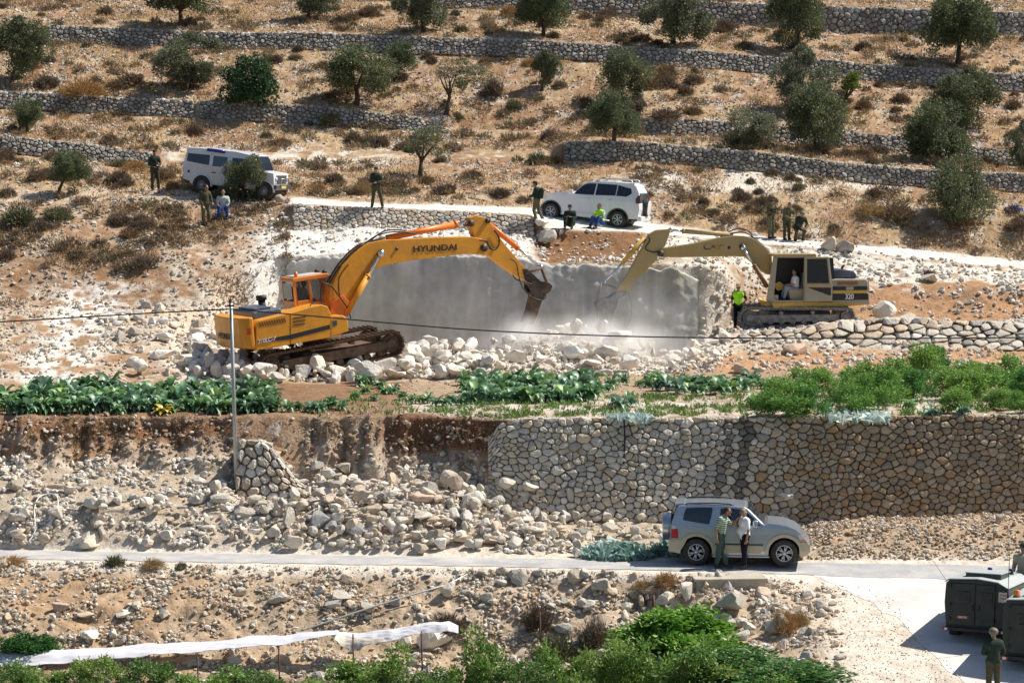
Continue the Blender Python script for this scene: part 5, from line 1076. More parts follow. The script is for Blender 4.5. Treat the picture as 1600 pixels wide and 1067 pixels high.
# ---- orange excavator
H_ = frame(P(520, 575, 95), 28, 6); Hu = frame(P(520, 575, 95), 22, 6.5); rel = H_.inverted() @ Hu
ex = root('excavator', H_, 'big orange excavator with a breaker hammer, tilted on white rubble left of the pit', 'excavator')
fu = tracer(Hu, 335, 400, 5.081); f5 = tracer(H_, 335, 400, 5.081); fp = tracer(H_, 0, 0, 1); f6 = tracer(H_, 700, 330, 5.333); f1 = tracer(H_, 320, 320, 3.5575)
ri = fu((468, 880), -1.6); fi = fu((1415, 700), -1.6)
for t0, t1 in ((-1.6, -1.0), (1.0, 1.6)): make_track(ex, rel, [(ri[0], ri[1], .46), (fi[0], fi[1], .46)], t0, t1, M['muddy'], M['muddy'])
mb = MB(); mb.box((-1.5, -1.0, .45), (1.3, 1.0, .85)); mb.cyl((0 - .3, 0, .8), (-.3, 0, 1.25), .75, 28); o = mb.build('undercarriage', M['muddy'], ex, .03)
N = -1.5
sidep = f5([(330, 750), (330, 530), (352, 512), (560, 462), (600, 455), (760, 405), (850, 386), (900, 400), (928, 460), (935, 560), (935, 645)], N); mb = MB(); mb.plate(sidep, N, -.45); mb.build('side_panel', M['hy'], ex, .03)
bx = f5([(922, 640), (922, 500), (960, 475), (1020, 470), (1050, 490), (1064, 530), (1066, 600)], N); mb = MB(); mb.plate(bx, N - .01, -.9); bo = mb.build('tool_box', M['hy'], ex, .04); mb = MB(); mb.plate(f5([(938, 515), (972, 510), (972, 552), (938, 558)], N), N - .02, N); mb.build('box_vent', M['plast'], bo)
# the counterweight: rounded plan outline
s0 = sidep[0][0] + .02; zb, zt = sidep[0][1] - .02, f5((215, 525), N)[1] + .12
pl = []
for (x, y) in [(s0, -1.5), (s0 - .15, -1.5), (s0 - .32, -1.42), (s0 - .46, -1.18), (s0 - .54, -.6), (s0 - .56, 0), (s0 - .54, .6), (s0 - .46, 1.18), (s0 - .32, 1.42), (s0 - .15, 1.5), (s0, 1.5)]: pl.append((x, y))
mb = MB(); n = len(pl); V = [(x, y, zb + .12) for x, y in pl] + [(x, y, zt) for x, y in pl]; V = [(x * 1, y, z) for x, y, z in V]; mb.add(V, [tuple(range(n)), tuple(range(2 * n - 1, n - 1, -1))] + [(i, (i + 1) % n, (i + 1) % n + n, i + n) for i in range(n)]); cw = mb.build('counterweight', M['hy'], ex, .06, 3)
o = text('lettering', 'HYUNDAI', .30, (0, 0, 0), 1, M['ink'], cw); o.matrix_local = Matrix(((0, 0, -1, s0 - .575), (-1, 0, 0, .0), (0, 1, 0, (zb + zt) / 2 - .1), (0, 0, 0, 1)))
mb = MB(); a_ = f5([(208, 555), (245, 555), (245, 600), (208, 605)], N); k = s0 - .2
for q in range(4): mb.box((k - .1 + q * .05, N - .012, zb + .62), (k - .08 + q * .05, N + .01, zb + .85))
mb.build('warning_stripes', M['red'], cw)
mb = MB(); mb.box((s0 - .1, -.5, zb), (.3, 1.5, zb + .55)); mb.box((s0, -.5, zb + .5), (-1.3, 1.5, zb + .95)); mb.build('deck', M['hyr'], ex, .02)
hd = f5([(140, 395), (128, 350), (330, 440), (540, 400), (545, 452), (300, 500)], -.45)
mb = MB(); x0 = f5((300, 500), -1.0)[0]; x1 = f5((538, 455), -1.0)[0]; zt2 = f5((300, 440), -1.0)[1]; mb.box((x0 + .02, -1.0, zt - .3), (x1, 1.15, zt2 - .02)); hdo = mb.build('engine_hood', M['hood'], ex, .08, 3); mb = MB(); mb.box((x0 + .25, -.6, zt2 - .02), (x1 - .25, .9, zt2 + .05)); mb.build('hood_lid', M['hood'], hdo, .03)
mb = MB(); mb.cyl((x1 + .1, 1.1, zt2 - .4), (x1 + .1, 1.1, zt2 + .15), .14, 14); mb.cyl((x1 + .1, 1.1, zt2 + .15), (x1 + .1, 1.1, zt2 + .32), .2, 14); mb.build('air_cleaner', M['ink'], ex)
mb = MB(); a_ = f5((545, 455), -.5)[0]; mb.box((a_, -1.2, zt - .1), (-.9, .4, f5((600, 455), N)[1] - .02)); mb.build('pump_cover', M['wpaint2'] if 0 else M['hy'], ex, .03)
st_ = f5([(345, 672), (600, 625), (915, 545), (918, 578), (600, 662), (345, 688)], N); mb = MB(); mb.plate(st_, N - .01, N + .01); stp = mb.build('side_stripe', M['ink'], ex)
mb = MB()
for k in range(11): x = 352 + k * 19.5; y = 528 - k * 3.6; mb.plate(f5([(x, y), (x + 8, y - 1), (x + 22, y + 30), (x + 14, y + 33)], N), N - .012, N + .01)
mb.build('side_grille', mat('grille_brown', (.16, .05, .02), .8), ex)
mb = MB()
for k in range(3): y = 492 + k * 28; mb.plate(f5([(620, y + 8), (625, y), (728 - k * 4, y - 16), (724 - k * 4, y - 8)], N), N - .012, N + .01)
mb.build('air_vents', M['ink'], ex)
for x in (600,): mb = MB(); mb.plate(f5([(x, 462), (x + 4, 461), (x + 8, 700), (x + 4, 700)], N), N - .006, N + .01); mb.build('panel_seam', M['ink'], ex)
c_ = f5((412, 668), N); text('model_number', '360LC-7', .20, (c_[0], N - .02, c_[1]), -1, M['white'], ex, up=0.03, shear=.25)
# cab
cx0, cx1 = f5((640, 390), .3)[0], f5((985, 380), .3)[0]; cz0 = f5((640, 395), .3)[1]; cz1 = f5((660, 172), .3)[1]
cabp = [(cx0, cz0 - .5), (cx0 - .02, cz1 - .1), (cx0 + .1, cz1), (cx1 - .28, cz1 + .0), (cx1 - .12, cz1 - .12), (cx1 + .12, cz0 + .35), (cx1 + .1, cz0 - .5)]
def win(p, k): c = Vector((sum(a for a, b in p) / len(p), sum(b for a, b in p) / len(p))); return [(c.x + (a - c.x) * k, c.y + (b - c.y) * k) for a, b in p]
e = empty('cab'); e.parent = ex; e.matrix_local = Matrix()
CW0, CW1 = .3, 1.38; zc_ = cz1 - .15; zl = cz0 + .25
mb = MB()
for t in (CW0, CW1 - .07):
    mb.plate([(cx0, cz0 - .5), (cx0, zc_), (cx0 + .12, zc_), (cx0 + .12, cz0 - .5)], t, t + .07); xm = cx0 + .62
    mb.plate([(xm, cz0 - .5), (xm, zc_), (xm + .1, zc_), (xm + .1, cz0 - .5)], t, t + .07); mb.plate([(cx1 + .02, cz0 - .5), (cx1 + .06, cz0 + .35), (cx1 - .22, zc_), (cx1 - .30, zc_), (cx1 - .06, cz0 - .5)], t, t + .07)
    mb.plate([(cx0 + .12, cz0 - .5), (cx0 + .12, zl - .1), (xm, zl - .1), (xm, cz0 - .5)], t, t + .06); mb.plate([(xm + .1, cz0 - .5), (xm + .1, cz0 + .05), (cx1 - .02, cz0 + .05), (cx1 - .02, cz0 - .5)], t, t + .06)
mb.box((cx0 + .002, CW0 + .07, cz0 - .5), (cx0 + .06, CW1 - .07, zl - .1)); mb.build('cab_frame', M['hycab'], e, .015)
mb = MB(); mb.plate([(cx0 - .03, zc_), (cx0, cz1), (cx1 - .34, cz1 + .02), (cx1 - .16, zc_)], CW0 - .03, CW1 + .03); ro = mb.build('cab_roof', M['hycab'], e, .03)
mb = MB(); mb.box((cx0 + .15, CW0 + .1, cz1 + .012), (cx1 - .55, CW1 - .1, cz1 + .04)); mb.build('roof_hatch', M['wpaint'], ro, .01)
gm = glass('cab_glass', (.05, .07, .08), .45)
mb = MB(); mb.plate([(cx0 + .12, zl - .1), (cx0 + .12, zc_), (cx0 + .62, zc_), (cx0 + .62, zl - .1)], CW0 + .02, CW0 + .03); mb.build('side_window', gm, e); mb = MB(); mb.plate([(cx0 + .72, cz0 + .05), (cx0 + .72, zc_), (cx1 - .3, zc_), (cx1 - .03, cz0 + .25), (cx1 - .03, cz0 + .05)], CW0 + .02, CW0 + .03); mb.build('side_window', gm, e)
mb = MB(); mb.box((cx0 - .01, CW0 + .15, zl - .02), (cx0 + .0, CW1 - .15, zc_ - .08)); mb.build('rear_window', mat('hazy_glass', (.18, .24, .24), .15, var=.15), e)
mb = MB(); V = [(cx1 - .22, CW0 + .05, zc_), (cx1 - .22, CW1 - .05, zc_), (cx1 + .05, CW1 - .05, cz0 + .35), (cx1 + .05, CW0 + .05, cz0 + .35)]; mb.add(V, [(0, 1, 2, 3)]); mb.build('windscreen', gm, e)
mb = MB(); mb.box((cx0 + .2, .55, cz0 - .4), (cx0 + .75, 1.1, cz0 - .0)); mb.box((cx0 + .2, .55, cz0 - .0), (cx0 + .32, 1.1, cz0 + .65)); mb.build('seat', M['plast'], e, .04)
mb = MB(); mb.cyl((cx0 + .22, CW0 + .15, cz1), (cx0 + .22, CW0 + .15, cz1 + .20), .065, 12); mb.build('beacon', M['amber'], ro)
for q in (.2, .9): mb = MB(); mb.cyl((cx1 - .42, CW0 + q, cz1 + .05), (cx1 - .28, CW0 + q, cz1 + .07), .07, 12); mb.cyl((cx1 - .36, CW0 + q, cz1), (cx1 - .36, CW0 + q, cz1 + .05), .02, 6); mb.build('work_lamp', M['ink'], ro)
# boom (traced in the boom plane)
BT = .27
bm_ = f1([(735, 590), (700, 560), (690, 520), (700, 460), (760, 340), (850, 250), (900, 215), (990, 195), (1130, 190), (1300, 180), (1480, 178), (1540, 190), (1570, 215), (1590, 260), (1565, 282), (1530, 275), (1440, 275), (1300, 290), (1120, 315), (1010, 335), (940, 355), (900, 400), (870, 450), (820, 520), (770, 575)], -.25)
mb = MB(); mb.plate(bm_, -BT, BT); boom = mb.build('boom', M['hy'], ex, .025)
mb = MB(); mb.plate(f1([(690, 610), (700, 545), (760, 500), (800, 540), (790, 620)], -.3), -.42, -.30); mb.plate(f1([(690, 610), (700, 545), (760, 500), (800, 540), (790, 620)], -.3), .30, .42); mb.box((-.6, -.5, zb + .1), (.55, .5, zb + .6)); mb.build('boom_bracket', M['hyr'], ex, .02)
mb = MB(); k_ = f1((982, 263), -.27); mb.cyl((k_[0], -.36, k_[1]), (k_[0], .36, k_[1]), .11, 16); k_ = f1((1067, 245), -.27); mb.cyl((k_[0], -.31, k_[1]), (k_[0], .31, k_[1]), .06, 14); k_ = f6((300, 305), -.3); mb.cyl((k_[0], -.36, k_[1]), (k_[0], .36, k_[1]), .15, 16); mb.build('pivot_pin', M['grease'], boom)
for t in (-.40, .40): ram('boom_cylinder', f1((790, 600), t), f1((978, 270), t), t, .115, None, ex, M['hy'], .62)
ram('arm_cylinder', f1((1010, 185), 0), f1((1490, 90), 0), 0, .12, None, ex, M['hyr'], .80)
text('lettering', 'HYUNDAI', .32, (lambda c: (c[0], -BT - .012, c[1]))(f1((1280, 243), -BT)), -1, M['ink'], boom, up=-.075, sx=1.3)
arm = f6([(150, 75), (205, 38), (270, 48), (325, 78), (330, 110), (385, 185), (455, 270), (480, 310), (560, 400), (620, 470), (700, 540), (740, 580), (735, 640), (690, 640), (640, 580), (560, 530), (440, 455), (330, 372), (275, 330), (255, 290), (290, 250), (325, 280), (215, 200), (180, 150)], 0)
arm = f6([(140, 100), (165, 55), (215, 36), (275, 50), (330, 85), (385, 180), (450, 268), (520, 350), (620, 465), (740, 575), (745, 630), (690, 640), (640, 585), (545, 530), (430, 450), (335, 378), (270, 330), (250, 280), (205, 215), (180, 150)], 0)
mb = MB(); mb.plate(arm, -.19, .19); ar = mb.build('arm', M['hy'], ex, .02)
mb = MB(); mb.plate(f6([(600, 480), (640, 478), (745, 575), (745, 632), (690, 642), (620, 570)], 0), -.20, .20); mb.build('arm_tip_plate', M['grease'], ar, .01)
mb = MB(); k_ = f6((170, 100), 0); mb.cyl((k_[0], -.26, k_[1]), (k_[0], .26, k_[1]), .13, 16); k_ = f6((308, 80), 0); mb.cyl((k_[0], -.26, k_[1]), (k_[0], .26, k_[1]), .10, 16); mb.build('pivot_pin', M['grease'], ar)
ram('bucket_cylinder', f6((325, 95), 0), f6((770, 468), 0), 0, .10, None, ex, M['hyr'], .57)
mb = MB()
for t in (-.24, .24): mb.tube([(f6((645, 515), t)[0], t, f6((645, 515), t)[1]), (f6((780, 475), t)[0], t, f6((780, 475), t)[1])], .055, 8); mb.tube([(f6((780, 475), t)[0], t, f6((780, 475), t)[1]), (f6((825, 605), t)[0], t, f6((825, 605), t)[1])], .06, 8)
mb.build('bucket_link', M['muddy'], ex)
e = empty('breaker_hammer'); e.parent = ex; e.matrix_local = Matrix()
mb = MB()
for t in (-.24, .18): mb.plate(f6([(690, 570), (820, 595), (848, 620), (830, 665), (785, 700), (765, 745), (700, 730), (685, 690), (655, 640), (655, 605)], 0), t, t + .06)
mb.build('bracket', M['grease'], e, .01); mb = MB(); mb.plate(f6([(688, 670), (785, 690), (738, 850), (696, 945), (612, 925), (655, 820)], 0), -.16, .16); mb.build('body', M['muddy'], e, .03)
mb = MB(); a_ = f6((655, 920), 0); b_ = f6((570, 1075), 0); mb.cyl((a_[0], 0, a_[1]), (b_[0], 0, b_[1]), .075, 12, .05); mb.build('chisel', M['dusty'], e)
def hosep(pts, fn, t, par, r=.022, name='hose', m=None): tube_part(name, bez([(lambda c: (c[0], t, c[1]))(fn(p, t)) for p in pts], 8), r, m or M['hose'], par, 6)
hosep([(520, 395), (570, 440), (590, 540), (620, 630), (690, 710), (770, 740), (815, 715), (800, 685)], f6, -.28, ex); hosep([(385, 160), (420, 210), (425, 275), (390, 320), (340, 295), (320, 250), (260, 240)], f6, -.25, ex, .03); hosep([(540, 530), (570, 570), (640, 590), (700, 610)], f6, -.25, ex)
hosep([(650, 560), (645, 480), (660, 440), (700, 450), (740, 500), (790, 570), (812, 630)], f1, -.45, ex, .025); hosep([(760, 540), (745, 480), (750, 400), (800, 330)], f1, -.32, ex); hosep([(890, 215), (960, 170), (1060, 150), (1170, 160)], f1, -.15, ex, .03); hosep([(900, 218), (990, 150), (1090, 140), (1160, 165)], f1, .1, ex, .03)
hosep([(690, 440), (760, 330), (860, 235), (1000, 190)], f1, -.2, ex, .035); hosep([(680, 430), (750, 320), (850, 228), (1000, 183)], f1, .05, ex, .035)
tube_part('hand_rail', bez([(lambda c: (c[0], N + .1, c[1]))(f5(p, N)) for p in [(770, 430), (775, 385), (850, 380), (905, 395), (925, 450)]], 6), .02, M['ink'], ex)

# ---- tan excavator
KT = frame(P(1245, 514, 105.0), 188, 0); Ku = frame(P(1245, 514, 105.0), 182, 0); ex = root('excavator', KT, 'dusty tan excavator with an open cab, on the earth platform right of the pit', 'excavator')
f4 = tracer(KT, 1130, 370, 6.276); f4u = tracer(Ku, 1130, 370, 6.276); f7 = tracer(KT, 920, 340, 5.161); N = 1.35
ri = f4u((1210, 790), 1.4); fi = f4u((270, 800), 1.4)
Ct = KT.inverted() @ Ku
for t0, t1 in ((.82, 1.42), (-1.42, -.82)): make_track(ex, Ct, [(ri[0], ri[1] + .03, .33), (fi[0], fi[1], .44)], t0, t1, M['dusty'], M['dusty'], .055)
mb = MB(); mb.box((-1.2, -.85, .4), (1.4, .85, .75)); mb.cyl((0, 0, .7), (0, 0, 1.0), .65, 26); mb.build('undercarriage', M['dusty'], ex, .03)
mb = MB(); mb.plate(f4([(485, 646), (1080, 640), (1400, 628), (1385, 670), (1090, 690), (500, 698)], N), -1.3, 1.3); mb.build('deck', M['caty'], ex, .02)
mb = MB(); mb.plate(f4([(1068, 640), (1066, 420), (1140, 415), (1400, 418), (1425, 440), (1418, 545), (1440, 560), (1440, 655), (1420, 670), (1380, 660)], N), -1.3, N - .02); hs = mb.build('engine_housing', M['catg'], ex, .04)
for nm, pts, m_ in (('side_stripe', [(1072, 488), (1415, 486), (1415, 522), (1072, 524)], M['ink']), ('side_stripe', [(1072, 560), (1420, 556), (1420, 618), (1072, 624)], M['ink']), ('ochre_panel', [(1075, 528), (1415, 526), (1415, 552), (1075, 556)], M['caty']), ('side_vent', [(1120, 442), (1320, 440), (1320, 472), (1120, 474)], mat('vent_brown', (.25, .12, .05), .8)), ('label_plate', [(1205, 492), (1278, 490), (1278, 520), (1205, 522)], mat('plate_green', (.35, .36, .28), .7))):
    mb = MB(); th = .012 if 'label' not in nm else .02; mb.plate(f4(pts, N), N - .03, N + th - .015); mb.build(nm, m_, hs)
c_ = f4((1238, 588), N); text('model_number', '320', .30, (c_[0], N + .006, c_[1]), 1, M['white'], hs, sx=.8)
mb = MB(); mb.plate(f4([(1050, 415), (1052, 345), (1120, 325), (1200, 322), (1310, 340), (1338, 372), (1338, 415)], N), -.9, .9); mb.build('engine_hood', M['hood'], ex, .05)
mb = MB(); mb.plate(f4([(1425, 440), (1400, 418), (1438, 440), (1445, 660), (1420, 672), (1436, 560), (1418, 545)], N)[:2] + f4([(1436, 436), (1446, 660), (1420, 672), (1412, 500)], N), -1.25, 1.25); mb.build('counterweight', M['catg'], ex, .05)
mb = MB(); k_ = f4((1165, 300), 0); mb.tube([(k_[0], 0, k_[1] - .25), (k_[0], 0, k_[1]), (k_[0] - .1, 0, k_[1] + .1)], .05, 8); mb.build('exhaust_pipe', M['ink'], ex)
e = empty('cab'); e.parent = ex; e.matrix_local = Matrix(); c0, c1 = .38, N + .0
mb = MB()
for t in (c0, c1 - .07):
    for pts in ([(420, 620), (490, 190), (530, 190), (490, 620)], [(782, 632), (792, 196), (815, 196), (808, 632)], [(1040, 460), (1022, 200), (1036, 200), (1066, 460)], [(485, 632), (490, 600), (520, 622), (790, 622), (790, 640), (486, 640)], [(490, 205), (490, 180), (910, 178), (910, 205)]):
        mb.plate(f4(pts, t), t, t + .07)
mb.plate(f4([(420, 620), (430, 560), (490, 560), (490, 640), (430, 640)], c0), c0, c1 - .08)
mb.build('cab_frame', M['catg'], e, .01)
mb = MB(); mb.plate(f4([(486, 182), (500, 168), (905, 168), (912, 188), (486, 192)], N), c0 - .04, c1 + .03); mb.build('cab_roof', M['cat'], e, .02)
mb = MB(); mb.plate(f4([(798, 640), (798, 200), (1034, 196), (1055, 430), (1072, 470), (1068, 632)], N + .08), N + .05, N + .10); dr = mb.build('door', M['catg'], e, .02)
mb = MB(); mb.plate(f4([(822, 455), (824, 218), (1014, 212), (1040, 455)], N + .1), N + .095, N + .112); mb.build('door_window', M['glassd'], dr); mb = MB(); mb.plate(f4([(830, 498), (1055, 500), (1055, 575), (1040, 575)], N + .1), N + .095, N + .11); mb.build('door_panel', M['ink'], dr)
mb = MB(); mb.plate(f4([(818, 200), (1026, 200), (1030, 215), (818, 218)], N + .1), N + .1, N + .115); mb.plate(f4([(800, 466), (1062, 462), (1064, 490), (800, 492)], N + .1), N + .1, N + .115); mb.build('door_rail', M['cat'], dr)
mb = MB(); mb.plate(f4([(490, 632), (490, 200), (800, 200), (800, 632)], c0), c0 - .01, c0 + .02); mb.build('cab_far_wall', M['ink'], e)
mb = MB(); mb.plate(f4([(800, 632), (800, 200), (1030, 200), (1060, 632)], c0), c0, c1 - .2); mb.build('cab_rear', M['ink'], e)
mb = MB(); mb.plate(f4([(625, 515), (780, 505), (785, 630), (660, 632), (640, 600)], .85), .62, 1.12); st = mb.build('seat', M['cream_int'], e, .04); mb = MB(); mb.plate(f4([(745, 510), (770, 350), (795, 350), (790, 510)], .85), .65, 1.1); mb.build('seat_back', M['plast'], st, .03)
mb = MB(); mb.plate(f4([(520, 500), (520, 460), (560, 440), (600, 470), (590, 520), (545, 530)], .85), .6, .75); mb.build('console', M['caty'], e, .02)
bm_ = f7([(1440, 460), (1400, 430), (1330, 370), (1265, 318), (1180, 312), (900, 318), (700, 322), (640, 320), (600, 322), (560, 300), (560, 265), (600, 245), (680, 235), (850, 208), (1060, 160), (1180, 145), (1270, 150), (1340, 175), (1420, 235), (1475, 300), (1480, 400), (1475, 460)], .2)
mb = MB(); mb.plate(bm_, -.22, .22); boom = mb.build('boom', M['cat'], ex, .025)
mb = MB(); k_ = f7((1236, 235), .22); mb.cyl((k_[0], -.34, k_[1]), (k_[0], .34, k_[1]), .12, 16); k_ = f7((1130, 243), .22); mb.cyl((k_[0], -.25, k_[1]), (k_[0], .25, k_[1]), .06, 12); k_ = f7((580, 290), .22); mb.cyl((k_[0], -.33, k_[1]), (k_[0], .33, k_[1]), .13, 14); mb.build('pivot_pin', M['grease'], boom)
M['worn'] = mat('worn_decal', (.03, .03, .03), .7, var=.3, vs=6, dirt=(.50, .35, .12), dirt_amt=2.2); text('lettering', 'CAT', .34, (lambda c: (c[0], .232, c[1]))(f7((1000, 243), .22)), 1, M['worn'], boom, up=-.1, sx=1.2)
arm = f7([(480, 135), (540, 100), (650, 92), (650, 115), (610, 230), (560, 270), (545, 340), (500, 380), (330, 560), (310, 600), (220, 590), (240, 545), (300, 470), (430, 240), (455, 190)], 0)
mb = MB(); mb.plate(arm, -.17, .17); ar = mb.build('arm', M['cat'], ex, .02)
ram('arm_cylinder', f7((1160, 140), 0), f7((660, 102), 0), 0, .10, None, ex, M['cat'], .80)
for t in (-.32, .32): ram('boom_cylinder', f7((1440, 560), t), f7((1245, 245), t), t, .095, None, ex, mat('rust_brown', (.22, .11, .06), .6, var=.2) if t < 0 else bpy.data.materials['rust_brown'], .55)
ram('bucket_cylinder', f7((450, 165), 0), f7((125, 530), 0), 0, .09, None, ex, M['caty'], .55)
mb = MB()
for t in (-.21, .21):
    for a_, b_ in (((105, 530), (232, 572)), ((105, 530), (62, 665)), ((70, 668), (170, 640))): a2, b2 = f7(a_, t), f7(b_, t); mb.tube([(a2[0], t, a2[1]), (b2[0], t, b2[1])], .05, 8)
mb.build('bucket_link', M['dusty'], ex)
e = empty('breaker_hammer'); e.parent = ex; e.matrix_local = Matrix()
mb = MB()
for t in (-.22, .16): mb.plate(f7([(48, 690), (70, 665), (150, 645), (215, 600), (300, 590), (300, 620), (235, 650), (215, 735), (160, 745), (60, 725)], 0), t, t + .06)
mb.build('bracket', M['dusty'], e, .01); mb = MB(); mb.plate(f7([(62, 720), (205, 730), (190, 800), (175, 960), (95, 960), (78, 820)], 0), -.17, .17); mb.build('body', M['dusty'], e, .03)
mb = MB(); a_ = f7((135, 950), 0); b_ = f7((140, 1060), 0); mb.cyl((a_[0], 0, a_[1]), (b_[0], 0, b_[1]), .075, 12, .05); mb.build('chisel', M['dusty'], e)
M['hoseg'] = mat('dusty_hose', (.30, .28, .25), .7)
hosep([(300, 600), (305, 700), (305, 820), (270, 890), (235, 890), (195, 840)], f7, .25, ex, .024, m=M['hoseg']); hosep([(318, 600), (345, 700), (335, 820), (280, 900), (220, 880), (190, 830)], f7, .15, ex, .024, m=M['hoseg'])
hosep([(1060, 160), (1150, 105), (1230, 90), (1290, 110), (1320, 150)], f7, 0, ex, .025); hosep([(1140, 130), (1250, 120), (1340, 170), (1430, 250), (1470, 300)], f7, .1, ex, .03); hosep([(480, 150), (490, 190), (455, 250), (520, 280), (560, 270)], f7, .2, ex, .022)
# ---------------------------------------------------------------- people
def fabric(name, c, **k): return mat(name, c, rough=.9, var=.12, vs=9, bump=.3, bs=25, spec=.15, **k)
M['khaki'] = fabric('khaki_cloth', (.075, .072, .042)); M['khaki2'] = fabric('light_khaki_cloth', (.13, .125, .075)); M['dkgreen'] = fabric('dark_green_cloth', (.028, .045, .035)); M['jeans'] = fabric('faded_jeans', (.30, .36, .42)); M['bluej'] = fabric('blue_trousers', (.03, .07, .26))
M['wshirt'] = fabric('white_shirt', (.78, .80, .84)); M['tee'] = fabric('grey_tee', (.48, .53, .56)); M['blk'] = fabric('black_trousers', (.012, .012, .018)); M['lime'] = mat('lime_vest', (.42, .95, .03), .7, var=.05, spec=.2); M['boots'] = mat('boots', (.03, .022, .018), .7, var=.2)
M['hair'] = mat('dark_hair', (.02, .014, .010), .8, var=.2); M['ghair'] = mat('grey_hair', (.25, .24, .22), .8, var=.2); M['gjeans'] = fabric('green_grey_jeans', (.06, .10, .085)); M['straw'] = fabric('straw_hat', (.50, .44, .22)); M['beige'] = fabric('beige_cloth', (.42, .38, .28)); M['helm'] = mat('helmet', (.16, .15, .11), .7, var=.15)
def stripes():
    m = fabric('striped_shirt', (.1, .2, .13)); n = m.node_tree.nodes; l = m.node_tree.links; b = n['Principled BSDF']
    tc = n.new('ShaderNodeTexCoord'); w = n.new('ShaderNodeTexWave'); w.wave_type = 'BANDS'; w.bands_direction = 'Z'; w.inputs['Scale'].default_value = 5.2; w.inputs['Distortion'].default_value = .4; l.new(tc.outputs['Object'], w.inputs['Vector'])
    r = n.new('ShaderNodeValToRGB'); r.color_ramp.elements[0].position = .42; r.color_ramp.elements[1].position = .55; r.color_ramp.elements[0].color = (.10, .20, .13, 1); r.color_ramp.elements[1].color = (.52, .58, .50, 1); l.new(w.outputs[0], r.inputs[0]); l.new(r.outputs[0], b.inputs['Base Color']); return m
M['stripe'] = stripes()
IV, IF = ICO[2]
class Caps:
    def __init__(s, X): s.mb = MB(); s.X = X
    def ball(s, p, r, sc=(1, 1, 1)): s.mb.add([s.X(Vector(p) + Vector((v[0] * r * sc[0], v[1] * r * sc[1], v[2] * r * sc[2]))) for v in IV], IF.tolist(), True); return s
    def cap(s, a, b, ra, rb):
        a = Vector(a); b = Vector(b); s.ball(a, ra); s.ball(b, rb); V, F_ = tube_pts([a, b], [ra, rb], 12); s.mb.add([s.X(v) for v in V], F_, True); return s
    def build(s, name, m, parent, vox=.014, smooth=2):
        o = s.mb.build(name, m, parent, fix=False); md = o.modifiers.new('union', 'REMESH'); md.mode = 'VOXEL'; md.voxel_size = vox; md.use_smooth_shade = True
        if smooth: q = o.modifiers.new('soft', 'SMOOTH'); q.iterations = smooth; q.factor = .5
        return o
STAND = dict(hip=(0, 0, .95), hl=(0, .095, .92), hr=(0, -.095, .92), kl=(.02, .11, .50), kr=(.02, -.11, .50), al=(0, .12, .09), ar=(0, -.12, .09), chest=(0, 0, 1.30), neck=(0, 0, 1.49), head=(.02, 0, 1.65),
             sl=(0, .19, 1.42), sr=(0, -.19, 1.42), el=(-.03, .25, 1.14), er=(-.03, -.25, 1.14), wl=(.06, .27, .90), wr=(.06, -.27, .90))
def hand(c, w, d, side, r=.009):
    """palm, four bent fingers and a thumb from the side of the palm"""
    w = Vector(w); d = Vector(d).normalized(); s = d.cross(Vector((0, 0, 1))) if abs(d.z) < .9 else Vector((1, 0, 0)); s.normalize(); n = d.cross(s)
    for q in (-1, 0, 1): c.cap(w, w + d * .085 + s * .024 * q, .021, .017)
    for i, (L, q) in enumerate(((.062, -1.5), (.074, -.5), (.070, .5), (.055, 1.5))):
        a = w + d * .085 + s * .0185 * q; b = a + (d * .9 + n * .25 * side) * L * .55 + s * q * .002; e = b + (d * .55 + n * .7 * side) * L * .55; c.cap(a, b, r, r * .95); c.cap(b, e, r * .95, r * .8)
    t = w + d * .03 - s * .026; c.cap(t, t + d * .03 - s * .03 + n * .01 * side, r * 1.25, r * 1.1); c.cap(t + d * .03 - s * .03 + n * .01 * side, t + d * .062 - s * .036 + n * .022 * side, r * 1.1, r * .9)
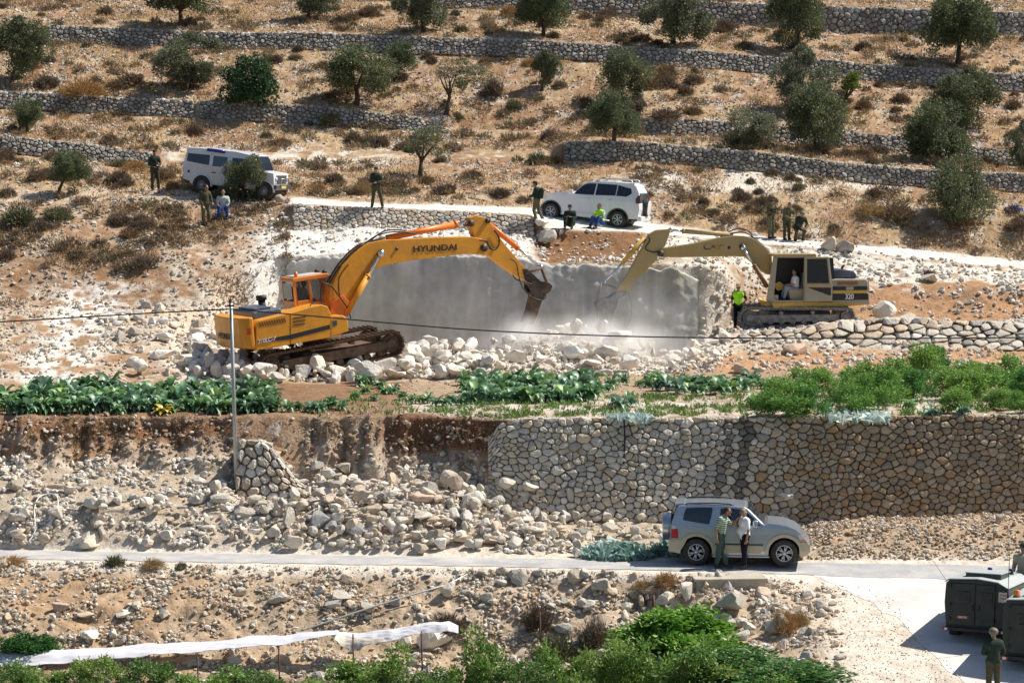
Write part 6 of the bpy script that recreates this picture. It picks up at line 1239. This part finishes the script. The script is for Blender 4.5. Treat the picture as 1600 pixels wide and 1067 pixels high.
def person(loc, face, label, pose={}, top='khaki', legs='khaki', sleeves='long', head='hair', vest=None, scale=1.0, belly=0, look=0, vox=.009, shoes='boots', group=None, pack=False, rifle=None):
    J = {k: Vector(v) for k, v in {**STAND, **pose}.items()}; rt = empty('person', loc, math.radians(face), label, 'person', group); rt.scale = (scale,) * 3
    X = lambda v: v
    c = Caps(X)
    c.cap(J['hl'], J['hr'], .115, .115); c.cap(J['hip'], J['chest'], .125, .13); c.cap(J['sl'] * .55 + J['chest'] * .45, J['sr'] * .55 + J['chest'] * .45, .115, .115); c.cap(J['sl'], J['sr'], .062, .062); c.cap(J['chest'], J['neck'], .10, .058); c.cap(J['neck'], J['head'], .055, .055)
    for s in 'lr':
        c.cap(J['h' + s], J['k' + s], .088, .058); c.cap(J['k' + s], J['a' + s], .056, .04); c.cap(J['s' + s], J['e' + s], .054, .042); c.cap(J['e' + s], J['w' + s], .041, .028)
        d = (J['w' + s] - J['e' + s]).normalized(); hand(c, J['w' + s], d, 1 if s == 'l' else -1)
        kd = (J['a' + s] - J['k' + s]); fd = Vector((1, 0, 0)) if 'f' + s not in J else J['f' + s]; c.cap(J['a' + s] - Vector((0, 0, .03)), J['a' + s] + fd * .14 - Vector((0, 0, .045)), .042, .034)
    h = J['head']; la = math.radians(look); fx = Vector((math.cos(la), math.sin(la), 0)); sx = Vector((-fx.y, fx.x, 0))
    c.ball(h + Vector((0, 0, .02)), .098, (1.0, .84, 1.06)); c.ball(h + fx * .025 - Vector((0, 0, .055)), .068, (.95, .85, .9)); c.cap(h + fx * .088 + Vector((0, 0, .015)), h + fx * .112 - Vector((0, 0, .018)), .010, .015); c.ball(h + fx * .07 - Vector((0, 0, .092)), .025)
    for q in (-1, 1): c.ball(h + sx * .085 * q, .024, (.7, .45, 1.2))
    body = c.build('body', M['skin'], rt, vox, 1)
    for q in (-1, 1): e = MB(); e.add([h + fx * .088 + sx * .034 * q + Vector((0, 0, .022)) + Vector(v) * .011 for v in ICO[1][0]], ICO[1][1].tolist(), True); e.build('eye', M['ink'], rt, fix=False)
    e = MB(); e.add([h + fx * .088 - Vector((0, 0, .05)) + Vector((v[0] * .010 + 0, 0, v[2] * .006)) + sx * v[1] * .026 for v in ICO[1][0]], ICO[1][1].tolist(), True); e.build('mouth', M['red'], rt, fix=False)
    # clothing
    t = Caps(X); g = .022
    t.cap(J['hip'] + Vector((0, .05, .02)), J['hip'] + Vector((0, -.05, .02)), .15, .15); t.cap(J['hip'], J['chest'], .15 + belly * .5, .155); t.cap(J['sl'] * .55 + J['chest'] * .45, J['sr'] * .55 + J['chest'] * .45, .138, .138); t.cap(J['sl'], J['sr'], .08, .08); t.cap(J['chest'], J['neck'] - Vector((0, 0, .035)), .12, .075)
    if belly: t.ball(J['hip'].lerp(J['chest'], .4) + Vector((.06, 0, 0)), .15 + belly * .6)
    for s in 'lr':
        el = J['s' + s].lerp(J['e' + s], .75 if sleeves == 'short' else 1); t.cap(J['s' + s], el, .078, .066 if sleeves == 'short' else .058)
        if sleeves == 'long': t.cap(J['e' + s], J['e' + s].lerp(J['w' + s], .93), .058, .044)
    t.build('shirt', M[top], rt, .014)
    t = Caps(X); t.cap(J['hl'] + Vector((0, 0, .02)), J['hr'] + Vector((0, 0, .02)), .132, .132)
    for s in 'lr': t.cap(J['h' + s], J['k' + s], .112, .080); t.cap(J['k' + s], J['k' + s].lerp(J['a' + s], .93), .080, .066)
    t.build('trousers', M[legs], rt, .014)
    for s in 'lr':
        fd = J.get('f' + s, Vector((1, 0, 0))); t = Caps(X); a = J['a' + s]; t.cap(a + Vector((0, 0, .06)), a, .055, .056); t.cap(a - fd * .03 - Vector((0, 0, .035)), a + fd * .15 - Vector((0, 0, .04)), .05, .045); t.build('boot', M[shoes], rt, .012)
    if head in ('hair', 'ghair'):
        t = Caps(X); t.ball(h + Vector((0, 0, .045)) - fx * .022, .101, (1, .9, .95)); t.ball(h - fx * .05 + Vector((0, 0, 0)), .075, (1, .95, 1)); t.build('hair', M[head], rt, .012)
    elif head == 'bald':
        t = Caps(X); t.ball(h - fx * .045 - Vector((0, 0, .01)), .077, (1, 1.05, .8)); t.build('hair', M['ghair'], rt, .012)
    elif head == 'helmet':
        t = Caps(X); t.ball(h + Vector((0, 0, .055)), .132, (1.08, .95, .82)); t.build('helmet', M['helm'], rt, .014)
    elif head == 'beret':
        t = Caps(X); t.ball(h + Vector((0, 0, .075)) - fx * .01, .108, (1.08, 1, .62)); t.ball(h - fx * .05, .075, (1, .95, 1)); t.build('beret', M['hair'], rt, .012)
    elif head == 'cap':
        t = Caps(X); t.ball(h + Vector((0, 0, .065)), .106, (1.04, .92, .75)); t.cap(h + fx * .09 + Vector((0, 0, .06)), h + fx * .15 + Vector((0, 0, .05)), .02, .012); t.build('cap', M['dkgreen'] if vest != 'straw' else M['straw'], rt, .012)
    elif head == 'straw':
        t = MB(); t.cyl(h + Vector((0, 0, .065)), h + Vector((0, 0, .078)), .185, 24, .17); t.cyl(h + Vector((0, 0, .07)), h + Vector((0, 0, .17)), .105, 20, .085); t.build('hat', M['straw'], rt, .01)
    if vest in ('lime', 'dkgreen'):
        t = Caps(X); t.cap(J['hip'] + Vector((0, 0, .08)), J['chest'], .172, .172); t.cap(J['sl'] * .6 + J['chest'] * .4, J['sr'] * .6 + J['chest'] * .4, .155, .155); t.cap(J['sl'] * .75 + J['neck'] * .25, J['sr'] * .75 + J['neck'] * .25, .08, .08); t.build('vest', M[vest], rt, .016)
    if pack: t = Caps(X); t.cap(J['chest'] + Vector((-.20, 0, .05)), J['hip'] + Vector((-.18, 0, .15)), .13, .12); t.build('backpack', M['dkgreen'], rt, .018)
    return rt
def rifle(rt, a, b, label):
    """rifle from butt a to muzzle b, in the holder's own frame, standing on its own"""
    Mw = rt.matrix_world; a = Mw @ Vector(a); b = Mw @ Vector(b); d = (b - a).normalized(); up = Vector((0, 0, 1)); s = d.cross(up).normalized(); u = s.cross(d)
    M4 = Matrix((d, s, u)).transposed().to_4x4(); M4.translation = a; L = (b - a).length
    r = bpy.data.objects.new('rifle', None); link(r); r.matrix_world = M4; tag(r, label, 'rifle')
    mb = MB(); mb.plate([(0, -.06), (.16, -.02), (.22, 0), (.55 * L, 0), (.55 * L, .05), (.2, .05), (0, .03)], -.02, .02); mb.build('receiver', M['ink'], r, .004); mb = MB(); mb.cyl((.5 * L, 0, .03), (L, 0, .03), .012, 8); mb.build('barrel', M['ink'], r); mb = MB(); mb.plate([(.36, 0), (.42, 0), (.45, -.15), (.39, -.16)], -.012, .012); mb.build('magazine', M['ink'], r); return r
pose_gun = dict(el=(.02, .27, 1.16), er=(-.02, -.27, 1.15), wl=(.24, .06, 1.10), wr=(.20, -.10, 1.02))
G_ = lambda px, py, i0=0: ground(px, py, i0)
Mg = bpy.context.view_layer
a = person(G_(242, 297, 16), -62, 'soldier in dark vest and khaki trousers standing alone left of the white jeep', {**pose_gun, 'al': (.03, .17, .09), 'kl': (.04, .15, .5)}, head='beret', vest='dkgreen'); Mg.update(); rifle(a, (.16, -.25, 1.22), (.30, .42, .82), 'rifle across the chest of the soldier left of the white jeep')
person(G_(321, 353, 14), -50, 'soldier in khaki standing under the olive bush beside the seated man', {'el': (.06, .26, 1.18), 'wl': (.22, .22, 1.0), 'wr': (.16, -.22, .86), 'head': (.06, .02, 1.63), 'kl': (.12, .12, .5), 'al': (.02, .15, .09)}, head='hair', top='khaki', legs='khaki2', look=10)
sit = lambda h=.42, fwd=.42, ab=.05: dict(hip=(0, 0, h), hl=(0, .10, h), hr=(0, -.10, h), kl=(fwd, .17, h + .10), kr=(fwd, -.17, h + .10), al=(fwd + ab, .17, .09), ar=(fwd + ab, -.17, .09), chest=(.03, 0, h + .37), neck=(.06, 0, h + .56), head=(.09, 0, h + .72), sl=(.04, .19, h + .49), sr=(.04, -.19, h + .49), el=(.14, .25, h + .24), er=(.14, -.25, h + .24), wl=(.34, .16, h + .14), wr=(.34, -.16, h + .14))
person(G_(349, 343, 14), -85, 'man in pale grey shirt and blue trousers seated in the shade of the olive bush', sit(.42, .40, .04), top='tee', legs='bluej', sleeves='short', head='hair', scale=1.02)
boulder(349, 341, 30, 15, 'shaded boulder the man in blue trousers sits on', i0=14)
a = person(G_(588, 326, 16.9), -95, 'soldier with legs apart and hands folded, alone on the track wall', {**pose_gun, 'kl': (.02, .20, .5), 'al': (0, .27, .09), 'kr': (.02, -.13, .5), 'ar': (0, -.19, .09), 'wl': (.26, .03, 1.12), 'wr': (.24, -.05, 1.10)}, head='beret', vest='dkgreen'); Mg.update(); rifle(a, (.15, -.28, 1.25), (.32, .40, 1.0), 'dark rifle on the chest of the soldier alone on the track wall')
person(G_(838, 353, 16.9), 165, 'soldier with a backpack stepping past the nose of the white car', {'kl': (.10, .11, .50), 'al': (-.02, .12, .09), 'kr': (-.06, -.11, .50), 'ar': (-.24, -.12, .10), 'el': (.10, .25, 1.16), 'er': (.10, -.25, 1.16), 'wl': (.30, .14, 1.08), 'wr': (.30, -.14, 1.08), 'head': (.09, 0, 1.62), 'neck': (.05, 0, 1.47)}, head='beret', pack=True, legs='khaki2', top='dkgreen')
sitg = lambda: {**sit(.22, .36, .20), 'kl': (.34, .16, .48), 'kr': (.34, -.16, .48), 'al': (.52, .15, .09), 'ar': (.52, -.15, .09), 'wl': (.36, .10, .52), 'wr': (.36, -.10, .52)}
person(G_(891, 358, 16.9), -100, 'man in a cap and dark jacket sitting by the white car front wheel', {**sitg(), 'head': (.12, 0, .92)}, top='dkgreen', legs='dkgreen', head='cap')
person(G_(938, 357, 16.9), -130, 'worker in a lime vest sitting by the rear wheel of the white car', sitg(), top='tee', legs='bluej', sleeves='short', head='hair', vest='lime')
a = person(G_(1204, 373, 17), -35, 'soldier aiming down at a rifle in his hands, leftmost of the three by the track', {**pose_gun, 'wl': (.36, .06, 1.24), 'wr': (.32, -.04, 1.20), 'head': (.08, 0, 1.63), 'kl': (.03, .16, .5), 'al': (.0, .18, .09)}, top='khaki', legs='khaki2', head='beret'); Mg.update(); rifle(a, (.18, -.12, 1.32), (.80, .10, 1.22), 'short rifle held level by the leftmost of the three soldiers')
person(G_(1229, 375, 17), -65, 'soldier with slumped shoulders and a loose shirt, middle of the three by the track', {'chest': (.12, 0, 1.24), 'neck': (.24, 0, 1.42), 'head': (.30, 0, 1.56), 'sl': (.16, .20, 1.36), 'sr': (.16, -.20, 1.36), 'el': (.22, .27, 1.10), 'er': (.22, -.27, 1.10), 'wl': (.40, .10, 1.0), 'wr': (.38, -.10, 1.0)}, top='khaki2', legs='khaki', head='hair')
person(G_(1248, 377, 17), -70, 'soldier in helmet crouching forward, rightmost of the three by the track', {'hip': (-.10, 0, .62), 'hl': (-.1, .11, .6), 'hr': (-.1, -.11, .6), 'kl': (.20, .20, .46), 'kr': (.20, -.20, .46), 'al': (.0, .19, .09), 'ar': (0, -.19, .09), 'chest': (.14, 0, .92), 'neck': (.26, 0, 1.08), 'head': (.34, 0, 1.20), 'sl': (.2, .2, 1.02), 'sr': (.2, -.2, 1.02), 'el': (.3, .26, .8), 'er': (.3, -.26, .8), 'wl': (.42, .1, .62), 'wr': (.42, -.1, .62)}, top='dkgreen', legs='khaki', head='helmet', vest='dkgreen')
person(P(1153, 513, 104.2), -80, 'worker in lime vest and yellow hat standing at the track of the tan excavator', {'el': (-.04, .36, 1.18), 'wl': (.06, .20, 1.02), 'wr': (.02, -.26, .90)}, top='dkgreen', legs='blk', sleeves='short', head='straw', vest='lime')
cg = lambda fn, Mx, p, t: Mx @ Vector((fn(p, t)[0], t, fn(p, t)[1]))
seat = cg(f4, KT, (715, 520), .85); Cx = 188
person(seat - Vector((0, 0, .42)), Cx, 'driver in a white shirt and pale jeans sitting in the open cab', {**sit(.42, .44, .10), 'wl': (.42, .18, .62), 'wr': (.42, -.18, .62), 'head': (.06, 0, 1.14)}, top='wshirt', legs='jeans', sleeves='short', head='hair')
hs_ = H_ @ Vector((cx0 + .5, .82, cz0 + .02))
person(hs_ - Vector((0, 0, .42)), 28, 'driver dimly seen behind the glass of the orange excavator cab', sit(.42, .42, .10), top='tee', legs='dkgreen', sleeves='short', head='hair')
gY = FY(884.5); pS = P(1135, 884.5, gY); 
person((pS.x - .20, 72.5, .02), -18, 'dark haired man in a green striped shirt leaning on the silver car', {'hip': (-.02, 0, .95), 'kl': (.04, .06, .5), 'al': (.16, .06, .09), 'kr': (-.02, -.10, .5), 'ar': (-.10, -.06, .09), 'chest': (.04, 0, 1.30), 'neck': (.12, 0, 1.47), 'head': (.20, 0, 1.62), 'sl': (.06, .19, 1.42), 'sr': (.04, -.19, 1.42), 'er': (-.08, -.27, 1.14), 'wr': (-.04, -.28, .88), 'el': (.28, .22, 1.20), 'wl': (.46, .10, 1.40)}, top='stripe', legs='gjeans', sleeves='short', head='hair', vox=.007)
pW = P(1161, 885, gY)
person((pW.x, 72.45, .02), 195, 'bald man in a white short-sleeved shirt and black trousers beside the silver car', {'head': (.05, 0, 1.63), 'kl': (.03, .07, .5), 'al': (.02, .05, .09), 'kr': (-.01, -.10, .5), 'ar': (-.12, -.10, .09), 'el': (-.02, .26, 1.14), 'wl': (.04, .28, .88), 'er': (.08, -.26, 1.18), 'wr': (.28, -.12, 1.30)}, top='wshirt', legs='blk', sleeves='short', head='bald', belly=.02, vox=.007, scale=.98)
gq = P(1553, 985, 63.05); gq.z = -1.75; person(gq, 100, 'helmeted soldier seen from behind beside the armoured truck, cut by the bottom edge', {**pose_gun}, top='dkgreen', legs='khaki', head='helmet', vest='dkgreen', scale=.98)  # dark cloth picked for him: the shade he stands in is put into the colour
gq = P(1598, 940, 69.2); person((gq.x, gq.y, -.66), -120, 'man in pale shirt and green cap behind the armoured truck, right edge', {'el': (.1, .3, 1.3), 'wl': (.3, .3, 1.5)}, top='beige', legs='bluej', head='cap', scale=1.06)
# ---------------------------------------------------------------- pole, cable, sheets, slab and small things
M['galv'] = mat('galvanised', (.42, .45, .45), .5, metal=.5, var=.15); M['rust'] = mat('rusty_iron', (.12, .06, .04), .8, var=.3); M['conc'] = mat('concrete', (.42, .38, .31), .9, var=.18, vs=4, bump=.4, bs=12, dirt=(.6, .52, .42), dirt_amt=.6)
pb_ = P(370, 768, 78.8); pt_ = P(360.5, 468, 78.5); r = empty('utility_pole', pb_, 0, 'tall thin metal pole carrying the black cable, in front of the orange excavator', 'pole'); d_ = pt_ - pb_
mb = MB(); mb.tube([(0, 0, -.3), d_ * .5, d_], [.062, .058, .052], 12); mb.build('post', M['galv'], r, fix=False)
mb = MB(); mb.cyl(d_ + Vector((0, -.05, -.02)), d_ + Vector((0, .05, -.02)), .05, 10); mb.box(tuple(d_ + Vector((-.10, -.03, -.22))), tuple(d_ + Vector((.10, -.06, -.16)))); mb.box(tuple(d_ + Vector((-.07, -.03, -.10))), tuple(d_ + Vector((.07, -.06, -.06)))); mb.build('bracket', M['rust'], r)
def cable(pts, Ys, rad, label, name='cable', mt='hose', cat='cable'):
    P3 = bez([P(px, py, Y) for (px, py), Y in zip(pts, Ys)], 10); mb = MB(); mb.tube(P3, rad, 6); o = mb.build(name, M[mt], None, fix=False); tag(o, label, cat); return o
cable([(-80, 507), (0, 503), (120, 496), (240, 489), (360, 483)], [78.4] * 5, .022, 'black cable running left from the tall metal pole')
cable([(360, 483), (490, 494), (600, 504), (720, 514), (850, 521), (1000, 526), (1150, 528), (1300, 529), (1450, 528.5), (1640, 527)], [78.4] * 10, .022, 'long black cable running right from the tall metal pole across the pit')
cable([(975, 655), (976, 690), (973, 740), (966, 785), (957, 822)], [79.0, 78.95, 78.8, 78.6, 78.2], .028, 'black hose hanging down the retaining wall', 'hose', cat='hose')
cable([(470, 985), (560, 955), (640, 930), (700, 912), (745, 888)], [69.6, 70.2, 70.8, 71.4, 72.4], .028, 'thin grey pipe lying diagonally up the embankment', 'pipe', 'galv', 'pipe')
def gc(pts, rad, label, name, mt, i0=0, lift=.05):
    P3 = bez([ground(a, b, i0) + Vector((0, 0, lift)) for a, b in pts], 8); mb = MB(); mb.tube(P3, rad, 6); tag(mb.build(name, M[mt], None, fix=False), label, 'hose')
gc([(45, 853), (55, 835), (54, 805), (60, 785), (78, 778), (90, 785), (88, 810), (76, 825)], .018, 'curved white hose loop on the scree near the big squared boulder', 'hose', 'white', 4, .14)
gc([(480, 962), (560, 940), (620, 930)], .012, 'thin dark wire on the embankment', 'wire', 'hose')
# white plastic sheets
M['sheet'] = mat('plastic_sheet', (.88, .88, .93), .35, var=.05, trans=.25, spec=.5); M['sheet2'] = mat('dusty_sheet', (.68, .63, .55), .6, var=.1, trans=.2)
def sheet(name, top, bot, Yt, Yb, m, label, seed, wr=.14):
    t = np.array(top, float); b = np.array(bot, float); n, k = 150, 26; xs = np.linspace(t[0, 0], t[-1, 0], n); ty = np.interp(xs, t[:, 0], t[:, 1]); by = np.interp(xs, b[:, 0], b[:, 1]); A = Pn(xs, ty, np.full(n, float(Yt))); B_ = Pn(xs, by, np.full(n, float(Yb)))
    w = np.linspace(0, 1, k)[:, None, None]; V = A[None] * (1 - w) + B_[None] * w; nz = fbm(V * np.array([.5, 1.5, 2.2]) + seed, 4, 2.0) - .5; nz2 = fbm(V * np.array([1.4, .5, .5]) + seed, 3, 1.4) - .5
    V[..., 2] += nz * wr * 1.4 + np.sin(w[..., 0] * math.pi) * .05; V[..., 1] += nz2 * wr; ii = np.arange(n * k).reshape(k, n); F_ = np.stack([ii[:-1, :-1], ii[:-1, 1:], ii[1:, 1:], ii[1:, :-1]], -1).reshape(-1, 4)
    o = mobj(name, npmesh(name, V.reshape(-1, 3), F_, None, True), m); s = o.modifiers.new('thick', 'SOLIDIFY'); s.thickness = .008; tag(o, label, 'plastic sheet')
sheet('plastic_sheet', [(-40, 1022), (0, 1020), (200, 1008), (400, 996), (530, 985)], [(-40, 1045), (0, 1042), (200, 1027), (400, 1012), (530, 992)], 68.6, 67.9, M['sheet'], 'long white plastic sheet stretched along the lower left', 3)
sheet('plastic_sheet', [(525, 986), (560, 988), (600, 982), (650, 977), (700, 973), (716, 980)], [(525, 1000), (560, 1012), (600, 1002), (650, 990), (700, 986), (716, 992)], 68.6, 68.2, M['sheet'], 'crumpled white sheet end right of the long stretched one', 9, .2)
sheet('dusty_sheet', [(522, 992), (560, 995), (600, 998)], [(522, 1000), (548, 1016), (600, 1004)], 68.3, 68.0, M['sheet2'], 'brownish sagging flap between the two white sheets', 15, .18)
# fence stakes of the vine rows
def stake(px, y0, y1, Y, label, r_=.022, mt='rust'):
    b = P(px, y1, Y); t = P(px - 1.5, y0, Y); mb = MB(); d = t - b; mb.tube([(0, 0, 0), d], r_, 6); mb.tube([d * .93 + Vector((-.03, 0, 0)), d * .93 + Vector((.03, 0, 0))], r_ * .6, 5); o = mb.build('stake', M[mt], None, fix=False); o.location = b; tag(o, label, 'stake'); return o
for px, y0, y1, lab in [(235, 1022, 1085, 'dark stake under the long white sheet, leftmost'), (310, 1025, 1085, 'thin stake under the long white sheet, second from left'), (437, 1008, 1085, 'grey post at the middle of the long white sheet'), (553, 990, 1082, 'stake rising through the brownish sheet flap'), (660, 986, 1060, 'stake under the right end of the crumpled sheet'), (730, 1010, 1085, 'lone stake in the vines right of the sheets'), (845, 955, 1030, 'rusty stake in the tall dark thorn brush'), (1200, 1030, 1085, 'short stake in the dark green creeper')]:
    stake(px, y0, y1, 67.2, lab)
g = ground(1022, 962); o = stake(1022, 930, 965, g.y - .1, 'thick rusty post on the slope above the bright green creeper', .05)
for q, (a_, b_) in enumerate((((-20, 1052), (900, 1050)), ((200, 1066), (1250, 1052)), ((960, 1032), (1200, 1040)))): cable([a_, ((a_[0] + b_[0]) / 2, (a_[1] + b_[1]) / 2 + 3), b_], [67.15] * 3, .008, ('lowest trellis wire at the left', 'trellis wire crossing the vines at the bottom', 'short trellis wire over the dark creeper')[q], 'wire', 'galv', 'wire')
# concrete slab and netting
g0 = P(1085, 945, 71.2); Mx = frame((g0.x, 70.45, -.03), 4, 0); mb = MB(); mb.box((0, 0, -.62), (1.95, 1.0, 0)); mb.box((-.06, -.04, -.02), (2.0, 1.06, .06)); o = mb.build('concrete_slab', M['conc'], None, .02); o.matrix_world = Mx; tag(o, 'weathered concrete culvert slab on the near edge of the road', 'slab')
M['net'] = mat('green_netting', (.26, .40, .35), .7, var=.3, vs=4, trans=.3); M['netw'] = mat('pale_netting', (.55, .66, .62), .6, var=.2, trans=.3)
def rag(name, px, py, w, h, m, label, n=420, seed=0, i0=0, cat='netting'):
    g = ground(px, py, i0); k = g.y / FPX; rng = np.random.RandomState(seed); mb = MB()
    for q in range(n):
        a = rng.uniform(0, 6.28); r_ = math.sqrt(rng.rand()); c = Vector((math.cos(a) * r_ * w * k / 2, math.sin(a) * r_ * w * k * .4, abs(rng.normal()) * h * k * .5 * (1 - r_ * .7))); u = Vector(rng.normal(size=3)).normalized() * .16; v = Vector(rng.normal(size=3)).normalized() * .09
        mid = Vector(rng.normal(size=3)) * .03; mb.add([c - u - v, c + u - v + mid, c + u + v, c - u + v + mid, c + mid * 2], [(0, 1, 4), (1, 2, 4), (2, 3, 4), (3, 0, 4)])
    o = mb.build(name, m, None, fix=False); o.location = g; tag(o, label, cat); return o
rag('netting', 965, 868, 115, 20, M['net'], 'heap of green netting by the road behind the silver car', 620, 1, 4); rag('netting', 950, 864, 80, 18, M['netw'], 'pale torn plastic lying on the green netting heap', 260, 2, 4); rag('netting', 1040, 866, 50, 24, M['net'], 'dark green netting bunched behind the spare wheel of the silver car', 160, 3, 4)
rag('plastic_scrap', 985, 655, 70, 10, M['netw'], 'pale greenish plastic scraps on the garden edge above the black hose', 120, 4, 7.9, 'plastic'); rag('cloth_scrap', 1583, 330, 26, 8, mat('blue_cloth', (.08, .16, .60), .6), 'bright blue cloth dropped on white ground at the right edge', 40, 5, 17.9, 'cloth')
rag('plastic_scrap', 1335, 652, 120, 6, M['netw'], 'pale plastic mulch strips on the soil before the green bushes', 150, 6, 7.9, 'plastic')
# blown rock dust round the hammer tips
def dust(px, py, Y, w, h, dpt, dens, label, seed):
    c = P(px, py, Y); k = Y / FPX; V, F_ = ICO[3]; V = V * (1 + (fbm(V + seed, 3, 1.3)[:, None] - .5) * .5); me = npmesh('dust_cloud', V * np.array([w * k / 2, dpt, h * k / 2]), F_, None, True)
    m = bpy.data.materials.new('dust'); m.use_nodes = True; n = m.node_tree.nodes; l = m.node_tree.links; n.clear(); out = n.new('ShaderNodeOutputMaterial'); v = n.new('ShaderNodeVolumePrincipled'); v.inputs['Color'].default_value = (.995, .995, 1, 1); v.inputs['Anisotropy'].default_value = .0
    tc = n.new('ShaderNodeTexCoord'); nz = n.new('ShaderNodeTexNoise'); nz.inputs['Scale'].default_value = .75; nz.inputs['Detail'].default_value = 5; l.new(tc.outputs['Object'], nz.inputs['Vector'])
    gr = n.new('ShaderNodeVectorMath'); gr.operation = 'DIVIDE'; gr.inputs[1].default_value = (w * k / 2, dpt, h * k / 2); l.new(tc.outputs['Object'], gr.inputs[0]); ln = n.new('ShaderNodeVectorMath'); ln.operation = 'LENGTH'; l.new(gr.outputs[0], ln.inputs[0])
    m1 = n.new('ShaderNodeMapRange'); m1.inputs[1].default_value = .15; m1.inputs[2].default_value = .95; m1.inputs[3].default_value = 1; m1.inputs[4].default_value = 0; m1.interpolation_type = 'SMOOTHSTEP'; l.new(ln.outputs['Value'], m1.inputs[0])
    m2 = n.new('ShaderNodeMapRange'); m2.inputs[1].default_value = .40; m2.inputs[2].default_value = .64; m2.inputs[3].default_value = .15; m2.inputs[4].default_value = 1; l.new(nz.outputs[0], m2.inputs[0])
    mu = n.new('ShaderNodeMath'); mu.operation = 'MULTIPLY'; l.new(m1.outputs[0], mu.inputs[0]); l.new(m2.outputs[0], mu.inputs[1]); mu2 = n.new('ShaderNodeMath'); mu2.operation = 'MULTIPLY'; mu2.inputs[1].default_value = dens; l.new(mu.outputs[0], mu2.inputs[0]); l.new(mu2.outputs[0], v.inputs['Density']); l.new(v.outputs[0], out.inputs['Volume'])
    o = mobj('dust_cloud', me, m); o.location = c; tag(o, label, None, None, 'stuff')
dust(905, 552, 98.0, 420, 150, 2.4, 1.9, 'white rock dust drifting over the broken blocks', 1)
dust(985, 500, 101.6, 330, 190, 2.0, .18, 'thin dust hanging before the pit wall under the tan breaker', 5)
dust(812, 535, 98.2, 110, 120, 1.2, 2.6, 'dust puff at the tip of the orange breaker hammer', 8)
dust(945, 530, 101.4, 110, 80, 1.0, 1.2, 'dust puff at the tip of the tan breaker hammer', 12)
# ---------------------------------------------------------------- tell the members of small sets apart by their order
_by = {}
for o in SC.objects:
    if o.parent is None and 'label' in o and 'group' in o: _by.setdefault(o['label'], []).append(o)
_on = 'leftmost,second,third,fourth,fifth,sixth,seventh,eighth,ninth,tenth,eleventh,twelfth,thirteenth,fourteenth,fifteenth,sixteenth,seventeenth,eighteenth,nineteenth,twentieth'.split(',')
for lab, obs in _by.items():
    n = len(obs)
    if n < 2 or n > 39: continue
    obs.sort(key=lambda o: proj(o.location)[0])
    for k, o in enumerate(obs):
        e = n - 1 - k
        if k <= e: t = 'leftmost' if k == 0 else _on[k] + ' from the left'
        else: t = 'rightmost' if e == 0 else _on[e] + ' from the right'
        o['label'] = lab + ', ' + t
